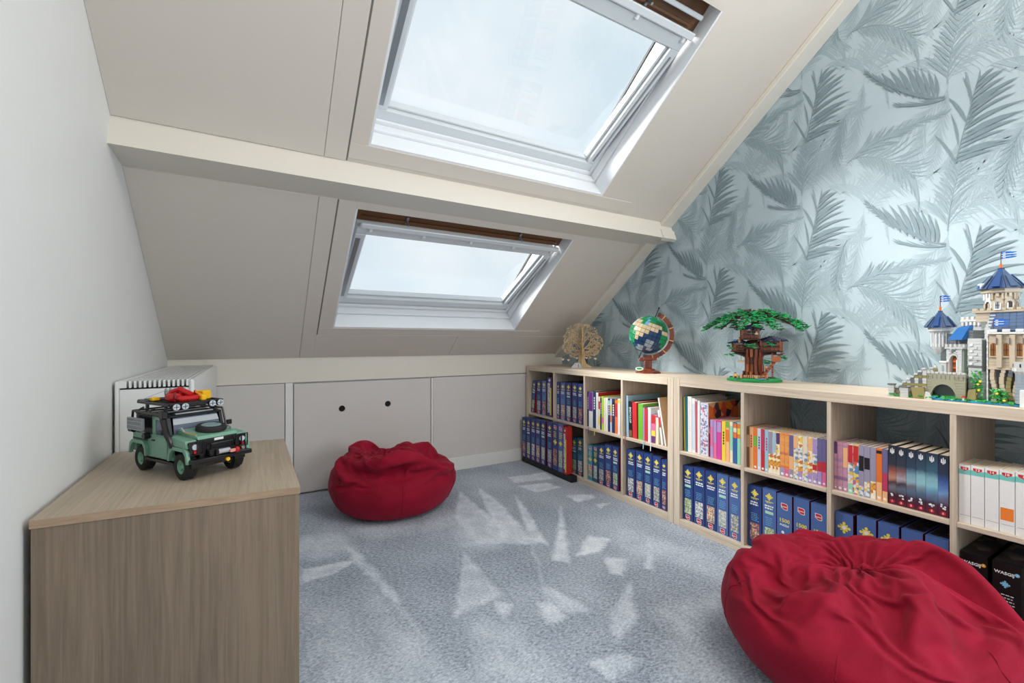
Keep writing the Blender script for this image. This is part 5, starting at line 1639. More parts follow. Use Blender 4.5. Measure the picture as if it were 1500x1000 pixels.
    P('branch', lambda q: q.tube([(0.01, 0, .135), (.05, 0, .142), (.095, .005, .142)], [.020, .013, .009], BD, 8))
    P('branch', lambda q: q.tube([(-0.01, 0, .12), (-.05, 0, .135), (-.085, .0, .142)], [.018, .012, .008], BD, 8))
    P('support_post', lambda q: [q.box(.078 - .004, .078 + .004, -.030, -.022, .019 + .0122 * i, .030 + .0122 * i, (BR, BL)[i % 2]) for i in range(10)])
    # stairs
    def stairs(q):
        for i in range(12):
            f = i / 11
            q.box(.036 + .050 * f - .006, .036 + .050 * f + .008, -.066 + .012 * f, -.044 + .012 * f, .022 + .075 * f, .028 + .075 * f, (BR, BL)[i % 2])
        q.box(.074, .110, -.062, -.026, .100, .106, BL, ch=.001); q.box(.078, .106, -.058, -.030, .112, .118, TN, ch=.001); q.box(.074, .11, -.062, -.058, .106, .126, BL)
    P('stairs', stairs)
    P('landing', lambda q: (q.box(.078, .120, -.055, -.02, .130, .136, BD), q.box(.11, .125, -.05, -.02, .136, .142, BR)))
    # swing bucket, fence, table and campfire bits on the ground
    P('lift_bucket', lambda q: (q.box(-.068, -.040, -.050, -.036, .094, .104, TN, ch=.001), q.tube([(-.054, -.043, .104), (-.054, -.043, .145)], .0008, KK, 5)))
    def ground_bits(q):
        for k in range(26):
            x, y = rnd.uniform(-.085, .06), rnd.uniform(-.072, -.045)
            q.box(x - .004, x + .005, y - .004, y + .005, .019, .022 + rnd.uniform(0, .016), rnd.choice((BL, TN, BR, RD, TN, SK)))
        for k in range(12):
            q.box(-.04 + .008 * k, -.036 + .008 * k, -.066, -.062, .02, .034, TN)
    P('garden_bricks', ground_bits, kind='stuff')
    P('blue_lantern', lambda q: q.lathe([(0, 0), (.008, .003), (.010, .007), (.004, .011), (0, .012)], WB, 10, Matrix.Translation((-.080, -.045, .195))))
    for x, y, z, top, legs in ((-.078, -.062, .019, SK, BD), (-.062, -.035, .190, mat('figure_orange', (220, 120, 60), .35), TN), (.052, -.068, .055, BL, BD), (.012, -.058, .220, mat('figure_white', (230, 224, 220), .35), BR)):
        def fig(q):
            q.box(x - .0045, x + .0045, y - .003, y + .003, z, z + .008, legs)
            q.hexa([(x - .005, y - .003, z + .008), (x + .005, y - .003, z + .008), (x + .005, y + .003, z + .008), (x - .005, y + .003, z + .008)], [(x - .0035, y - .003, z + .017), (x + .0035, y - .003, z + .017), (x + .0035, y + .003, z + .017), (x - .0035, y + .003, z + .017)], top)
            q.cyl((x, y, z + .0205), .0032, .006, SK, 'Z', 10); q.cyl((x, y, z + .0245), .0036, .003, BD, 'Z', 10)
            q.tube([(x - .004, y, z + .015), (x - .007, y - .003, z + .009)], .0014, top, 5); q.tube([(x + .004, y, z + .015), (x + .007, y - .003, z + .009)], .0014, top, 5)
        P('toy_figure', fig)
    # canopy: arms radiating from the crown, each with its leaf plates
    def leafplate(q, x, y, z, s, m, rz, tilt):
        M = Matrix.Translation((x, y, z)) @ Matrix.Rotation(rz, 4, 'Z') @ Matrix.Rotation(tilt, 4, 'Y')
        q.prism([(-s, -s * .3), (-s * .3, -s * .5), (-s * .3, -s), (s * .4, -s * .9), (s * .3, -s * .35), (s, -s * .4), (s, s * .3), (s * .35, s * .4), (s * .4, s), (-s * .4, s * .9), (-s * .3, s * .4), (-s, s * .35)], 0, .0032, m, M=M)
        for a in range(3):
            q.cyl((rnd.uniform(-.5, .5) * s, rnd.uniform(-.5, .5) * s, .0042), .0022, .002, m, 'Z', 6, M=M)
    def arm(ang, L, ztop, drop, seed):
        q = MB()
        pts = []
        for k in range(6):
            f = k / 5
            r = .01 + L * f
            pts.append((r * math.cos(ang), r * math.sin(ang) * .78, ztop - drop * f ** 1.8))
        q.tube(pts, [.008, .007, .006, .005, .004, .003], BD, 6)
        bo = q.build('branch', t)
        g = MB()
        n = int(16 + L * 150)
        for k in range(n):
            f = rnd.uniform(.15, 1.08) ** .8
            r = .01 + L * f
            sp = .034 * (1.15 - f * .55)
            a2 = ang + rnd.uniform(-sp, sp) / max(.02, r)
            z = ztop + .006 - drop * f ** 1.8 + rnd.uniform(-.006, .010)
            leafplate(g, r * math.cos(a2), r * math.sin(a2) * .78, z, rnd.uniform(.007, .0125), rnd.choice((G1, G1, G2, G2, G3)), rnd.uniform(0, 6.3), rnd.uniform(-.2, .3) + .25 * f * math.cos(a2))
        o = g.build('leaf_cluster', bo); o['kind'] = 'stuff'
    for k in range(13):
        a = 2 * PI * k / 13 + rnd.uniform(-.15, .15)
        right = math.cos(a)
        arm(a, .165 + .045 * abs(right) + rnd.uniform(-.02, .02), .338 + rnd.uniform(-.012, .014), .070 + .02 * rnd.random(), k)
    P('crown', lambda q: q.tube([(0, 0, .19), (.004, 0, .26), (0, 0, .335)], [.022, .016, .012], BD, 8))
    for x, y, z, n in ((-.012, -.066, .172, 16), (-.098, -.02, .165, 7), (-.105, -.02, .132, 8), (.118, -.01, .118, 13), (.052, .0, .095, 10), (.066, -.046, .182, 7)):
        g = MB()
        for k in range(n):
            leafplate(g, x + rnd.uniform(-.020, .020), y + rnd.uniform(-.012, .012), z + rnd.uniform(-.010, .010), rnd.uniform(.005, .009), rnd.choice((G1, G1, G2)), rnd.uniform(0, 6), rnd.uniform(-.4, .4))
        o = g.build('leaf_cluster', t); o['kind'] = 'stuff'
tree_house()

# ---------------------------------------------------------------- brick-built castle
def castle():
    LG = mat('castle_light_grey', (196, 198, 198), .35, noise_amt=.05, noise_scale=90); DG = mat('castle_dark_grey', (104, 110, 112), .35, noise_amt=.08, noise_scale=90); TN = mat('castle_tan', (196, 182, 160), .38, noise_amt=.06, noise_scale=90)  # tan also paints walls in shade, light grey and white lit ones
    SG = mat('castle_shaded_grey_green', (140, 156, 142), .35); OL = mat('castle_olive_rock', (142, 132, 84), .4); NV = mat('castle_dark_blue', (30, 66, 120), .25); SB = mat('castle_slate_blue', (72, 92, 122), .3)
    FB = mat('castle_flag_blue', (20, 96, 190), .4); WB = mat('castle_water_blue', (50, 150, 200), .12); GR = mat('castle_green', (40, 150, 70), .4); GL = mat('castle_bright_green', (70, 186, 90), .4)
    KK = mat('castle_black', (18, 18, 22), .4); BN = mat('castle_brown', (92, 54, 34), .4); AM = mat('castle_amber_pane', (150, 96, 44), .2); OR = mat('castle_orange', (226, 110, 40), .35); YL = mat('castle_yellow', (240, 214, 60), .4)
    WH = mat('castle_white', (228, 230, 230), .35); RD = mat('castle_red', (180, 40, 40), .4); GB = mat('castle_grey_blue', (150, 162, 174), .35)
    t = thing('castle', 'grey and tan brick-built castle with blue roofs and flags on near bookcase top', 'model', (1.962, .690, SHELF), -PI / 2)
    BR_ = mat('castle_gate_glow', (150, 64, 30), .35)
    BS = mat('castle_bridge_stone', (156, 154, 132), .4, noise_amt=.08, noise_scale=90)
    rnd = random.Random(31)
    I4 = Matrix.Identity(4)
    def T(x, y, z=0, r=0): return Matrix.Translation((x, y, z)) @ Matrix.Rotation(r, 4, 'Z')
    def P(nm, fn, parent=t, M=None, kind=None):
        q = MB(M); fn(q); o = q.build(nm, parent)
        if kind: o['kind'] = kind
        return o
    def courses(q, x0, x1, y0, y1, z0, z1, m, M=None, alt=None, h=.0096):
        n = max(1, round((z1 - z0) / h)); hh = (z1 - z0) / n
        for i in range(n):
            e = .0004 * (i % 2)
            q.box(x0 + e, x1 - e, y0 + e, y1 - e, z0 + hh * i, z0 + hh * (i + 1) - .0005, (alt if alt and i % 3 == 1 else m), M=M)
    def crenels(q, x0, x1, y0, y1, z, m, M=None, w=.010, h=.010, ts=.006, sides='fblr'):
        def run(a0, a1, fn):
            n = max(2, int(round((a1 - a0) / (w * 1.7))))
            st = (a1 - a0) / n
            for k in range(n):
                fn(a0 + st * k + st * .15, a0 + st * k + st * .15 + w * .95)
        q.box(x0 - .003, x1 + .003, y0 - .003, y1 + .003, z - .006, z, m, M=M)
        if 'f' in sides: run(x0 - .003, x1 + .003, lambda a, b: q.box(a, b, y0 - .004, y0 + ts - .003, z, z + h, m, M=M))
        if 'b' in sides: run(x0 - .003, x1 + .003, lambda a, b: q.box(a, b, y1 - ts + .003, y1 + .004, z, z + h, m, M=M))
        if 'l' in sides: run(y0, y1, lambda a, b: q.box(x0 - .004, x0 + ts - .003, a, b, z, z + h, m, M=M))
        if 'r' in sides: run(y0, y1, lambda a, b: q.box(x1 - ts + .003, x1 + .004, a, b, z, z + h, m, M=M))
    def arch_poly(w, z0, z1):
        r = w / 2
        return [(-r, z0), (r, z0)] + [(r * math.cos(a), z1 - r + r * math.sin(a)) for a in [PI * k / 8 for k in range(9)]]
    def window(parent, x, y, z0, z1, w, M=None, pane=AM, fr=None):
        MM = (M or I4) @ Matrix.Translation((x, y, 0))
        q = MB(MM)
        q.prism(arch_poly(w, z0, z1), -.0012, .0, pane, axis='Y')
        q.box(-w / 2, w / 2, -.0022, -.0012, z0 + (z1 - z0) * .45, z0 + (z1 - z0) * .52, BN)
        q.box(-.0006, .0006, -.0022, -.0012, z0, z1 - .002, BN)
        if fr:
            q.prism([(-w / 2 - .002, z0 - .003), (w / 2 + .002, z0 - .003), (w / 2 + .002, z0), (-w / 2 - .002, z0)], -.004, 0, fr, axis='Y')
            for s in (-1, 1): q.box(s * (w / 2 + .001) - .0012, s * (w / 2 + .001) + .0012, -.0035, 0, z0, z1 - w / 2, fr)
        return q.build('window', parent)
    def flag(parent, x, y, z, w=.028):
        q = MB(Matrix.Translation((x, y, z)) @ Matrix.Rotation(.2, 4, 'Z'))
        q.tube([(0, 0, -.03), (0, 0, .024)], .0013, BN, 6)
        q.cyl((0, 0, -.020), .0035, .012, OR, 'Z', 8)
        for k in range(3):
            zz = .018 - .0075 * k
            q.prism([(0, zz), (0, zz + .0062), (w * .72, zz + .0055), (w, zz + .0045), (w, zz + .003), (w * .72, zz + .001)], -.0006, .0006, (FB, FB, FB)[k], axis='Y')
            q.prism([(.004, zz + .002), (.004, zz + .0042), (w * .3, zz + .0042), (w * .3, zz + .002)], -.0008, .0008, WH, axis='Y')
            q.box(0, w * .65, -.0007, .0007, zz + .0060, zz + .0076, WH if k else FB)
        return q.build('flag', parent)
    def roof8(parent, x, y, z, r, h, ph=PI / 8, m=NV, m2=SB):
        q = MB(T(x, y, z))
        n = 8
        for k in range(n):
            a0, a1 = 2 * PI * k / n + ph + .03, 2 * PI * (k + 1) / n + ph - .03
            mm = m if k % 2 else m2
            def R(a, rr, zz): return (rr * math.cos(a), rr * math.sin(a), zz)
            pts = [(1.06, 0), (.98, .10), (.72, .36), (.42, .68), (.14, 1.0)]
            vs = []
            for f, hz in pts: vs += [R(a0, r * f, h * hz), R(a1, r * f, h * hz)]
            q.add(vs + [(0, 0, 0)], [(2 * i, 2 * i + 1, 2 * i + 3, 2 * i + 2) for i in range(4)] + [(0, 10, 1)], mm)
            am = (a0 + a1) / 2
            q.add([R(am - .16, r * 1.0, h * .06), R(am + .16, r * 1.0, h * .06), R(am + .16, r * .46, h * .66), R(am - .16, r * .46, h * .66),
                   R(am - .16, r * 1.07, h * .09), R(am + .16, r * 1.07, h * .09), R(am + .2, r * .5, h * .70), R(am - .2, r * .5, h * .70)],
                  [(4, 5, 6, 7), (0, 1, 5, 4), (1, 2, 6, 5), (2, 3, 7, 6), (3, 0, 4, 7)], mm)
        q.lathe([(r * .99, 0), (r * .66, h * .34), (r * .13, h * .99)], NV, 8, phase=ph, smooth=False)
        q.cyl((0, 0, h * 1.0), r * .16, h * .08, m, 'Z', 8)
        return q.build('roof', parent)
    def oct_courses(q, r, z0, z1, m, ph=PI / 8, h=.0096, M=None):
        n = max(1, round((z1 - z0) / h)); hh = (z1 - z0) / n
        for i in range(n):
            rr = r - .0004 * (i % 2)
            q.lathe([(rr, z0 + hh * i), (rr, z0 + hh * (i + 1) - .0005)], m, 8, M, smooth=False, phase=ph)
    # --- base plates and water
    def base(q):
        q.box(.115, .345, .004, .30, 0, .006, WB, ch=.001); q.box(.150, .345, .010, .30, .006, .010, GR)
        q.box(.0, .13, .012, .16, 0, .006, GR, ch=.001); q.box(.13, .34, .03, .30, .010, .014, GR)
        for k in range(40):
            x, y = rnd.uniform(.0, .34), rnd.uniform(.004, .05)
            q.box(x - .006, x + .006, y - .002, y + .006, .005, .009 + rnd.uniform(0, .006), rnd.choice((GR, GL, WB, GR, OL)))
        for k in range(18):
            q.cyl((.12 + .0125 * k, .007, .0072), .0024, .002, WB if k % 4 else WH, 'Z', 8)
    P('base_plate', base)
    # --- stair ramp with stone parapets, one in front and one behind
    def stair(q):
        for i in range(9):
            x = .014 + i * .0095
            courses(q, x, x + .0095, .030, .085, .006, .014 + i * .0095, DG, h=.0048)
    P('stairs', stair)
    for yy in (.018, .088):
        def para(q, yy=yy):
            for i in range(9):
                x = .002 + i * .0105
                courses(q, x, x + .0105, yy, yy + .011, .004, .020 + i * .0098, (LG, DG)[i % 2], alt=OL)
                q.box(x - .002, x + .009, yy - .002, yy + .013, .020 + i * .0098, .026 + i * .0098, LG, ch=.001)
        P('stair_parapet', para)
    P('stair_post', lambda q: (courses(q, -.006, .010, .010, .028, 0, .040, LG), q.box(-.008, .012, .008, .030, .040, .045, DG, ch=.001)))
    P('stair_post', lambda q: (courses(q, .030, .052, .004, .020, 0, .034, LG), q.box(.028, .054, .002, .022, .034, .038, DG, ch=.001)))
    P('blue_barrel', lambda q: q.lathe([(.004, .0), (.0075, .004), (.0075, .012), (.004, .016)], FB, 10, Matrix.Translation((.052, .050, .056))))
    # --- bridge with arch
    def bridge(q):
        x0, x1, y0, y1, zt = .086, .192, .020, .080, .086
        cx, r = .138, .030
        n = 14
        for (ya, yb) in ((y0, y0 + .012), (y1 - .012, y1)):
            pts = [(cx + r * math.cos(a), .012 + r * 1.35 * math.sin(a)) for a in [PI - PI * k / n for k in range(n + 1)]]
            for k in range(n):
                (xa, za), (xb, zb) = pts[k], pts[k + 1]
                q.add([(xa, ya, za), (xb, ya, zb), (xb, ya, zt), (xa, ya, zt), (xa, yb, za), (xb, yb, zb), (xb, yb, zt), (xa, yb, zt)], [(0, 1, 2, 3), (7, 6, 5, 4), (0, 4, 5, 1), (3, 2, 6, 7)], BS)
            courses(q, x0, cx - r, ya, yb, .004, zt, BS); courses(q, cx + r, x1, ya, yb, .004, zt, BS)
        q.box(x0 + .001, x1 - .001, y0 + .0125, y1 - .0125, zt - .012, zt - .0005, BS)
        q.box(cx - r, cx + r, y0 + .03, y0 + .034, .004, .060, DG)
        for k in range(10):
            q.box(x0 + .0107 * k, x0 + .0107 * k + .0094, y0 - .001, y0 + .010, zt + .0002, zt + .007, LG, ch=.0008)
            q.box(x0 + .0107 * k + .004, x0 + .0107 * k + .0052, y0 - .0008, y0 + .001, zt - .016, zt - .004, DG)
    P('bridge', bridge)
    P('rock', lambda q: (q.hexa([(.066, .004, 0), (.100, .004, 0), (.098, .022, 0), (.070, .022, 0)], [(.058, .008, .036), (.092, .006, .040), (.094, .022, .040), (.066, .022, .036)], OL), q.hexa([(.096, .0, 0), (.116, .0, 0), (.114, .02, 0), (.1, .02, 0)], [(.098, .004, .026), (.110, .004, .022), (.108, .02, .02), (.1, .02, .026)], LG)))
    P('rock', lambda q: q.hexa([(.196, .010, 0), (.218, .010, 0), (.218, .03, 0), (.198, .03, 0)], [(.200, .014, .040), (.216, .016, .044), (.216, .03, .044), (.2, .03, .04)], OL))
    P('mushroom', lambda q: (q.cyl((.192, .003, .011), .003, .010, WH, 'Z', 8), q.lathe([(.0062, 0), (.005, .004), (0, .006)], RD, 10, Matrix.Translation((.192, .003, .015)))))
    def knight(q):
        x, y, z = .112, .046, .087
        q.box(x - .005, x + .005, y - .003, y + .003, z, z + .009, DG); q.hexa([(x - .006, y - .003, z + .009), (x + .006, y - .003, z + .009), (x + .006, y + .003, z + .009), (x - .006, y + .003, z + .009)], [(x - .004, y - .003, z + .018), (x + .004, y - .003, z + .018), (x + .004, y + .003, z + .018), (x - .004, y + .003, z + .018)], OL)
        q.lathe([(.004, 0), (.0046, .004), (.003, .008), (0, .009)], LG, 10, Matrix.Translation((x, y, z + .018)))
    P('toy_knight', knight)
    # --- gatehouse, turned 45 degrees
    GM = T(.170, .092, 0, -math.radians(38))
    gate = P('gatehouse', lambda q: (courses(q, -.030, -.0145, -.030, .030, .080, .172, LG, M=GM), courses(q, .0145, .030, -.030, .030, .080, .172, LG, M=GM), courses(q, -.0145, .0145, -.030, .030, .148, .172, LG, M=GM), courses(q, -.0145, .0145, -.01, .030, .08, .148, DG, M=GM),
                                     courses(q, .0300, .034, -.026, .030, .06, .172, SG, M=GM), courses(q, -.03, .034, -.028, .03, .01, .079, DG, alt=OL, M=GM), crenels(q, -.030, .034, -.030, .030, .176, LG, GM)))  # right-hand face coloured grey-green to paint its shade
    def arch(q):
        pts = [(.0145 * math.cos(a), .134 + .0145 * math.sin(a)) for a in [PI * k / 8 for k in range(9)]]
        for k in range(8):
            (xa, za), (xb, zb) = pts[k], pts[k + 1]
            q.add([(xa, -.0305, za), (xb, -.0305, zb), (xb, -.0305, .1495), (xa, -.0305, .1495), (xa, -.020, za), (xb, -.020, zb), (xb, -.02, .1495), (xa, -.02, .1495)], [(0, 1, 2, 3), (0, 4, 5, 1)], LG)
        q.prism([(-.0185, .08), (-.0145, .08), (-.0145, .134), (-.0185, .134)], -.034, -.0295, WH, axis='Y'); q.prism([(.0145, .08), (.0185, .08), (.0185, .134), (.0145, .134)], -.034, -.0295, WH, axis='Y')
        q.box(-.0145, .0145, -.022, -.0205, .08, .148, BN)
        for k in range(9): q.box(-.012 + .001 * (k % 3), .012 - .002 * (k % 2), -.0232, -.022, .083 + .007 * k, .0885 + .007 * k, (OR, BR_, BN)[k % 3])  # orange and red-brown bars paint the warm glow inside the gate
    P('gate_arch', arch, gate, GM)
    P('crest', lambda q: (q.lathe([(0, 0), (.006, .001), (.006, .003), (0, .004)], DG, 8, Matrix.Translation((0, -.031, .163)) @ Matrix.Rotation(PI / 2, 4, 'X')), q.box(-.013, .013, -.0325, -.031, .158, .160, LG), q.tube([(-.013, -.033, .152), (.013, -.033, .174)], .001, LG, 5), q.tube([(.013, -.033, .152), (-.013, -.033, .174)], .001, LG, 5)), gate, GM)
    # stepped gable with small blue roof behind the gate
    def step(q):
        for k in range(5):
            courses(q, -.036 + .007 * k, -.029 + .007 * k, -.012, .02, .15, .178 + .0125 * k, (LG, DG)[k % 2], M=GM)
        courses(q, .0, .05, -.012, .03, .15, .232, DG, M=GM)
    P('stepped_wall', step)
    P('small_roof', lambda q: q.hexa([(-.026, -.030, .200), (.030, -.030, .200), (.030, .0, .200), (-.026, .0, .200)], [(-.010, -.010, .242), (.036, -.010, .248), (.036, .0, .248), (-.010, .0, .242)], mat('castle_roof_blue', (46, 104, 170), .3), M=GM))
    # --- oriel tower on the left with blue roof and flag
    OX, OY = .103, .120
    def oriel(q):
        M = T(OX, OY)
        for k, (r0, r1, z0, z1) in enumerate(((.010, .016, .150, .160), (.016, .021, .160, .170), (.021, .0225, .170, .182))):
            q.lathe([(r0, z0), (r1, z1)], LG, 8, M, smooth=False, phase=PI / 8)
        oct_courses(q, .0225, .182, .222, LG, M=M)
        q.lathe([(.0225, .222), (.031, .232)], LG, 8, M, smooth=False, phase=PI / 8); oct_courses(q, .032, .232, .244, WH, M=M)
        for k in range(8):
            a = 2 * PI * k / 8
            q.box(.020, .0235, -.0055, -.0030, .176, .226, WH, M=M @ Matrix.Rotation(a, 4, 'Z')); q.box(.020, .0235, .0030, .0055, .176, .226, WH, M=M @ Matrix.Rotation(a, 4, 'Z'))
            q.box(.0225, .0232, -.002, .002, .190, .215, GB, M=M @ Matrix.Rotation(a, 4, 'Z'))
        courses(q, .004, .04, -.012, .02, .10, .222, DG, M=M)
    ori = P('oriel_tower', oriel)
    roof8(ori, OX, OY, .244, .040, .056)
    flag(ori, OX, OY, .330, .026)
    def turret(q):
        M = T(.128, .085, 0, -.6)
        courses(q, -.012, .012, -.010, .012, .086, .122, LG, M=M); q.box(-.014, .014, -.012, .014, .122, .128, WH, ch=.001, M=M)
        q.prism(arch_poly(.008, .094, .114), -.0108, -.0100, GB, M=M, axis='Y')
    P('small_turret', turret)
    # --- white crenellated tower behind
    def back_tower(q):
        M = T(.186, .190, 0, -.5)
        courses(q, -.028, .028, -.028, .028, .20, .262, LG, M=M)
        for k in range(5):
            q.box(-.032 + .013 * k, -.024 + .013 * k, -.034, -.028, .248, .262, WH, ch=.001, M=M)
        crenels(q, -.030, .030, -.032, .030, .270, WH, M)
        q.cyl((0, 0, .276), .008, .014, OR, 'Z', 8, M=M)
    P('crenellated_tower', back_tower)
    # --- crest tower between gate and hall
    CM = T(.214, .048, 0, -math.radians(20))
    cr = P('crest_tower', lambda q: (courses(q, -.018, .018, -.012, .020, .006, .112, LG, M=CM), courses(q, -.019, .019, -.014, .020, .112, .205, LG, M=CM), q.box(.018, .0195, -.013, .02, .10, .20, DG, M=CM),
                                     [q.box(-.012 + .010 * (k % 2), -.004 + .012 * (k % 2), -.0165, -.014, .120 + .010 * k, .127 + .010 * k, (WH, LG)[k % 2], M=CM) for k in range(7)],
                                     q.box(-.019, .019, -.017, -.013, .114, .118, DG, M=CM), q.box(-.017, .015, -.017, -.014, .135, .136, DG, M=CM)))
    # --- great hall: wall with four windows, battlements, slate roof
    hall = P('hall_wall', lambda q: (courses(q, .243, .350, .020, .050, .112, .222, TN), courses(q, .240, .243, .018, .05, .004, .232, WH), q.box(.240, .350, .016, .052, .108, .113, TN, ch=.001), [q.box(.262 + .0275 * k, .274 + .0275 * k, .012, .020, .114, .215, TN, ch=.001) for k in range(4)],  # white corner strip paints the lit end of the wall
                                     crenels(q, .246, .350, .016, .050, .224, WH, w=.016, h=.009, sides='f'), [q.box(.262 + .0275 * k, .264 + .0275 * k, .009, .013, .186, .206, DG) for k in range(4)]))
    for k in range(4):
        window(hall, .2545 + .0275 * k, .0195, .150, .190, .0125, fr=TN)
    def roofp(q):
        q.add([(.236, .050, .228), (.352, .050, .228), (.352, .120, .286), (.224, .120, .286)], [(0, 1, 2, 3)], SB)
        for k in range(5):
            for i in range(8):
                f0, f1 = k / 5, (k + 1) / 5
                x0 = .236 - .012 * f0 + i * .0148
                q.add([(x0, .0495 + .07 * f0, .2288 + .058 * f0), (x0 + .0140, .0495 + .07 * f0, .2288 + .058 * f0), (x0 + .0140, .0495 + .07 * f1 - .001, .2288 + .058 * f1 - .001), (x0, .0495 + .07 * f1 - .001, .2288 + .058 * f1 - .001),
                       (x0, .0495 + .07 * f0, .2308 + .058 * f0), (x0 + .0140, .0495 + .07 * f0, .2308 + .058 * f0), (x0 + .0140, .0495 + .07 * f1 - .001, .2308 + .058 * f1 - .001), (x0, .0495 + .07 * f1 - .001, .2308 + .058 * f1 - .001)],
                      [(4, 5, 6, 7), (0, 1, 5, 4), (1, 2, 6, 5), (3, 0, 4, 7), (2, 3, 7, 6)], SB)
    P('hall_roof', roofp)
    P('hall_gable', lambda q: [courses(q, .228, .240, .050 + .014 * k, .064 + .014 * k, .18, .240 + .0105 * k, LG) for k in range(5)])
    P('hall_gable', lambda q: courses(q, .24, .352, .12, .13, .01, .288, DG))
    flag(hall, .250, .040, .240, .034)
    # lower rock face with pilasters
    def lower(q):
        courses(q, .243, .350, .034, .054, .004, .110, DG)
        for k, (x, m) in enumerate(((.250, TN), (.270, TN), (.284, OL), (.298, TN), (.318, TN))):
            for i in range(9):
                dx = .003 * math.sin(i * .7 + k); w = .012 - .0003 * i
                q.box(x + dx, x + dx + w, .018 - .003 * math.sin(i * .35), .036, .006 + .0115 * i, .0172 + .0115 * i, m if m is TN or i < 7 else DG, ch=.0008)
    P('rock_face', lower)
    # --- octagonal keep above the roof
    KX, KY = .243, .150
    def keep(q):
        M = T(KX, KY)
        courses(q, -.052, .05, -.03, .05, .26, .292, TN, M=M)
        crenels(q, -.056, .052, -.032, .05, .296, TN, M, w=.010, h=.008)
        oct_courses(q, .036, .290, .348, TN, M=M)
        for k in range(8):
            a = 2 * PI * k / 8
            m = WH if k in (4, 5) else TN  # white panels paint the lit side of the keep, tan the shaded
            R = M @ Matrix.Rotation(a, 4, 'Z')
            q.box(.030, .0345, -.012, .012, .290, .344, m, M=R)
            q.box(.034, .0385, -.014, -.009, .330, .352, m, M=R, ch=.001); q.box(.034, .0385, .009, .014, .330, .352, m, M=R, ch=.001)
            q.box(.0345, .0385, -.004, .004, .340, .352, m, M=R)
        q.lathe([(.040, .350), (.046, .354), (.046, .366)], TN, 8, M, smooth=False, phase=PI / 8)
    kp = P('keep', keep)
    for k in range(8):
        a = 2 * PI * k / 8 + PI / 2
        window(kp, 0, -.0350, .300, .325, .011, M=T(KX, KY, 0, a), pane=KK if k % 2 else GB, fr=WH if k in (6, 7) else TN)
    roof8(kp, KX, KY, .366, .052, .066)
    P('dormer', lambda q: (q.box(-.010, .010, -.054, -.038, .368, .386, WH, ch=.002), q.box(-.006, .006, -.055, -.0535, .370, .380, FB)), kp, T(KX, KY, 0, -.95))
    flag(kp, KX, KY, .462, .034)
    # small black-roofed turret right of the keep
    P('black_roof_turret', lambda q: (q.lathe([(.024, .268), (.024, .296)], TN, 8, T(.335, .150), smooth=False), q.lathe([(.028, .296), (.024, .306), (.004, .338)], KK, 8, T(.335, .150), smooth=False), q.cyl((.335, .150, .344), .004, .014, OR, 'Z', 8), q.box(.334, .350, .1495, .1505, .352, .362, FB)))
    # --- round grey tower in front right
    def rt(q):
        M = T(.322, .012)
        for i in range(9):
            q.lathe([(.021 - .0004 * (i % 2), .010 + .0098 * i), (.021 - .0004 * (i % 2), .0193 + .0098 * i)], GB, 14, M, smooth=False)
        q.lathe([(.021, .098), (.025, .106), (.025, .134), (.0, .134)], LG, 14, M, smooth=False)
        for k in range(14):
            a = 2 * PI * k / 14
            if k % 2: q.box(.020, .0265, -.004, .004, .106, .116, WH, M=M @ Matrix.Rotation(a, 4, 'Z'))
            else: q.box(.0245, .0255, -.0015, .0015, .118, .128, KK, M=M @ Matrix.Rotation(a, 4, 'Z'))
        q.box(-.006, .012, -.030, -.019, .0, .052, WH, ch=.001, M=M)
    P('round_tower', rt)
    # --- vines and bushes
    def plants(q, cx, cy, cz, sx, sz, n, fl):
        for k in range(n):
            x, z = cx + rnd.uniform(-sx, sx), cz + rnd.uniform(-sz, sz)
            M = T(x, cy + rnd.uniform(-.004, .004), z, rnd.uniform(0, 6)) @ Matrix.Rotation(rnd.uniform(-1.2, 1.2), 4, 'X')
            s = rnd.uniform(.0035, .006)
            q.prism([(-s, -s * .3), (-s * .3, -s * .5), (0, -s), (s * .4, -s * .4), (s, 0), (s * .35, s * .4), (0, s), (-s * .4, s * .3)], 0, .0016, rnd.choice((GR, GL, GR)), M=M)
        for k in range(fl):
            q.cyl((cx + rnd.uniform(-sx, sx) * .8, cy - .006, cz + rnd.uniform(-sz, sz) * .8), .0035, .003, YL, 'Y', 8)
    P('vine', lambda q: plants(q, .216, .028, .058, .013, .042, 60, 4), kind='stuff')
    P('bush', lambda q: plants(q, .270, .006, .030, .017, .018, 55, 2), kind='stuff')
    P('grass_tuft', lambda q: [plants(q, .09 + .028 * k, .004, .008, .012, .003, 7, 0) for k in range(8)], kind='stuff')
castle()

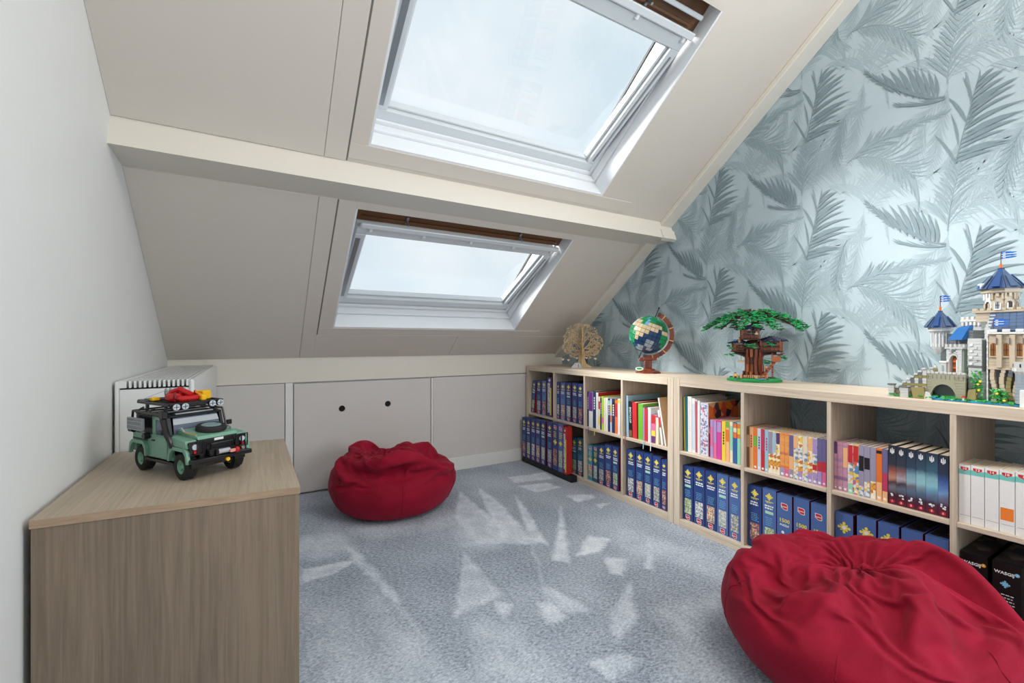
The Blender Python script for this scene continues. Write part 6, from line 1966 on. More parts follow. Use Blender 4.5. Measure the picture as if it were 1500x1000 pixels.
# ---------------------------------------------------------------- bean bags (slumped cloth surface, written ring by ring)
# offsets between neighbouring vertices in units of 0.6 mm: x, y and z of 38 rings of 96 columns
BAG_RINGS = [
    [
     390,-1,-3,-3,-6,-6,-8,-10,-12,-13,-16,-17,-18,-19,-20,-20,-22,-23,-24,-25,-24,-25,-24,-25,-26,-26,-25,-26,-25,-24,-23,-23,-22,-22,-21,-20,-19,-19,-16,-16,
     -13,-10,-9,-8,-7,-7,-5,-5,-3,-1,1,4,5,7,9,11,12,14,15,18,19,21,20,21,22,22,24,23,25,25,26,25,26,26,26,25,26,24,25,23,23,22,22,19,18,17,15,14,13,13,11,9,
     8,5,4,1,80,-1,0,-1,-1,-2,-2,-1,-2,-4,-2,-3,-4,-4,-4,-5,-4,-5,-5,-4,-6,-4,-6,-5,-5,-5,-6,-5,-4,-6,-5,-4,-5,-4,-4,-4,-4,-3,-4,-2,-3,-3,-2,-2,-2,0,-2,-1,-1,
     0,1,0,1,2,2,2,3,3,4,3,4,4,4,5,3,5,4,6,4,5,5,6,5,5,6,5,5,6,4,5,5,4,3,5,3,3,3,3,4,2,2,3,1,1,1,1,55,1,0,-1,0,-1,-1,-2,-1,-1,-2,-3,-2,-3,-3,-3,-4,-4,-3,-3,
     -3,-5,-3,-4,-4,-4,-4,-3,-5,-2,-4,-4,-2,-3,-3,-3,-3,-2,-2,-3,-1,-3,-2,-2,-1,-2,-1,-1,0,1,0,0,2,2,1,3,2,3,2,3,3,2,3,2,4,2,3,3,4,4,3,4,4,4,3,5,3,4,4,4,2,4,
     3,2,2,2,3,2,1,2,2,1,1,1,0,0,32,1,0,-1,0,0,0,0,-1,0,-1,-1,-3,-2,-2,-3,-2,-1,-2,-2,-3,-1,-3,-3,-2,-2,-3,-2,-3,-3,-2,-1,-3,-2,-1,-2,0,-1,-1,0,-3,-1,-2,-2,
     -1,-2,0,1,0,0,0,2,0,1,2,1,3,1,2,1,1,1,2,1,2,2,1,2,2,2,2,3,2,2,3,2,3,2,2,2,2,1,2,2,2,1,1,2,2,1,0,0,0,0,0,0,18,-1,1,2,0,-1,0,-1,1,0,-2,-2,-1,-2,0,-1,-2,2,
     -2,-1,-1,-1,-2,0,-2,-1,-1,-2,0,-2,-1,-3,-1,0,-2,0,-1,0,-1,-1,1,-2,-1,0,-1,0,1,0,1,1,1,0,1,0,1,1,-1,1,0,1,-1,0,0,2,-1,1,2,0,1,1,2,0,2,1,0,1,1,1,1,1,2,1,
     0,1,1,2,1,2,0,0,0,0,0,1,0,1,-2,0,2,7,1,2,-2,0,-11,2,-3,2,4,-2,-2,8,-2,-2,1,0,1,-1,0,-1,1,-1,1,-1,0,-1,0,1,-1,-1,0,1,0,0,1,1,-1,1,0,-1,0,1,-1,1,1,-1,1,0,
     -1,0,0,-1,2,-1,1,-1,0,0,0,-4,-1,1,3,2,0,-1,-3,0,-1,1,0,-1,-1,0,0,0,-1,2,0,-1,1,0,1,0,-2,2,-1,-1,1,4,-3,-2,6,1,-1,-14,4,-10,0,-2,24,-7,1,-2,-7,6,10,-11,
     3,0,0,-1,0,0,1,0,0,1,-1,1,0,1,-1,-1,1,0,1,1,-1,-1,2,0,-1,-2,2,2,1,-1,0,-1,2,0,0,0,1,-1,0,0,-3,3,-1,-1,1,-1,1,3,0,-6,-7,-1,1,2,3,1,0,-3,-1,1,1,-2,0,0,3,
     -5,0,0,0,0,1,1,5,-7,5,2,1,-7,7,2,-16,1,-5,19,-18,8,1,21,-26,2,1,4,17,1,-12,3,-1,-3,0,2,-1,2,0,1,1,0,1,0,-1,0,0,3,-1,-1,5,-4,-2,3,1,-1,-2,-1,4,2,-4,3,-2,
     5,-6,3,-4,6,-1,1,-3,3,-2,-6,4,1,-1,1,-2,1,2,5,0,-8,0,0,0,-1,-3,1,0,0,-1,1,1,-2,-10,2,2,1,0,-1,0,0,-1,12,-13,-4,-1,12,-12,5,-8,-4,22,-28,16,4,19,-32,11,
     2,7,1,-13,-8,0,7,4,-5,2,-2,5,-1,2,1,0,0,1,0,1,0,5,3,2,-2,-9,2,7,-2,-7,-6,4,8,-2,-3,8,-7,8,-11,6,-4,12,-6,3,0,3,-9,9,3,-15,-1,4,-2,1,-2,-1,-2,3,6,-5,-2,
     -2,0,4,0,-4,-9,1,0,-1,-3,10,-2,-3,-1,-1,2,-1,-1,2,-3,18,2,-15,-12,17,-15,9,14,-22,23,-7,8,-28,13,-1,-2,-7,-5,0,1,1,-8,-1,20,-4,0,-7,-1,5,0,0,2,1,1,1,1,
     -4,2,9,2,-1,-1,-10,-5,3,10,4,-3,-2,-1,2,9,-10,-3,-5,20,-6,-3,3,5,-2,3,-19,7,9,-13,-5,8,1,1,1,3,1,0,1,-5,-4,0,-9,1,1,5,-3,1,-14,7,-8,-1,2,-6,2,1,4,0,-2,
     1,-2,10,17,-7,-18,12,30,-6,5,-13,5,-20,5,-8,-6,-2,0,3,2,8,6,8,-11,-19,0,0,8,2,2,4,1,0,1,1,0,1,2,-6,-8,15,12,-10,4,4,-5,6,4,3,-7,-3,-13,-8,23,-4,-6,-19,
     26,12,-2,-3,0,-3,4,-30,2,21,6,-8,1,0,1,-2,-3,-2,2,2,0,-12,9,-13,3,-2,-1,-10,9,-11,0,6,-11,4,-2,-1,-3,1,-2,-1,0,0,11,26,15,1,14,0,-13,-1,-9,8,-7,-2,0,0,
     2,1,0,-2,-3,1,18,3,-6,-2,-6,12,-4,0,2,0,0,0,-2,8,-1,4,-4,-16,-5,23,3,0,-2,5,-11,0,20,-2,0,-8,-35,39,7,-17,-33,10,6,-14,0,2,6,24,2,6,3,6,1,-2,-1,-1,-3,-3,
     -8,-27,9,1,-3,11,-5,-2,-5,-7,0,6,4,-16,7,7,-1,-2,7,-21,2,-3,-2,-1,-1,2,16,28,3,-25,-1,6,16,-11,2,2,2,1,0,0,0,-3,8,-1,-16,4,10,-1,12,-11,3,10,0,2,-2,-3,
     11,-13,-5,10,2,-2,-3,-20,1,3,25,5,-2,-4,-29,16,11,6,10,-48,29,17,-16,-25,-6,16,6,8,8,5,2,-7,2,3,3,2,-11,-6,-9,-10,-7,3,-2,15,2,-16,-1,2,-9,8,-1,3,-11,3,
     4,2,2,4,-2,5,-2,3,3,2,2,5,4,-16,-27,13,21,0,-17,0,7,1,2,-4,-2,-4,-1,0,-9,8,1,5,-4,13,-6,12,-1,-6,13,-3,2,-1,-12,4,9,-13,-6,8,-4,15,2,-3,-16,-3,27,-6,6,
     -22,-23,-4,11,41,-39,25,8,0,1,-2,-3,-1,2,4,-7,15,3,-47,-4,3,0,-14,-2,3,2,23,3,-2,-6,14,-12,-1,8,-16,5,-3,-1,16,-12,-1,7,3,-1,19,4,1,1,-1,-4,-5,-15,-16,
     -26,6,-4,10,4,6,-1,6,-5,0,-3,-6,-7,-4,2,3,0,2,5,-4,21,-4,3,10,-10,11,-3,-1,4,-9,6,-13,5,-8,11,-5,-2,4,19,-16,-25,22,16,0,-1,-11,-4,-12,17,-21,30,6,-7,0,
     -2,-1,0,2,8,-20,9,25,-52,-18,-1,9,3,4,8,7,-3,-2,5,-3,9,-14,-6,7,-2,-13,25,-19,19,3,1,5,-6,3,-11,9,-18,4,12,-8,-17,-7,-24,1,13,-7,4,-4,5,0,-2,-6,1,-4,-2,
     4,38,-32,0,-4,10,8,-15,19,4,-12,18,-12,18,1,-7,-2,-2,-2,-4,-2,24,-3,0,1,-23,19,7,-20,-15,12,18,-4,5,-2,0,8,-2,-1,-1,1,-5,-12,-19,-10,19,20,-39,36,12,-27,
     2,3,3,1,0,-9,-12,0,1,4,5,7,-9,12,-12,19,-15,20,-7,-1,-2,-6,10,-9,15,-27,24,-15,-5,-18,-7,6,-22,3,4,-4,4,5,-8,6,-3,4,-5,-6,2,35,-26,14,-4,5,-10,-2,9,-22,
     23,4,-18,20,-22,17,12,1,-5,1,-2,-1,4,12,2,-7,-1,-22,-1,17,16,2,-20,15,-3,-1,-2,7,-1,6,-23,3,6,6,4,-21,-19,-11,45,-45,42,-6,0,2,-1,-2,-3,-17,9,2,-5,4,-4,
     -6,17,-8,11,-3,11,-3,-1,0,0,1,-5,5,-18,22,-29,14,-25,-6,5,2,-22,2,1,-3,11,0,-4,-10,6,13,-16,1,28,-14,-17,19,1,-5,2,17,-9,2,-24,21,7,-8,13,1,-14,22,-12,
     3,11,2,-31,-5,4,10,11,9,-1,4,-9,7,5,5,-8,-2,9,-3,-17,-34,41,-9,-6,-26,9,38,0,-1,-45,44,-44,31,0,-4,-3,-3,0,18,-4,-14,9,-5,-1,11,-7,6,1,-3,-3,2,5,-2,0,1,
     2,-3,7,-34,17,-22,-7,0,6,-3,-22,1,1,0,-4,5,-1,11,6,-13,11,-6,-19,12,28,-27,12,-5,12,-1,-2,0,13,-20,13,3,2,-13,21,-2,2,4,-7,3,22,-5,4,0,-1,-2,-1,-18,5,8,
     1,1,3,1,-3,-21,-25,20,-28,-1,1,33,12,-36,0,-12,42,-40,46,-8,-1,-3,-2,1,-2,-4,-8,14,-11,6,4,-3,6,1,-9,5,-12,1,-2,0,0,-3,-6,-3,-12,22,-16,-6,-3,10,-2,-2,
     -25,2,1,0,-4,10,3,-11,-11,11,13,9,-20,-9,20,-1,1,17,-7,1,-2,9,-15,16,-10,-5,10,3,-4,15,9,5,2,1,-2,1,5,0,0,-2,-1,0,-9,-14,21,3,-1,-2,-14,-16,25,3,3,-17,
     -1,10,-20,29,-3,-16,-31,33,-17,17,-2,1,1,-4,-2,2,0,-14,10,-5,3,3,-2,-7,11,-15,6,-15,-3,0,-12,-1,4,-1,6,-12,0,-4,11,-1,-4,2,-29,1,-1,4,-3,-4,0,-4,11,-10,
     8,14,35,-28,-7,0,-4,14,2,2,3,-13,8,-13,-7,29,-10,10,0,-4,1,19,4,5,-3,0,3,3,-1,-3,2,-1,-3,4,0,-6,1,-11,-3,14,-7,-4,0,9,-9,-20,16,3,-7,15,-13,-9,11,0,3,-8,
     3,3,1,-12,10,5,-7,4,-10,2,-6,11,-15,12,-15,7,-6,-18,7,-8,-7,-6,-1,6,-6,17,-2,-7,0,4,-33,8,-6,-1,3,-6,3,-1,-4,2,0,5,18,32,-37,0,0,9,9,-17,-3,15,-10,0,22,
     -26,24,2,2,-10,7,11,7,5,-6,3,1,6,-7,-1,-13,-10,16,-1,11,-3,-4,12,0,-1,-1,-3,4,2,-2,-5,-1,-14,15,-12,10,-8,-16,4,2,8,-2,0,-7,10,-7,-2,3,-14,13,-15,11,-9,
     8,-9,10,-9,-15,10,-17,-3,-7,1,4,-5,15,-5,-4,-3,7,-7,-34,2,-3,-1,4,-5,3,10,8,-8,-13,35,-21,10,-2,14,-6,-21,2,10,2,-8,21,0,-18,17,-19,9,18,1,0,-16,26,-3,
     -9,17,-20,7,11,-5,6,1,9,-7,-14,12,10,1,-5,1,5,2,-6,-6,8,5,-15,-1,-17,21,-6,-8,1,-3,-5,8,-11,2,7,-8,3,7,-18,18,-20,15,-6,-3,-2,1,-8,1,16,-20,-15,-1,-2,-4,
     3,13,-5,-3,-7,10,-9,0,-33,-6,3,-1,3,13,8,-2,-13,2,42,-32,23,-36,2,17,6,12,-19,-11,12,-1,-12,16,5,-14,17,-9,-9,6,18,-3,-16,29,7,-15,2,-17,2,22,-1,1,-8,-7,
     23,4,1,-2,5,1,-4,-8,10,6,0,-3,3,-14,6,-17,1,2,2,-9,1,0,6,-12,0,10,-16,-8,20,-22,16,-1,-5,5,-12,-3,3,-3,-8,10,19,-32,9,-13,-4,-4,-2,1,10,-11,3,-3,-28,-8,
     1,8,-16,4,11,-1,-1,45,-35,24,-33,6,0,-3,16,-11,21,-5,-8,14,-6,-11,3,18,-15,16,-3,-3,-9,19,-8,-16,20,9,2,-1,-13,11,4,2,-13,-2,-7,-13,6,21,-9,12,-11,22,10,
     -1,-6,10,-5,-6,-2,-12,7,-2,-2,-3,-9,-3,5,3,-1,0,9,-14,-16,14,-2,-8,5,0,6,-14,-5,3,-7,0,-8,31,-31,20,-20,5,-2,-9,-3,3,-2,17,-21,-14,0,6,19,-6,-13,-2,32,
     -34,29,-25,6,-2,5,11,0,-2,4,7,2,-9,9,-6,1,1,-2,4,9,5,-3,-12,20,-6,-19,13,12,-3,6,-20,10,2,-6,19,-26,22,-26,-11,37,-22,18,17,-15,16,-7,1,-4,2,-16,12,-9,
     -2,-4,3,0,-1,0,-9,-3,0,4,14,-11,-4,-11,6,-10,-5,3,-2,5,-5,11,-22,11,-14,26,-25,16,-15,-7,12,1,-8,9,-12,-29,2,-7,3,-7,0,5,12,-14,27,-24,1,2,18,5,-14,14,
     -1,-9,11,1,7,-1,1,7,-13,11,-17,9,0,3,11,-12,3,6,-17,11,8,-3,-5,5,8,3,-14,30,-19,17,-8,-23,31,-4,-15,15,-22,24,-13,-4,10,-9,-4,2,-4,0,-6,8,-13,6,9,-11,-12,
     1,1,11,-15,2,-4,7,-10,-5,13,-6,-2,-10,19,-24,16,-16,23,-25,2,12,-13,3,9,-7,-2,-24,7,-15,2,5,-7,-4,7,5,-7,0,5,8,6,2,-1,-4,14,-1,-10,9,-4,10,3,-10,19,-8,
     6,-9,-2,11,-10,12,5,-7,3,-18,16,3,0,-10,0,22,-1,-22,29,-8,-6,17,-15,9,-1,-18,16,-15,3,6,-13,12,-2,-9,1,-1,2,-2,1,-18,5,14,-10,-9,-4,4,-5,3,-9,-1,-1,-2,
     -2,2,-1,5,1,-11,-2,9,-8,19,-22,3,4,3,-6,-4,3,-26,0,11,-15,2,4,-7,-3,19,-11,0,3,19,-9,0,3,1,0,2,13,-6,5,-5,5,2,-6,6,-3,13,2,-13,9,-10,6,10,-3,5,-16,4,12,
     -3,7,-16,21,2,-17,14,2,-13,16,-7,0,0,-18,9,3,-1,-1,0,1,-5,-6,2,-3,0,1,2,-11,-5,12,-5,-10,-4,-2,-4,6,0,6,-14,-2,-2,-5,-1,2,20,-24,7,-7,6,3,-8,6,5,-2,-2,
     3,-17,2,-8,1,-1,0,1,-1,-5,14,4,-9,-2,8,7,4,-4,-5,8,-3,11,-6,-5,10,20,-13,0,-3,-16,17,9,-14,6,-10,-3,22,2,-4,8,-4,3,-5,17,-12,11,-6,2,6,-3,-11,10,-23,0,
     16,-3,-8,5,7,-19,5,8,1,-14,-1,-8,7,3,1,-6,-2,-9,7,-10,11,-7,-1,-4,-14,20,-11,-7,9,-10,-4,9,-6,-7,5,1,12,-13,7,-5,19,3,-19,-5,-12,-6,10,-8,5,2,-8,8,1,3,
     0,-19,13,10,0,2,-6,-1,15,-5,12,6,-16,2,5,-8,15,-1,-16,-3,24,-11,13,-2,-18,7,19,-10,7,2,7,-12,18,-19,12,-13,-10,19,3,-17,13,-1,-2,-3,-1,-13,9,2,-13,10,1,
     3,-8,1,-4,-1,-8,4,-3,9,-17,7,-8,2,-4,-5,17,-24,12,-2,-17,10,-4,2,13,-18,5,-4,13,10,-24,3,-1,4,22,-15,7,-5,-12,5,11,3,-6,-14,8,11,8,-5,-27,13,9,-2,-1,2,
     -2,10,-6,10,3,-20,25,8,-18,19,-2,-5,-6,15,-14,10,5,-12,-7,25,-6,7,-8,1,7,7,-19,15,2,-22,-1,23,-4,-4,-10,4,10,-10,-17,20,-5,-8,8,-1,-5,-2,-3,2,-2,-5,-1,
     1,8,-20,11,-6,-12,1,-4,16,-20,10,11,-27,8,-4,8,-2,-7,2,4,9,15,-19,-7,6,-5,-21,7,9,-11,-6,-3,15,8,-15,-7,8,5,4,1,-3,5,5,4,-11,1,8,3,-12,6,-2,-9,20,5,-18,
     19,1,-12,8,4,-10,14,1,-4,-14,23,3,3,-4,-21,17,8,-14,14,2,-13,-1,10,-4,-4,-5,6,11,-15,-9,9,-2,-10,11,11,-15,-1,0,10,-17,0,-1,-1,-11,-11,6,12,5,-12,-5,16,
     -22,3,22,-19,-4,-2,19,-9,-5,-11,-2,4,19,1,-19,-6,-30,9,7,9,-8,-6,4,11,1,-16,1,4,-4,2,-15,13,9,4,0,6,0,6,4,7,2,0,-7,1,-3,-2,2,-2,-12,13,1,-13,19,7,-8,-7,
     -1,19,9,-7,-12,9,6,-12,9,0,-23,-2,26,-5,-4,-1,3,1,-3,2,-5,-8,-3,5,11,-12,0,-1,2,-5,-5,6,20,-28,-9,2,1,8,-18,-10,23,-16,-6,6,-7,8,-3,-1,-7,3,9,-5,-1,3,9,
     -9,-22,-7,10,7,-2,-10,-10,12,15,4,-20,-3,7,-4,6,-10,9,1,-3,-6,8,2,6,-6,6,-17,-2,10,5,10,26,13,-10,-7,-1,5,6,5,4,-15,-2,-24,6,18,0,2,0,-1,-9,16,2,-1,-3,
     12,-16,-19,13,19,-11,-2,2,0,-3,-3,0,3,-4,0,7,-8,3,-12,0,23,-5,-11,-10,-14,1,-2,-9,12,-2,-5,-14,-6,2,22,6,-18,-11,12,-1,-1,2,2,-15,2,-1,-1,-3,5,-2,-13,14,
     5,4,-2,3,1,-13,-10,5,6,3,-13,-9,7,4,8,6,-1,-5,2,5,-11,8,8,8,-3,-2,-9,-12,13,19,6,-4,10,-5,-4,14,8,3,-9,2,-8,-4,-7,-16,6,17,-1,-13,8,16,0,-2,4,-8,2,-11,
     -4,-3,2,0,0,-4,-6,-14,5,7,-1,-24,3,17,9,-11,-5,3,11,11,-19,6,-5,-5,-7,-1,-3,5,-5,-8,6,6,-10,-10,-1,9,6,2,-4,-14,7,7,3,2,14,4,-8,-16,7,14,-3,-3,-8,-10,0,
     -2,8,2,1,-1,-5,-17,11,11,4,10,-2,2,-15,6,-4,4,6,3,2,-5,9,-5,-1,6,15,6,-14,-1,-10,-7,0,-5,-11,1,-2,2,5,4,-4,9,11,-4,-8,-8,3,-5,-3,7,1,-2,-4,13,-10,-7,-1,
     6,-5,3,-4,8,7,-15,-2,4,16,-10,-12,-3,8,14,3,-22,8,-2,2,1,-4,5,2,-13,-2,2,4,0,1,6,5,-2,1,-5,12,5,0,0,-6,2,8,5,1,13,1,-7,-8,-1,2,4,4,-3,2,-9,6,0,-2,5,-11,
     -5,-18,23,10,-11,-5,12,20,-6,0,0,2,1,0,1,-3,-1,-2,2,-4,0,-3,5,-6,7,-2,-4,1,-4,-21,0,1,0,0,0,-7,5,-4,-8,1,-4,2,1,-1,0,4,5,1,-9,-11,1,-2,],
    [
     0,25,26,25,25,25,24,24,23,22,20,20,18,17,17,15,13,11,9,8,6,6,6,4,3,1,-2,-5,-6,-9,-10,-12,-12,-14,-14,-16,-17,-18,-19,-21,-22,-23,-24,-24,-25,-24,-25,-25,
     -26,-26,-26,-26,-25,-25,-25,-24,-23,-22,-21,-19,-18,-16,-15,-15,-13,-13,-11,-10,-7,-6,-5,-3,-1,-1,2,5,6,8,9,11,12,13,15,17,19,20,21,21,22,22,23,24,25,25,
     25,25,0,6,4,6,5,4,6,4,5,5,4,4,4,4,3,3,2,2,2,2,2,1,1,1,1,0,-1,-1,-2,-1,-3,-2,-3,-2,-4,-2,-4,-4,-4,-4,-4,-5,-5,-5,-4,-6,-5,-5,-5,-5,-5,-6,-5,-5,-5,-5,-4,
     -5,-4,-4,-3,-3,-4,-2,-4,-2,-3,-2,-3,-1,0,-1,-1,1,0,0,2,1,3,2,3,3,4,3,4,4,4,4,4,5,5,4,5,5,6,5,0,3,5,3,3,5,3,4,3,3,5,2,3,3,1,2,2,2,2,1,1,2,0,2,-1,0,0,0,-2,
     -2,-1,-2,-3,-2,-2,-3,-2,-3,-3,-3,-4,-2,-3,-3,-4,-3,-4,-4,-4,-4,-4,-3,-5,-3,-3,-3,-3,-3,-2,-3,-2,-3,-2,-3,-2,-3,-2,-1,-2,-2,-1,0,-1,1,0,1,0,1,1,2,3,3,2,
     3,3,3,3,3,3,3,3,4,3,4,3,5,0,2,2,2,3,2,2,2,3,3,1,3,1,1,1,1,1,2,1,2,2,0,1,-1,1,-1,0,-1,1,-1,-1,-1,-1,-3,-1,-3,-2,-2,-2,-2,-1,-3,-1,-2,-2,-2,-2,-3,-2,-2,-3,
     -2,-2,-2,-2,-1,-2,-1,-2,-1,-2,-2,-1,-1,-2,-1,-2,-2,-1,-1,-1,-1,2,-1,2,-1,0,1,1,1,0,2,2,2,1,2,1,2,2,3,2,3,2,2,2,2,0,2,0,2,1,1,1,2,1,1,1,-1,1,-2,3,-1,1,4,
     -1,-1,1,1,-1,-1,0,0,0,1,-1,2,0,0,0,0,-2,0,-2,-1,-2,-1,-1,0,-1,-1,-1,-1,-2,-1,-1,-2,0,-1,-1,-1,-1,-1,-1,0,-1,-2,-1,-2,-1,0,-1,-2,0,-1,-1,-2,1,0,2,6,-1,1,
     0,-1,0,0,1,0,1,0,1,0,1,1,1,0,2,0,2,1,1,1,1,-1,1,0,0,0,1,0,-7,1,-3,3,2,-2,-2,10,-9,-2,4,2,0,0,0,1,-1,-1,1,1,0,0,0,0,0,0,1,-2,1,-1,0,0,0,0,0,0,1,-1,1,0,0,
     0,0,0,0,0,0,0,0,0,0,1,-2,1,-1,-5,-3,3,8,2,0,0,-10,7,5,-5,-5,6,2,-1,0,0,1,-3,0,1,-1,0,0,-1,1,-1,1,1,-1,-1,0,0,0,0,0,-2,1,-4,-1,-2,11,-4,1,-3,-7,8,8,-18,
     11,-2,-1,-1,0,0,1,-3,0,2,-1,0,0,1,0,4,-1,0,-1,-1,1,2,-2,0,1,2,-1,0,-1,1,0,1,-1,1,0,1,1,-1,1,0,-1,2,0,-1,1,0,1,4,1,-9,-13,-1,4,0,10,-7,-5,15,10,-6,-6,6,
     1,-1,-8,7,0,-1,0,-1,-1,0,-3,3,-3,-1,0,2,0,-1,0,0,-1,1,-8,4,0,3,-13,1,1,3,13,0,-12,7,-6,-3,-2,0,-2,3,-5,5,0,0,1,1,3,0,5,-8,1,4,-6,7,2,-3,0,1,2,0,-1,-1,3,
     -1,0,0,2,0,0,1,0,1,-2,2,0,-4,4,1,0,0,-1,0,4,6,-1,-12,15,10,0,0,-12,-22,1,4,5,-4,-4,5,15,-3,-4,0,-1,1,0,-1,0,-6,4,1,1,-5,0,1,-1,1,-4,-5,8,0,0,-11,9,0,4,
     1,-8,-15,0,7,8,-9,-1,-4,8,-13,10,-1,-6,3,3,0,-2,10,-10,-3,0,10,9,-3,-5,2,7,5,-3,-4,1,2,-4,3,0,2,-1,0,3,-1,1,0,3,-4,6,2,-9,0,4,-1,0,-2,-2,0,4,7,-24,-6,19,
     15,12,2,-20,15,1,0,-11,3,-16,1,5,-1,2,-2,0,0,-1,2,-8,0,0,4,-2,-2,0,-4,5,4,-4,0,-6,7,-3,-3,-6,-7,-3,2,0,-5,0,23,2,3,-28,4,3,-9,-1,2,-7,0,8,-7,22,1,-9,-10,
     5,17,9,6,-3,-6,-1,3,0,-1,-1,-3,0,-2,0,7,-3,1,2,4,1,2,-7,7,3,-7,-6,8,1,1,1,6,5,4,-1,-16,-33,-4,19,7,28,-45,3,-2,32,-16,16,3,-3,6,-4,-3,-5,-3,-1,-3,-1,-6,
     -3,1,3,3,-8,7,0,1,3,-6,1,-7,-7,-6,-4,-1,3,13,11,10,-15,-19,-1,-1,23,-17,1,-10,5,-9,-4,4,-4,10,7,9,13,-7,-15,-2,4,10,11,-3,1,-3,5,0,2,-2,-7,1,-3,-7,15,4,
     3,1,3,2,1,-12,1,11,9,-8,-3,0,1,-5,-6,-3,23,5,-6,-35,-11,21,-13,36,-18,17,-28,24,2,-5,11,-1,2,0,-2,-8,-3,-3,-2,-3,-6,-8,-1,1,-1,-1,0,-3,-5,1,-7,-5,-4,-1,
     -1,1,0,2,-1,4,18,18,-15,-21,-4,23,-18,-3,-2,-8,-1,0,5,18,-19,3,7,15,23,-22,-9,-6,2,10,11,2,-9,-2,-2,1,7,-8,0,4,-16,8,4,3,3,5,5,7,-1,16,-2,-3,-1,-2,8,0,
     -1,-5,-31,-14,24,-2,-5,-16,9,2,24,1,-1,-5,-1,15,-1,-7,1,1,-15,13,-2,-1,0,0,0,0,-4,-13,2,-11,-3,1,0,-11,-4,-1,0,1,1,2,3,-4,9,1,-7,-3,17,22,-31,-8,0,9,-10,
     -3,-2,-2,21,-18,7,-4,2,1,4,32,1,-7,-13,-7,-1,14,13,-5,-8,-4,-3,5,2,-9,10,-8,0,7,9,9,6,2,-1,-15,20,-3,2,-3,-19,-5,-8,-6,-2,1,-7,28,1,16,-8,0,-2,-11,21,-1,
     -1,2,-3,-2,1,-5,-13,-1,-3,-1,-6,-2,0,-3,1,14,-16,10,-2,-1,-8,-2,-9,0,0,-1,-3,0,1,8,-1,3,-1,7,-6,-5,24,-16,-5,0,2,1,-6,4,-8,17,-14,1,13,-10,-1,2,5,6,11,
     -1,-9,-6,1,14,14,-2,-9,-4,-4,10,-3,2,18,1,5,0,2,0,-6,2,-31,-16,-9,12,-2,-2,3,3,1,9,13,13,8,-10,8,-6,-8,15,0,-9,15,-33,13,8,-6,-3,-5,-22,-2,-4,2,2,2,8,11,
     5,-6,-1,-2,-8,1,-12,-1,1,-2,-4,1,-1,1,2,3,3,-1,3,2,2,-5,18,1,-18,0,5,1,-5,11,-11,-4,19,-21,36,-18,-23,12,-2,10,9,11,-11,-12,-3,6,11,4,-2,1,-4,5,3,16,2,
     -1,2,-2,0,-2,-26,10,-2,-5,-24,2,-1,4,7,12,21,9,3,-1,-3,-7,9,-3,1,-28,23,-43,27,-14,-2,2,-5,36,-17,8,-16,10,-2,-9,7,5,-15,-8,1,-11,1,-5,9,-10,-1,-3,3,-5,
     -1,0,2,6,-21,12,-3,19,-12,9,-10,11,16,-22,3,7,24,-21,-8,-2,3,3,-8,4,8,-14,6,-9,0,3,15,7,-7,-13,19,2,4,2,2,15,3,-30,26,-9,-10,-12,-10,17,21,-39,21,-8,3,
     2,7,6,6,8,9,-5,-1,4,1,4,-27,25,-49,30,-45,11,-7,-3,1,4,14,-12,31,-26,27,-21,7,7,3,-10,-11,-11,-2,-2,2,-8,-2,22,-23,5,2,1,-10,1,5,-3,17,-12,4,-15,7,-7,9,
     -11,13,21,-25,5,-10,9,2,-1,3,10,-14,1,-6,-1,-3,-3,2,-1,1,12,2,30,-16,3,1,2,17,-11,1,3,-17,10,2,4,-7,-17,-15,43,-29,12,7,3,7,5,5,3,1,-3,-12,4,-3,-28,32,
     -48,39,-46,19,-10,-4,-2,0,0,0,8,-8,24,-16,20,-8,11,-3,-16,1,-14,-1,0,2,-9,8,-7,18,-14,9,-18,6,5,-2,-7,6,0,-6,-7,-3,3,1,5,-8,4,26,-16,-1,-8,7,12,-18,-2,
     13,7,13,-3,-10,-9,-5,-4,5,-4,20,-13,7,16,2,10,-14,-7,6,1,-12,-5,1,0,25,5,-1,-35,37,-4,2,13,3,2,0,2,-15,-22,28,-22,-27,37,-43,38,-41,36,-33,8,-6,-1,-2,-2,
     0,1,9,2,17,-7,12,-1,-14,-6,5,-17,-2,-1,1,4,-2,-8,1,15,-3,23,-22,3,-9,8,-20,14,-16,-6,1,1,-2,12,-7,18,-17,24,-19,3,-2,1,-1,3,-14,23,-11,7,1,2,4,-5,-12,2,
     10,-4,28,-5,0,-8,-1,8,-11,-8,0,-3,-1,29,-25,0,-2,34,-21,15,12,-11,-8,-4,1,3,-9,32,-24,-22,31,-39,37,-37,38,-41,21,15,-17,-3,-4,-3,2,7,4,7,-6,10,0,-9,-15,
     4,2,-20,-2,0,0,22,-27,12,9,6,-16,7,23,-24,7,-9,-11,-1,-11,-2,0,-1,16,-20,16,-5,18,-21,5,-3,3,13,2,-6,-4,-4,2,7,5,1,-1,1,0,-8,-7,16,13,-5,1,2,10,-11,-1,
     -1,-8,-3,22,-28,29,-5,7,-24,31,-3,-8,17,2,-2,-9,-12,11,1,-28,31,-35,33,-40,39,-43,22,26,-37,29,-6,-10,9,-3,-7,3,-2,8,0,-8,-18,2,4,-2,-19,-3,-1,-3,4,3,4,
     5,-2,21,-26,6,24,-23,-5,-4,-6,-8,-2,-2,17,-16,18,-18,2,0,20,-14,-3,-3,1,4,1,4,-5,2,6,5,3,4,-1,0,18,-18,18,-30,25,8,0,-13,-2,-2,-1,-1,-6,-16,8,18,4,2,14,
     -15,16,1,-7,10,0,2,-1,8,-25,19,-25,26,-41,36,-49,23,30,-43,43,-43,7,18,-15,4,5,4,2,-2,-9,-20,2,9,-2,-6,-15,-12,5,-2,-3,8,7,-4,5,-5,8,11,-23,10,-6,4,-15,
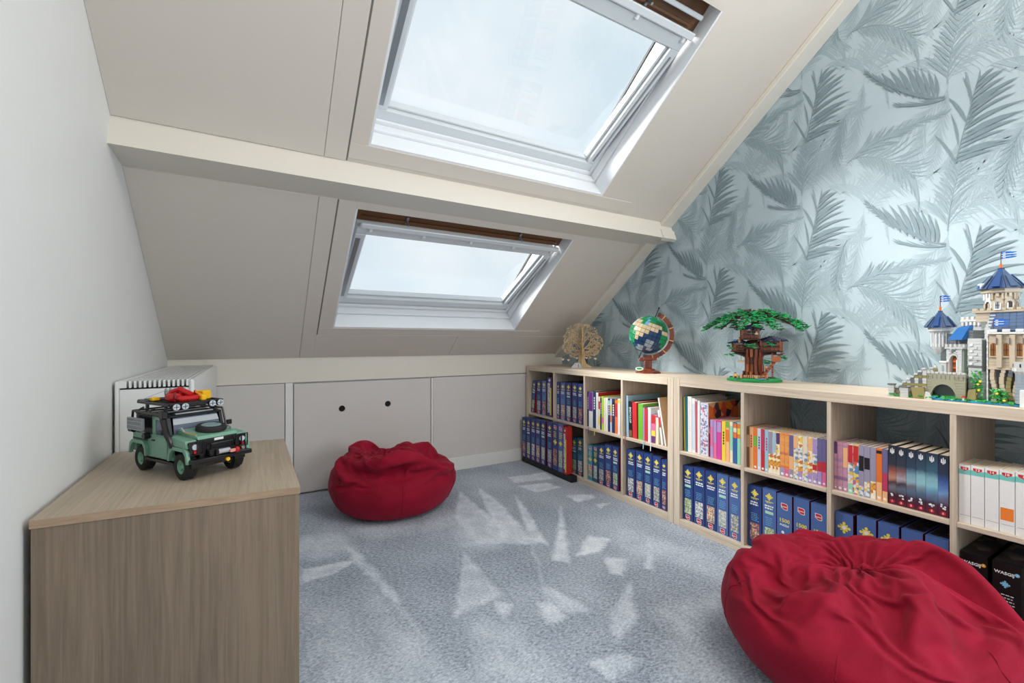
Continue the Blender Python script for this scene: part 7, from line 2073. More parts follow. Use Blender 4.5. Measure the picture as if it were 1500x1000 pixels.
     -2,-4,5,0,1,-8,21,-24,12,-6,21,-9,-13,-2,4,1,4,-5,2,4,8,7,2,20,17,-12,4,-40,-5,-3,22,-1,2,0,-1,0,4,6,-9,15,-32,19,0,1,19,-20,22,6,-12,8,0,1,-15,13,-5,11,
     -30,30,-44,15,24,-36,33,-26,36,-24,-10,15,-7,4,-4,-2,-10,-17,5,6,3,-10,8,-12,-8,0,-3,-4,10,0,7,1,-7,15,-16,7,-6,-10,9,-8,22,17,-31,-12,15,-18,0,20,-19,
     17,-11,-7,-2,2,4,-1,1,-5,6,-3,2,4,5,-4,0,23,17,10,-7,-11,-21,3,1,4,-1,14,6,-4,0,-23,3,-11,21,12,-19,29,-12,-5,11,-8,1,11,0,-15,19,-23,24,-30,18,14,-25,
     24,-7,-10,3,13,-4,-12,2,-3,0,-10,-24,6,4,9,-15,15,-7,-9,7,-17,0,-5,17,1,-3,-9,-2,1,-1,-3,5,11,-23,7,-1,3,29,-26,-8,27,-25,-4,22,-20,11,9,-2,-18,-1,4,-4,
     9,-8,-1,6,1,-4,1,0,-4,1,12,6,0,0,2,0,-1,3,-14,20,-1,-4,8,5,7,-1,-8,8,-10,-3,11,1,-5,10,-11,7,5,-30,31,-26,22,5,2,1,-11,-7,18,-15,9,3,-2,-6,-9,-1,3,-14,
     10,-13,-9,17,-11,6,-10,8,-13,4,5,-3,-4,-5,-7,7,-4,-1,3,-2,-4,8,-6,16,-15,2,22,-22,1,12,0,-14,11,-11,3,6,7,-16,-6,9,-5,6,-5,0,2,2,-5,13,-16,0,-1,8,1,5,5,
     3,4,0,13,-27,0,21,-4,-1,13,-14,16,0,-1,3,-22,-3,26,-19,20,2,-15,16,-24,21,5,-9,9,2,-2,-1,-4,1,-11,-1,-4,3,1,-13,3,26,-37,25,-13,-5,6,-9,-14,4,4,-7,-1,-2,
     0,-10,13,-2,-9,5,-2,-3,-4,-2,23,-20,0,6,-1,18,-17,-1,0,1,4,-4,-2,7,-2,7,-5,-8,2,2,0,-5,16,-2,-4,-10,18,-12,-9,5,4,-1,4,6,-3,17,-13,5,12,-3,8,-2,-17,8,-11,
     24,-6,-2,10,-4,-16,21,-23,7,13,-3,10,-1,-9,13,-18,10,5,1,0,2,0,-4,5,-24,-4,4,-7,19,-11,-11,23,-8,0,7,11,-24,23,3,-22,0,-8,10,-13,-6,9,-2,-1,-1,-9,13,-12,
     3,14,-15,2,4,13,5,-13,-1,-6,10,-5,-4,11,-8,8,-1,-8,4,1,-6,-8,21,-1,-7,-6,5,8,-19,17,2,-8,11,6,-16,24,-2,-7,-11,-2,20,6,0,6,-27,23,-2,2,-5,8,-11,9,-22,5,
     15,8,-5,6,1,2,-5,0,6,1,2,-14,4,-2,14,-24,-3,0,-2,28,-26,-3,9,-1,-15,15,10,-23,-4,22,-35,4,-4,3,8,-12,-2,-5,-2,-2,-1,0,-2,1,16,-11,-5,5,5,10,-9,-2,4,-3,
     -4,8,6,-7,0,2,-8,4,3,-6,-5,17,-3,-6,3,-5,10,-15,4,23,-15,0,26,-18,14,2,0,2,-19,12,1,-3,16,-25,14,3,5,-10,4,5,1,1,0,1,0,4,-3,-1,2,1,1,3,-17,15,-3,-11,8,
     8,-12,2,-14,14,3,-5,-12,2,6,1,3,18,-16,-6,14,-23,1,-3,-7,2,-2,-9,1,8,-9,-1,0,-2,2,8,-7,-1,3,1,-2,-2,5,6,-1,-8,8,3,-4,3,2,-2,2,-1,-8,-4,9,-3,7,1,-5,-4,12,
     -13,25,-3,-4,-1,-14,5,17,1,5,-4,2,9,-12,14,-16,-2,15,-4,5,-3,7,-10,10,2,-1,0,8,-1,-13,4,2,3,-6,-4,-3,12,-3,7,-10,-6,-1,4,9,-4,-7,-10,5,-11,-5,7,15,-4,2,
     -9,0,2,-1,-17,-5,6,-4,-1,-4,-2,7,-4,-1,4,3,-9,-1,6,6,3,-4,4,-4,-2,-1,2,4,-3,3,0,1,-2,-1,-2,4,5,-14,23,8,2,-12,-4,-11,24,-13,3,11,-1,-15,17,1,-7,16,-6,0,
     -6,5,13,-9,0,-8,12,7,-4,-18,17,10,-11,3,12,-11,-8,3,2,18,-14,-1,-6,-9,13,3,-10,6,-11,12,-8,12,2,-31,24,-27,-9,0,5,8,-2,-10,-9,2,17,-20,6,-14,8,8,-16,-5,
     7,-4,3,-3,-1,-2,1,9,1,-5,-6,6,2,5,2,-2,-4,-4,1,6,2,-5,0,11,-8,12,-22,13,7,-1,19,-1,-18,7,1,16,2,1,-15,12,1,-19,19,-1,-4,4,-8,15,4,-3,-11,13,6,-11,-12,21,
     1,-11,4,16,-19,-7,-2,10,18,-17,-6,9,-4,13,-15,-6,9,-13,2,-9,3,25,0,23,-28,-9,-4,1,28,-25,7,-7,3,14,-28,10,-10,3,10,-21,-4,7,0,6,-9,-4,3,4,0,3,-2,-2,-1,
     1,6,2,2,-4,-3,-8,15,9,-6,-7,1,9,0,-18,19,5,-18,4,19,-4,16,-21,10,11,3,-13,0,6,-10,24,1,1,-6,3,7,-1,-5,-3,13,-2,-9,-11,26,-10,0,4,11,-20,-4,-3,8,17,-18,
     -1,-2,5,0,-5,-4,11,-19,-4,-10,1,-6,8,19,-21,-3,2,0,11,-29,6,-7,2,-2,-5,-4,2,9,9,-21,-7,7,1,7,-11,-6,6,3,1,9,-5,-3,-8,6,1,2,0,2,-6,-7,14,14,-10,8,-14,15,
     3,-26,25,5,-12,10,11,-15,5,-4,6,-2,18,3,-1,-5,5,7,-6,2,-19,15,12,-3,-9,11,7,-5,-6,-13,17,-13,8,8,8,-18,-12,-3,9,20,-12,-4,-1,18,-9,-19,-2,21,3,-23,-6,-4,
     0,10,4,-18,-10,-7,21,6,-29,8,-4,-2,0,2,-14,5,2,1,-7,-3,7,1,-3,-2,-1,5,0,1,-3,-2,-1,3,6,2,1,-2,-3,-6,3,0,8,10,1,-6,4,3,-18,27,12,-27,-4,15,10,-6,10,3,-1,
     5,13,-6,-24,19,8,7,1,-3,-4,3,-4,-7,7,3,1,-6,-3,3,-10,4,9,7,-9,3,-4,-12,-1,3,-10,7,-1,10,-6,-2,3,-2,-8,8,-11,1,0,-1,-3,2,-20,24,6,-20,-1,-6,-2,-3,9,-3,-4,
     7,-2,-13,1,11,16,-8,-16,2,1,0,2,-6,-3,-12,14,3,2,-4,1,2,-11,13,-3,0,9,-10,-3,6,-1,-9,29,11,1,-6,1,18,-18,7,-7,1,1,18,-3,-14,2,4,22,-6,5,-6,2,-7,12,0,-8,
     3,6,3,0,-6,-7,-1,7,-10,-4,-1,0,-7,-4,-7,16,-6,-9,4,3,14,-9,-3,-12,-10,24,2,-1,-5,2,-16,16,1,-1,18,-21,-10,3,-6,-7,-7,-1,11,-9,-2,2,4,1,-14,2,4,19,12,-12,
     -11,-18,10,11,19,6,-8,-10,-16,12,-10,3,7,7,6,6,4,-7,9,10,4,-4,-6,2,-12,-2,3,-3,-2,16,4,7,7,-4,0,-2,1,1,3,3,5,4,0,-14,-1,12,-2,2,-4,-11,-3,-7,9,7,-2,-11,
     -6,2,1,6,-27,-7,3,20,-4,10,-8,-15,6,5,0,0,-13,-7,4,2,9,24,-2,-19,2,10,1,-4,-16,4,-12,-14,6,16,4,-4,-6,-7,3,17,3,-4,-2,-2,-8,2,9,10,6,-5,5,-5,0,8,8,0,-12,
     -16,3,-2,6,2,3,5,5,11,8,11,4,3,-4,-14,-4,-4,-3,7,16,-14,-10,0,0,-7,-2,-5,-9,-10,14,2,18,9,-13,-8,-4,-8,0,11,-2,-11,5,0,8,-3,-2,-9,-3,-5,10,-3,4,-9,0,-1,
     6,-13,-5,-8,-5,1,8,0,-2,2,4,-3,7,-1,1,9,-7,-14,4,-5,3,-2,1,1,4,2,5,-2,1,5,-6,-5,1,1,10,5,6,-13,-4,8,6,-3,-1,-3,-2,7,-2,1,11,-5,-5,-4,-1,-1,10,1,-4,3,2,
     3,-2,8,1,-7,10,8,-1,7,-1,-4,-14,-1,-11,10,7,-1,0,-2,-5,1,-2,-3,-4,0,4,5,-1,-1,],
    [
     5,0,0,0,0,0,0,0,0,0,0,0,0,0,0,0,0,0,0,0,0,0,0,0,0,0,0,0,0,0,0,0,0,0,0,0,0,0,0,0,0,0,0,0,0,0,0,0,0,0,0,0,0,0,0,0,0,0,0,0,0,0,0,0,0,0,0,0,0,0,0,0,0,0,0,0,
     0,0,0,0,0,0,0,0,0,0,0,0,0,0,0,0,0,0,0,0,23,0,0,0,0,0,0,0,0,0,0,0,0,0,0,0,0,0,0,0,0,0,0,0,0,0,0,0,0,0,0,0,0,0,0,0,0,0,0,0,0,0,0,0,0,0,0,0,0,0,0,0,0,0,0,
     0,0,0,0,0,0,0,0,0,0,0,0,0,0,0,0,0,0,0,0,0,0,0,0,0,0,0,0,0,0,0,0,0,0,0,0,0,0,0,0,0,63,0,0,0,0,0,0,0,0,0,0,0,0,0,0,0,0,0,0,0,0,0,0,0,0,0,0,0,0,0,0,0,0,0,
     0,0,0,0,0,0,0,0,0,0,0,0,0,0,0,0,0,0,0,0,0,0,0,0,0,0,0,0,0,0,0,0,0,0,0,0,0,0,0,0,0,0,0,0,0,0,0,0,0,0,0,0,0,0,0,0,0,0,0,0,0,0,77,0,0,0,0,0,0,0,0,0,0,0,0,
     0,0,0,0,0,0,0,0,0,0,0,0,0,0,0,0,0,0,0,0,0,0,0,0,0,0,0,0,0,0,0,0,0,0,0,0,0,0,0,0,0,0,0,0,0,0,0,0,0,0,0,0,0,0,0,0,0,0,0,0,0,0,0,0,0,0,0,0,0,0,0,0,0,0,0,0,
     0,0,0,0,0,0,0,53,0,-1,0,0,0,0,0,0,-1,1,0,1,0,0,0,0,-1,0,1,0,1,0,0,0,0,0,0,0,0,-1,0,0,0,0,0,0,0,0,0,0,0,0,0,0,0,0,0,0,1,0,0,0,0,0,-1,0,0,0,0,0,0,-1,0,0,
     0,0,0,0,-1,1,0,0,1,0,0,0,0,0,0,0,0,0,0,0,0,0,0,0,0,0,0,0,0,0,-1,55,-1,1,-1,-1,0,1,0,-1,1,0,1,0,-1,1,-1,-2,3,1,-1,1,-1,0,0,1,0,0,0,-1,0,1,0,-1,1,0,0,0,-1,
     0,0,0,0,0,0,0,0,1,0,0,-1,0,0,0,0,0,1,-1,1,0,-1,0,-1,1,0,-1,0,1,-1,-1,1,-1,1,1,-2,1,0,0,1,0,1,-1,1,0,0,0,0,-1,0,0,0,0,0,0,0,0,1,27,0,0,-1,2,-4,0,-2,5,1,
     0,0,-3,2,-2,0,2,0,0,1,-1,0,0,1,-1,1,-1,0,1,-1,0,0,1,-1,0,0,1,0,0,0,0,0,0,0,-1,1,-1,0,0,0,0,0,1,-1,0,0,1,-1,0,0,0,1,-1,-2,1,1,-2,-1,3,-1,2,-2,-1,2,-2,1,
     2,-1,0,-1,2,-2,1,0,0,0,1,0,0,-1,1,0,-1,0,0,0,23,1,-3,6,-8,6,0,0,-5,2,1,2,1,1,0,1,0,-1,-2,0,0,2,-4,3,0,0,1,0,-1,1,1,-2,0,1,-2,3,-1,0,0,0,0,1,-1,-1,2,-1,
     1,-1,1,-1,1,-1,-1,1,0,-1,1,0,0,0,0,-1,1,0,-1,-4,0,5,-5,-6,-3,2,10,3,-1,1,-1,1,-1,1,-4,2,0,0,1,-1,0,0,0,2,-2,-1,0,3,-3,1,27,-2,0,-3,5,0,-7,4,3,0,0,-1,0,
     -11,-2,9,2,-5,2,-2,6,-10,10,-2,-4,3,2,0,-1,4,-6,-5,0,9,3,-1,-4,2,3,0,0,-2,1,1,-3,3,-3,3,-1,2,-6,3,-1,-1,-1,4,-5,-1,6,1,-2,1,0,0,0,2,-1,-4,0,-3,6,-3,-11,
     -8,20,-7,-4,-1,9,-2,8,-1,-1,1,-2,2,0,0,0,-2,2,-1,1,-4,5,-3,27,-10,10,-14,10,-7,10,0,1,0,-3,-4,-4,-1,0,-9,-2,21,-1,-1,-10,6,5,-5,1,4,-6,-1,9,-11,16,-1,-9,
     -18,4,18,0,-1,3,-1,-1,2,0,0,-1,-8,7,0,1,-10,7,2,-1,-4,0,-5,14,-4,-7,10,3,-3,-1,1,-1,-5,-5,-8,-1,18,-10,-8,16,1,-18,10,4,-2,1,7,-7,0,4,-10,7,1,2,1,0,2,-1,
     3,-4,3,0,1,9,7,-10,16,-5,9,0,-1,-3,-8,-5,-6,7,13,0,-7,4,-21,-5,13,18,-7,3,-5,10,-7,-6,8,-9,14,1,2,-1,-5,-16,-20,13,12,8,-7,-2,-3,9,4,4,-2,-8,4,6,-3,2,-10,
     -4,5,0,3,-5,18,1,-7,-17,19,1,1,-1,4,1,0,-12,-19,10,12,-17,14,-1,-7,8,-7,11,-9,3,6,-16,8,-7,-3,-5,13,2,1,4,3,7,-3,-14,-3,28,-2,0,-1,-3,1,-4,-5,-5,0,-1,1,
     -10,-9,3,16,13,-2,2,-12,-19,34,-6,0,1,-6,2,1,7,7,-23,-10,18,8,-7,3,-8,-13,-15,27,12,-2,-14,-9,3,15,4,-13,-16,34,-16,13,6,-9,2,4,3,-2,2,-21,0,-8,4,10,-12,
     2,6,8,11,-7,4,-1,-1,-4,2,1,-5,-7,5,10,2,-23,13,10,-2,-3,8,-16,0,0,-1,0,1,4,12,-2,29,-14,-3,2,8,-12,-10,6,4,5,3,1,2,-10,8,1,-31,14,21,-3,-6,-27,4,30,-6,
     -3,2,-1,13,-10,7,-13,-23,-6,36,-1,0,4,-2,-24,-1,26,-1,3,0,-5,-14,16,2,-23,28,-3,-6,9,0,-3,-9,-13,-13,43,-12,1,-4,0,18,2,-1,-4,-6,-4,-4,6,1,-23,12,2,-27,
     35,-34,-6,25,4,10,3,0,4,2,0,-1,0,0,1,0,-2,-1,4,-4,27,1,-1,-8,0,-8,3,6,-3,-6,-1,-7,21,-15,10,-4,7,-35,24,15,-13,-12,-11,25,8,-3,6,-6,12,-21,6,9,-10,-27,
     25,2,2,9,1,-13,-28,25,16,-15,-4,17,-7,9,1,-3,-2,-15,3,-11,-6,2,3,28,-33,32,4,-6,11,-3,-19,-9,-3,5,24,-3,-6,-17,21,-37,-5,43,-35,15,21,-30,40,-3,-5,6,0,
     0,-5,-6,-2,-1,1,5,5,3,-9,-4,-13,19,12,5,-12,1,7,-4,-13,-5,2,10,-6,18,5,-4,-1,0,-31,24,12,0,-20,-17,29,2,0,7,-3,-8,16,-16,15,-3,-20,-27,3,26,17,0,2,-21,
     -14,26,9,-1,0,1,3,-6,-4,-2,-9,2,0,2,4,-17,28,1,-24,30,-30,-2,12,6,5,5,-5,-11,-11,5,-22,39,-14,3,3,15,-18,14,3,3,-1,0,-3,-3,5,0,1,-2,1,-1,0,-12,-21,-2,9,
     8,-4,-20,25,-6,-23,14,6,-10,8,8,13,8,-32,22,-10,18,-12,-40,29,9,6,-19,-28,43,-3,3,-2,1,5,2,-5,-19,-18,23,10,-41,8,24,23,2,-4,-16,13,-2,2,0,-5,-29,8,23,
     -12,4,7,2,-14,11,-9,-2,11,-18,26,1,2,-3,-3,-8,-15,-17,-1,8,17,-14,38,-26,21,-2,-19,18,-31,13,5,5,11,-10,10,-9,9,-5,5,0,-11,-17,-8,2,9,0,-7,-9,9,15,-17,
     -16,-10,49,-8,8,9,-1,8,-4,-1,-13,2,-11,-27,17,14,8,-16,-32,26,9,4,5,3,5,-4,0,-12,-8,-21,12,-19,-1,7,29,-7,20,-4,3,1,2,-20,11,-8,12,8,-8,-12,-14,24,1,-13,
     2,3,5,4,1,-5,-1,-5,-5,-9,13,14,-1,0,7,-10,-2,10,-33,29,-37,18,-1,-6,1,4,17,-23,31,-18,17,-3,-6,-10,-13,1,5,2,0,-2,-4,-19,20,12,-29,44,-20,13,12,1,-11,12,
     -1,-6,-9,-11,9,-8,-17,17,-15,34,-12,-4,-25,22,18,-12,-14,24,11,1,-1,-1,-8,-10,-33,3,-6,43,-34,10,23,1,-25,15,17,-1,-5,0,-3,-3,1,-24,1,18,-1,-7,8,4,-17,
     -6,-5,0,5,21,11,-9,6,-3,4,-17,19,-29,27,-21,14,-8,-12,4,0,-5,-2,25,-5,12,0,-5,-8,-17,-1,5,4,2,1,-4,-2,-16,7,-14,54,-6,5,0,-13,9,8,-16,15,-13,-11,-1,-2,
     4,11,-35,41,-28,27,-41,25,-6,8,-2,14,-22,-10,13,-11,2,-2,-6,13,-21,3,2,21,7,-5,-13,17,19,-3,2,-12,-4,2,2,-6,13,-2,-13,-1,7,-15,3,18,5,2,0,-1,0,-14,10,-2,
     3,-16,18,-21,21,-20,16,4,-1,0,0,-1,3,2,0,-8,9,-8,-7,-16,-6,5,4,4,0,0,2,13,-9,-33,46,-29,20,15,0,-5,-10,13,-4,-1,-18,5,-1,3,19,-31,28,-6,13,-36,14,-9,1,
     -20,-1,5,19,1,2,-5,-11,-1,5,5,0,-18,-4,27,-4,-11,17,16,4,-13,-8,-1,17,-3,-2,-1,-17,-8,22,0,-11,11,-35,19,-1,10,14,4,-4,-3,6,-7,3,1,-13,12,-14,18,-5,-2,
     3,3,4,-5,1,4,0,3,-12,-1,-16,-12,3,6,2,4,4,-1,-17,22,-1,1,-14,26,-29,16,16,-7,7,-1,-8,-8,-3,-2,1,24,-21,28,-34,-15,24,21,-17,-7,-6,8,-14,1,7,2,1,-1,-6,-2,
     16,-11,-2,13,-17,0,-2,22,8,1,-13,8,4,0,-10,9,-8,2,1,3,-32,21,10,-37,7,-11,33,2,-6,0,-15,29,-24,26,-16,14,-2,-8,10,-6,5,-5,7,0,-5,9,-1,-3,-9,-3,8,-23,-12,
     2,8,3,-2,7,3,0,-1,7,0,10,-7,-13,1,-4,-22,39,3,-8,7,-18,2,-6,7,-12,31,-17,25,-27,-23,23,26,-8,-19,0,0,-5,3,3,1,0,-4,16,1,8,-9,0,1,-21,-5,-4,16,-5,5,4,2,
     -6,-10,-13,37,-7,4,-15,17,-38,20,23,-15,-9,-15,17,-5,-10,32,-39,37,-25,33,-19,14,5,-10,8,-8,10,-18,17,5,-14,4,-7,7,3,-33,-8,2,5,6,-4,11,12,1,-1,0,5,6,0,
     10,2,-9,-23,27,-8,2,-39,-10,23,8,6,5,-16,-18,30,-4,20,-26,-26,6,12,0,11,11,-11,-21,27,-19,25,-1,-28,-9,13,2,6,9,8,-2,-6,-14,-13,2,13,3,-16,-5,34,-8,21,
     1,0,-25,-10,-16,23,20,4,-8,-40,1,32,-24,37,-25,25,-25,27,-5,-17,24,-19,11,3,-1,-41,9,25,-6,3,-7,-23,-2,2,3,12,-8,18,-4,15,-4,3,1,1,22,3,-3,-13,-2,7,-3,
     -1,-24,11,-17,-12,-4,33,2,-1,-16,-21,13,13,22,-25,-23,-5,3,15,23,6,-16,-19,32,-4,9,0,-20,-3,-6,1,-8,3,3,-1,-5,15,-3,-12,-10,32,-11,4,-18,10,-16,20,-10,
     32,-18,-6,-16,10,3,25,-19,-19,13,23,8,-20,21,-10,-6,-5,-11,29,1,-28,-12,18,-14,-7,8,-15,6,4,4,6,-2,-8,23,-11,14,23,-7,-4,17,-23,11,12,-3,-11,17,-5,2,-17,
     -25,9,9,-24,37,-31,25,9,-12,-14,-13,1,20,16,-17,-16,-9,-4,14,23,6,-6,-25,8,2,24,-2,-16,19,-34,-3,0,-4,-4,-2,-5,1,-2,6,18,18,-33,33,-27,40,-31,34,-26,3,
     2,-11,-13,-4,18,29,-19,1,-22,25,14,-9,-15,-14,19,-5,-9,10,-3,14,13,0,-36,-19,22,-19,12,2,-7,25,-6,-6,11,26,25,-12,0,10,13,-2,-8,-15,26,-20,11,-15,-30,20,
     -5,-3,33,-27,1,-19,24,17,-12,-8,-6,2,11,2,-15,9,-12,-19,15,18,9,-4,-19,7,14,9,-4,-9,18,-27,-20,6,-18,4,3,-12,4,21,-21,28,-11,0,32,-6,17,-18,9,-13,-26,36,
     -19,-6,-13,24,16,-2,-5,-26,18,-10,-14,19,21,-10,-13,-2,19,-10,-26,14,19,-21,-24,21,-14,16,3,-17,44,-11,13,-25,-9,24,-7,-23,18,-3,13,18,-33,28,-24,-8,5,
     -22,23,21,-26,9,15,-10,-24,17,23,1,-22,-23,18,16,-5,-9,20,-20,-25,3,30,13,-3,-7,-12,28,-1,-7,-6,14,-24,-23,28,-33,-7,27,-13,-11,22,-24,21,-13,-2,11,-8,
     0,25,17,-15,-23,15,19,-15,-18,30,6,2,-6,-12,-19,8,9,-12,23,-13,-14,2,17,-16,-17,17,12,-16,-18,30,3,1,-6,-6,38,-10,-14,-11,-5,10,22,-30,22,-6,-15,34,-36,
     18,-10,-5,-2,3,3,7,-11,13,26,-11,-14,11,1,14,-21,-21,17,10,-6,2,15,-13,-15,-15,25,18,-6,-6,-10,29,0,-24,10,13,-24,-12,30,-28,-24,20,20,-42,34,20,-2,-29,
     -16,30,1,-30,24,18,-10,-2,-16,28,-2,-31,19,-3,3,-13,0,9,6,-16,-1,20,-5,-8,-24,10,-10,1,13,5,-11,-11,17,9,0,-10,6,12,2,2,-8,-8,12,-10,-4,10,12,-30,19,-7,
     -2,-4,10,-11,18,3,1,-6,10,20,-11,-2,0,-13,8,-3,1,-8,0,-11,23,13,-10,-12,-21,18,27,0,-21,-15,24,15,-29,-3,31,-30,11,10,-20,-10,1,21,-31,1,10,24,-22,1,10,
     -6,-18,21,19,1,-16,-20,16,15,-21,-16,16,-2,3,10,-7,4,-32,10,0,3,0,-4,-1,-10,15,7,-1,-13,-1,15,2,-7,-4,12,25,18,2,-20,-12,0,-4,-1,3,3,-15,7,12,6,-9,-1,6,
     8,20,-16,-13,19,16,-18,-12,-5,21,6,-5,13,-11,-20,-16,27,17,-1,-14,-27,-6,21,21,-9,-39,26,20,-11,-24,29,-13,17,3,-24,-24,5,22,-5,-13,11,18,-33,16,24,-3,
     -33,-3,24,21,-6,-37,12,4,-6,-16,14,15,-22,1,10,0,-25,12,1,12,-2,-2,-12,1,13,2,-8,-6,13,20,-15,-13,-3,10,-12,-2,17,-14,5,-12,-4,10,2,-5,-13,12,17,3,-21,
     -12,27,2,20,-17,-27,16,-1,6,3,-13,0,10,8,13,4,-25,-24,23,15,11,-4,-20,-22,14,5,-2,-17,19,14,-7,-28,-11,17,34,18,-24,-4,6,4,-8,-31,16,5,-23,16,3,9,-14,-8,
     15,2,-5,-13,13,12,-19,-13,19,4,-20,5,11,-12,-14,4,15,11,-9,-7,-5,12,13,-6,-14,-5,19,29,-25,-8,-5,-19,7,-2,16,5,-20,-9,7,8,-2,-14,-7,16,17,2,-22,-5,14,-2,
     4,-5,-18,25,4,16,-16,-6,-20,18,4,4,6,-14,-20,15,12,11,8,-15,-31,10,6,-6,0,17,14,-8,-9,-21,2,20,20,-26,-13,6,13,-1,-25,17,-4,-4,12,1,-1,-9,1,9,4,-14,2,9,
     7,-21,-11,22,-11,4,3,11,-20,-7,-5,15,13,-6,-13,4,7,6,-3,-11,-5,10,37,4,-21,7,-29,5,6,7,10,-26,-7,23,15,-15,-16,3,3,-5,2,-14,6,8,2,2,-1,-12,12,4,9,-13,-5,
     -19,18,3,16,-3,-5,-16,14,4,5,7,-1,-22,8,-7,-12,11,6,18,-12,-2,-16,-2,18,22,-28,-8,4,14,-8,-10,9,-10,8,9,14,-23,-16,11,17,-12,-11,12,4,2,-13,-12,15,-18,
     18,8,6,-20,-9,-8,4,36,-14,-20,0,22,29,-18,-9,-8,-2,13,20,3,-9,-14,2,7,5,7,-23,-8,19,13,-5,-4,-1,18,0,-12,-2,-7,-8,7,-3,-6,5,4,0,3,7,8,-4,-1,-6,2,-12,-7,
     -13,17,9,6,-1,2,-5,-4,-9,0,13,1,8,-14,-7,-9,1,13,4,-14,4,2,5,-3,12,-9,-24,12,15,24,-13,-8,-6,-1,-12,6,6,9,-8,-10,-2,0,-16,19,30,21,-19,-4,3,6,19,-2,-22,
     -6,0,24,-21,-10,-11,0,2,-8,4,-10,-5,1,5,11,-3,-20,-5,18,3,-1,-2,-18,9,4,-1,-3,8,-8,3,-9,-16,13,14,3,-10,-5,-7,9,20,17,7,1,-16,0,-3,3,11,0,13,-5,-13,-15,
     5,0,15,5,-3,-11,-25,3,9,-11,-19,11,10,-7,-3,14,1,-6,-7,3,18,-7,7,19,-15,-17,15,3,2,-2,-1,16,-15,1,-7,8,10,3,5,-10,-4,8,20,4,-22,-11,2,2,-5,-7,-3,-22,7,
     1,-11,5,-1,2,-3,2,-13,5,4,-15,6,0,0,6,1,9,9,2,-8,0,-7,0,1,7,-2,-6,-13,-6,-5,14,13,2,4,-32,-4,8,13,18,-2,15,0,-8,-5,1,-3,5,-7,-9,1,-17,3,8,3,-17,0,13,-3,
     -4,9,8,4,-6,-10,5,0,-1,4,2,0,8,-2,15,6,6,16,-21,-10,-20,-3,6,-8,-4,15,-9,-14,15,5,-14,16,-1,17,-3,-8,-33,6,5,2,-4,-4,0,7,-5,-2,-14,4,-1,-6,12,0,-4,-16,
     11,4,-4,6,6,6,-23,1,-1,8,2,6,1,-8,-11,0,16,7,2,-4,-4,-5,0,9,-1,6,-1,-14,0,6,9,15,6,9,10,5,4,10,11,-13,-3,-21,-14,-10,-21,4,-13,3,-6,1,7,12,-5,-5,-7,9,-4,
     3,-18,2,17,2,0,6,-5,3,-7,-12,10,12,-16,7,12,-3,6,-14,-7,0,28,11,-10,9,-10,1,-2,9,7,-7,-10,-6,0,-1,4,4,14,5,-15,-5,14,10,3,-2,-3,-10,8,-4,-12,-3,1,3,-3,
     8,-9,-1,12,-6,-3,-4,7,-9,4,10,3,-1,-8,-8,11,1,-2,-6,-5,2,-6,-2,-1,14,0,8,-9,1,6,-2,12,-7,-6,-3,4,9,-4,3,2,4,-16,-2,-3,0,0,9,12,5,-18,-5,-4,10,5,-3,2,-3,
     8,-4,-11,6,1,-10,],
]
BAG_TOP = [22, -143, 499]
def bag_rings():
    a = np.array(BAG_RINGS).reshape(3, -1, 96)
    g = np.cumsum(np.cumsum(a, axis=2), axis=1)
    return np.moveaxis(g, 0, -1) * 0.0006, np.array(BAG_TOP) * 0.0006

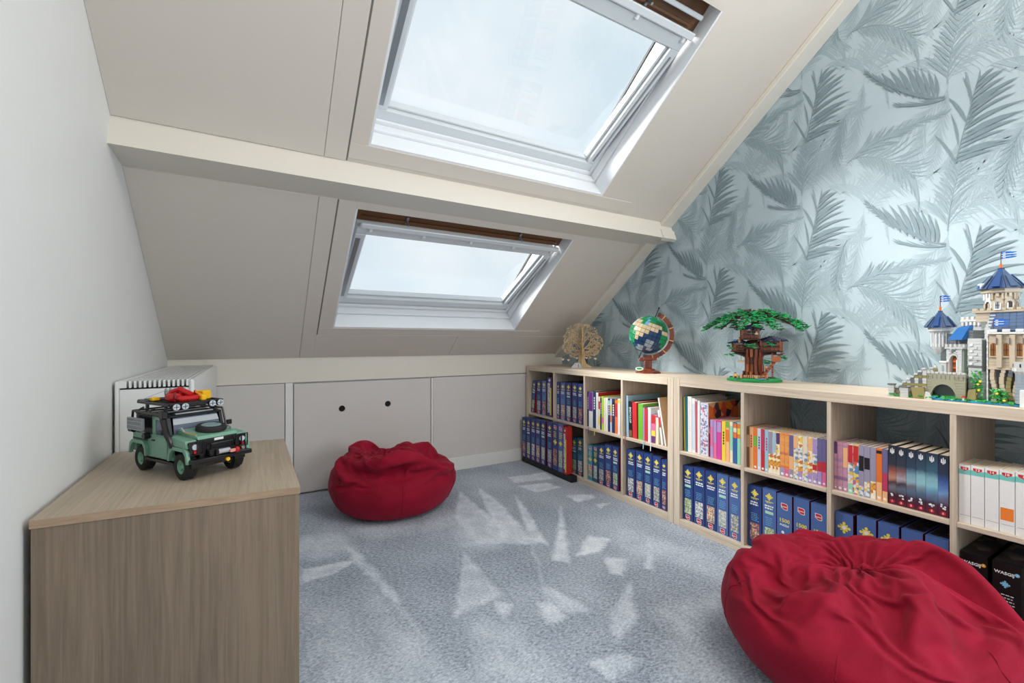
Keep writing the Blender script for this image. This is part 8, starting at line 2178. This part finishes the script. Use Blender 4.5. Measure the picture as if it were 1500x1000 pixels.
def bean_bag(label, loc, rz, mirror=False, scale=(1, 1, 1)):
    g, top = bag_rings()
    g = g * np.array(scale); top = top * np.array(scale)
    n = g.shape[0]
    if mirror:
        g = g * np.array([-1, 1, 1]); g = g[:, ::-1]; top = top * np.array([-1, 1, 1])
    m = bpy.data.materials.get('crimson_cotton_twill')
    if m is None:
        m = bpy.data.materials.new('crimson_cotton_twill'); m.use_nodes = True
        nd, l = m.node_tree.nodes, m.node_tree.links
        p = nd['Principled BSDF']
        p.inputs['Roughness'].default_value = .82; p.inputs['Specular IOR Level'].default_value = .25
        p.inputs['Sheen Weight'].default_value = .12; p.inputs['Sheen Roughness'].default_value = .4; p.inputs['Sheen Tint'].default_value = (1, .35, .45, 1)
        tc = nd.new('ShaderNodeTexCoord'); t1 = nd.new('ShaderNodeTexNoise'); t1.inputs['Scale'].default_value = 9; t1.inputs['Detail'].default_value = 6
        cr = nd.new('ShaderNodeValToRGB'); cr.color_ramp.elements[0].position = .3; cr.color_ramp.elements[1].position = .75
        cr.color_ramp.elements[0].color = (*rgb(128, 4, 32), 1); cr.color_ramp.elements[1].color = (*rgb(156, 9, 46), 1)
        l.new(tc.outputs['Object'], t1.inputs['Vector']); l.new(t1.outputs['Fac'], cr.inputs['Fac']); l.new(cr.outputs['Color'], p.inputs['Base Color'])
        t2 = nd.new('ShaderNodeTexNoise'); t2.inputs['Scale'].default_value = 420; t2.inputs['Detail'].default_value = 2
        t3 = nd.new('ShaderNodeTexNoise'); t3.inputs['Scale'].default_value = 26; t3.inputs['Detail'].default_value = 3
        ad = nd.new('ShaderNodeMath'); ad.operation = 'MULTIPLY_ADD'; ad.inputs[1].default_value = 2.2
        l.new(tc.outputs['Object'], t2.inputs['Vector']); l.new(tc.outputs['Object'], t3.inputs['Vector']); l.new(t3.outputs['Fac'], ad.inputs[0]); l.new(t2.outputs['Fac'], ad.inputs[2])
        bp = nd.new('ShaderNodeBump'); bp.inputs['Strength'].default_value = .35; bp.inputs['Distance'].default_value = .0025
        l.new(ad.outputs[0], bp.inputs['Height']); l.new(bp.outputs['Normal'], p.inputs['Normal'])
    t = thing('bean_bag', label, 'bean bag', loc, rz, 'crimson bean bags on the carpet')
    V = [tuple(x) for x in g.reshape(-1, 3)] + [tuple(top), (0, 0, .002)]
    F = [(r * 96 + k, r * 96 + (k + 1) % 96, (r + 1) * 96 + (k + 1) % 96, (r + 1) * 96 + k) for r in range(n - 1) for k in range(96)]
    F += [((n - 1) * 96 + k, (n - 1) * 96 + (k + 1) % 96, n * 96) for k in range(96)] + [((k + 1) % 96, k, n * 96 + 1) for k in range(96)]
    me = bpy.data.meshes.new('fabric_cover'); me.from_pydata(V, [], F); me.materials.append(m)
    me.polygons.foreach_set('use_smooth', [True] * len(F)); me.update()
    o = bpy.data.objects.new('fabric_cover', me); COL.objects.link(o); o.parent = t
    sb = o.modifiers.new('smooth', 'SUBSURF'); sb.levels = 1; sb.render_levels = 2
    for k in range(6):
        q = MB()
        c = k * 16 + 5
        pts = []
        for r in range(2, 15):
            v = Vector(g[r, c]); out = Vector((v.x, v.y, 0)).normalized()
            pts.append(v * 1.0)
        q.tube(pts, .0016, m, 6)
        q.build('seam', t)
    return t
bean_bag('large crimson bean bag in the foreground, slumped against the near bookcase', (1.512, 0.622, 0.004), 2.0, True, (.99, .99, .90))
bean_bag('crimson bean bag farther back, in front of the white access hatch', (0.715, 2.620, 0.004), 5.3, False, (1.04, 1.04, 1.0))
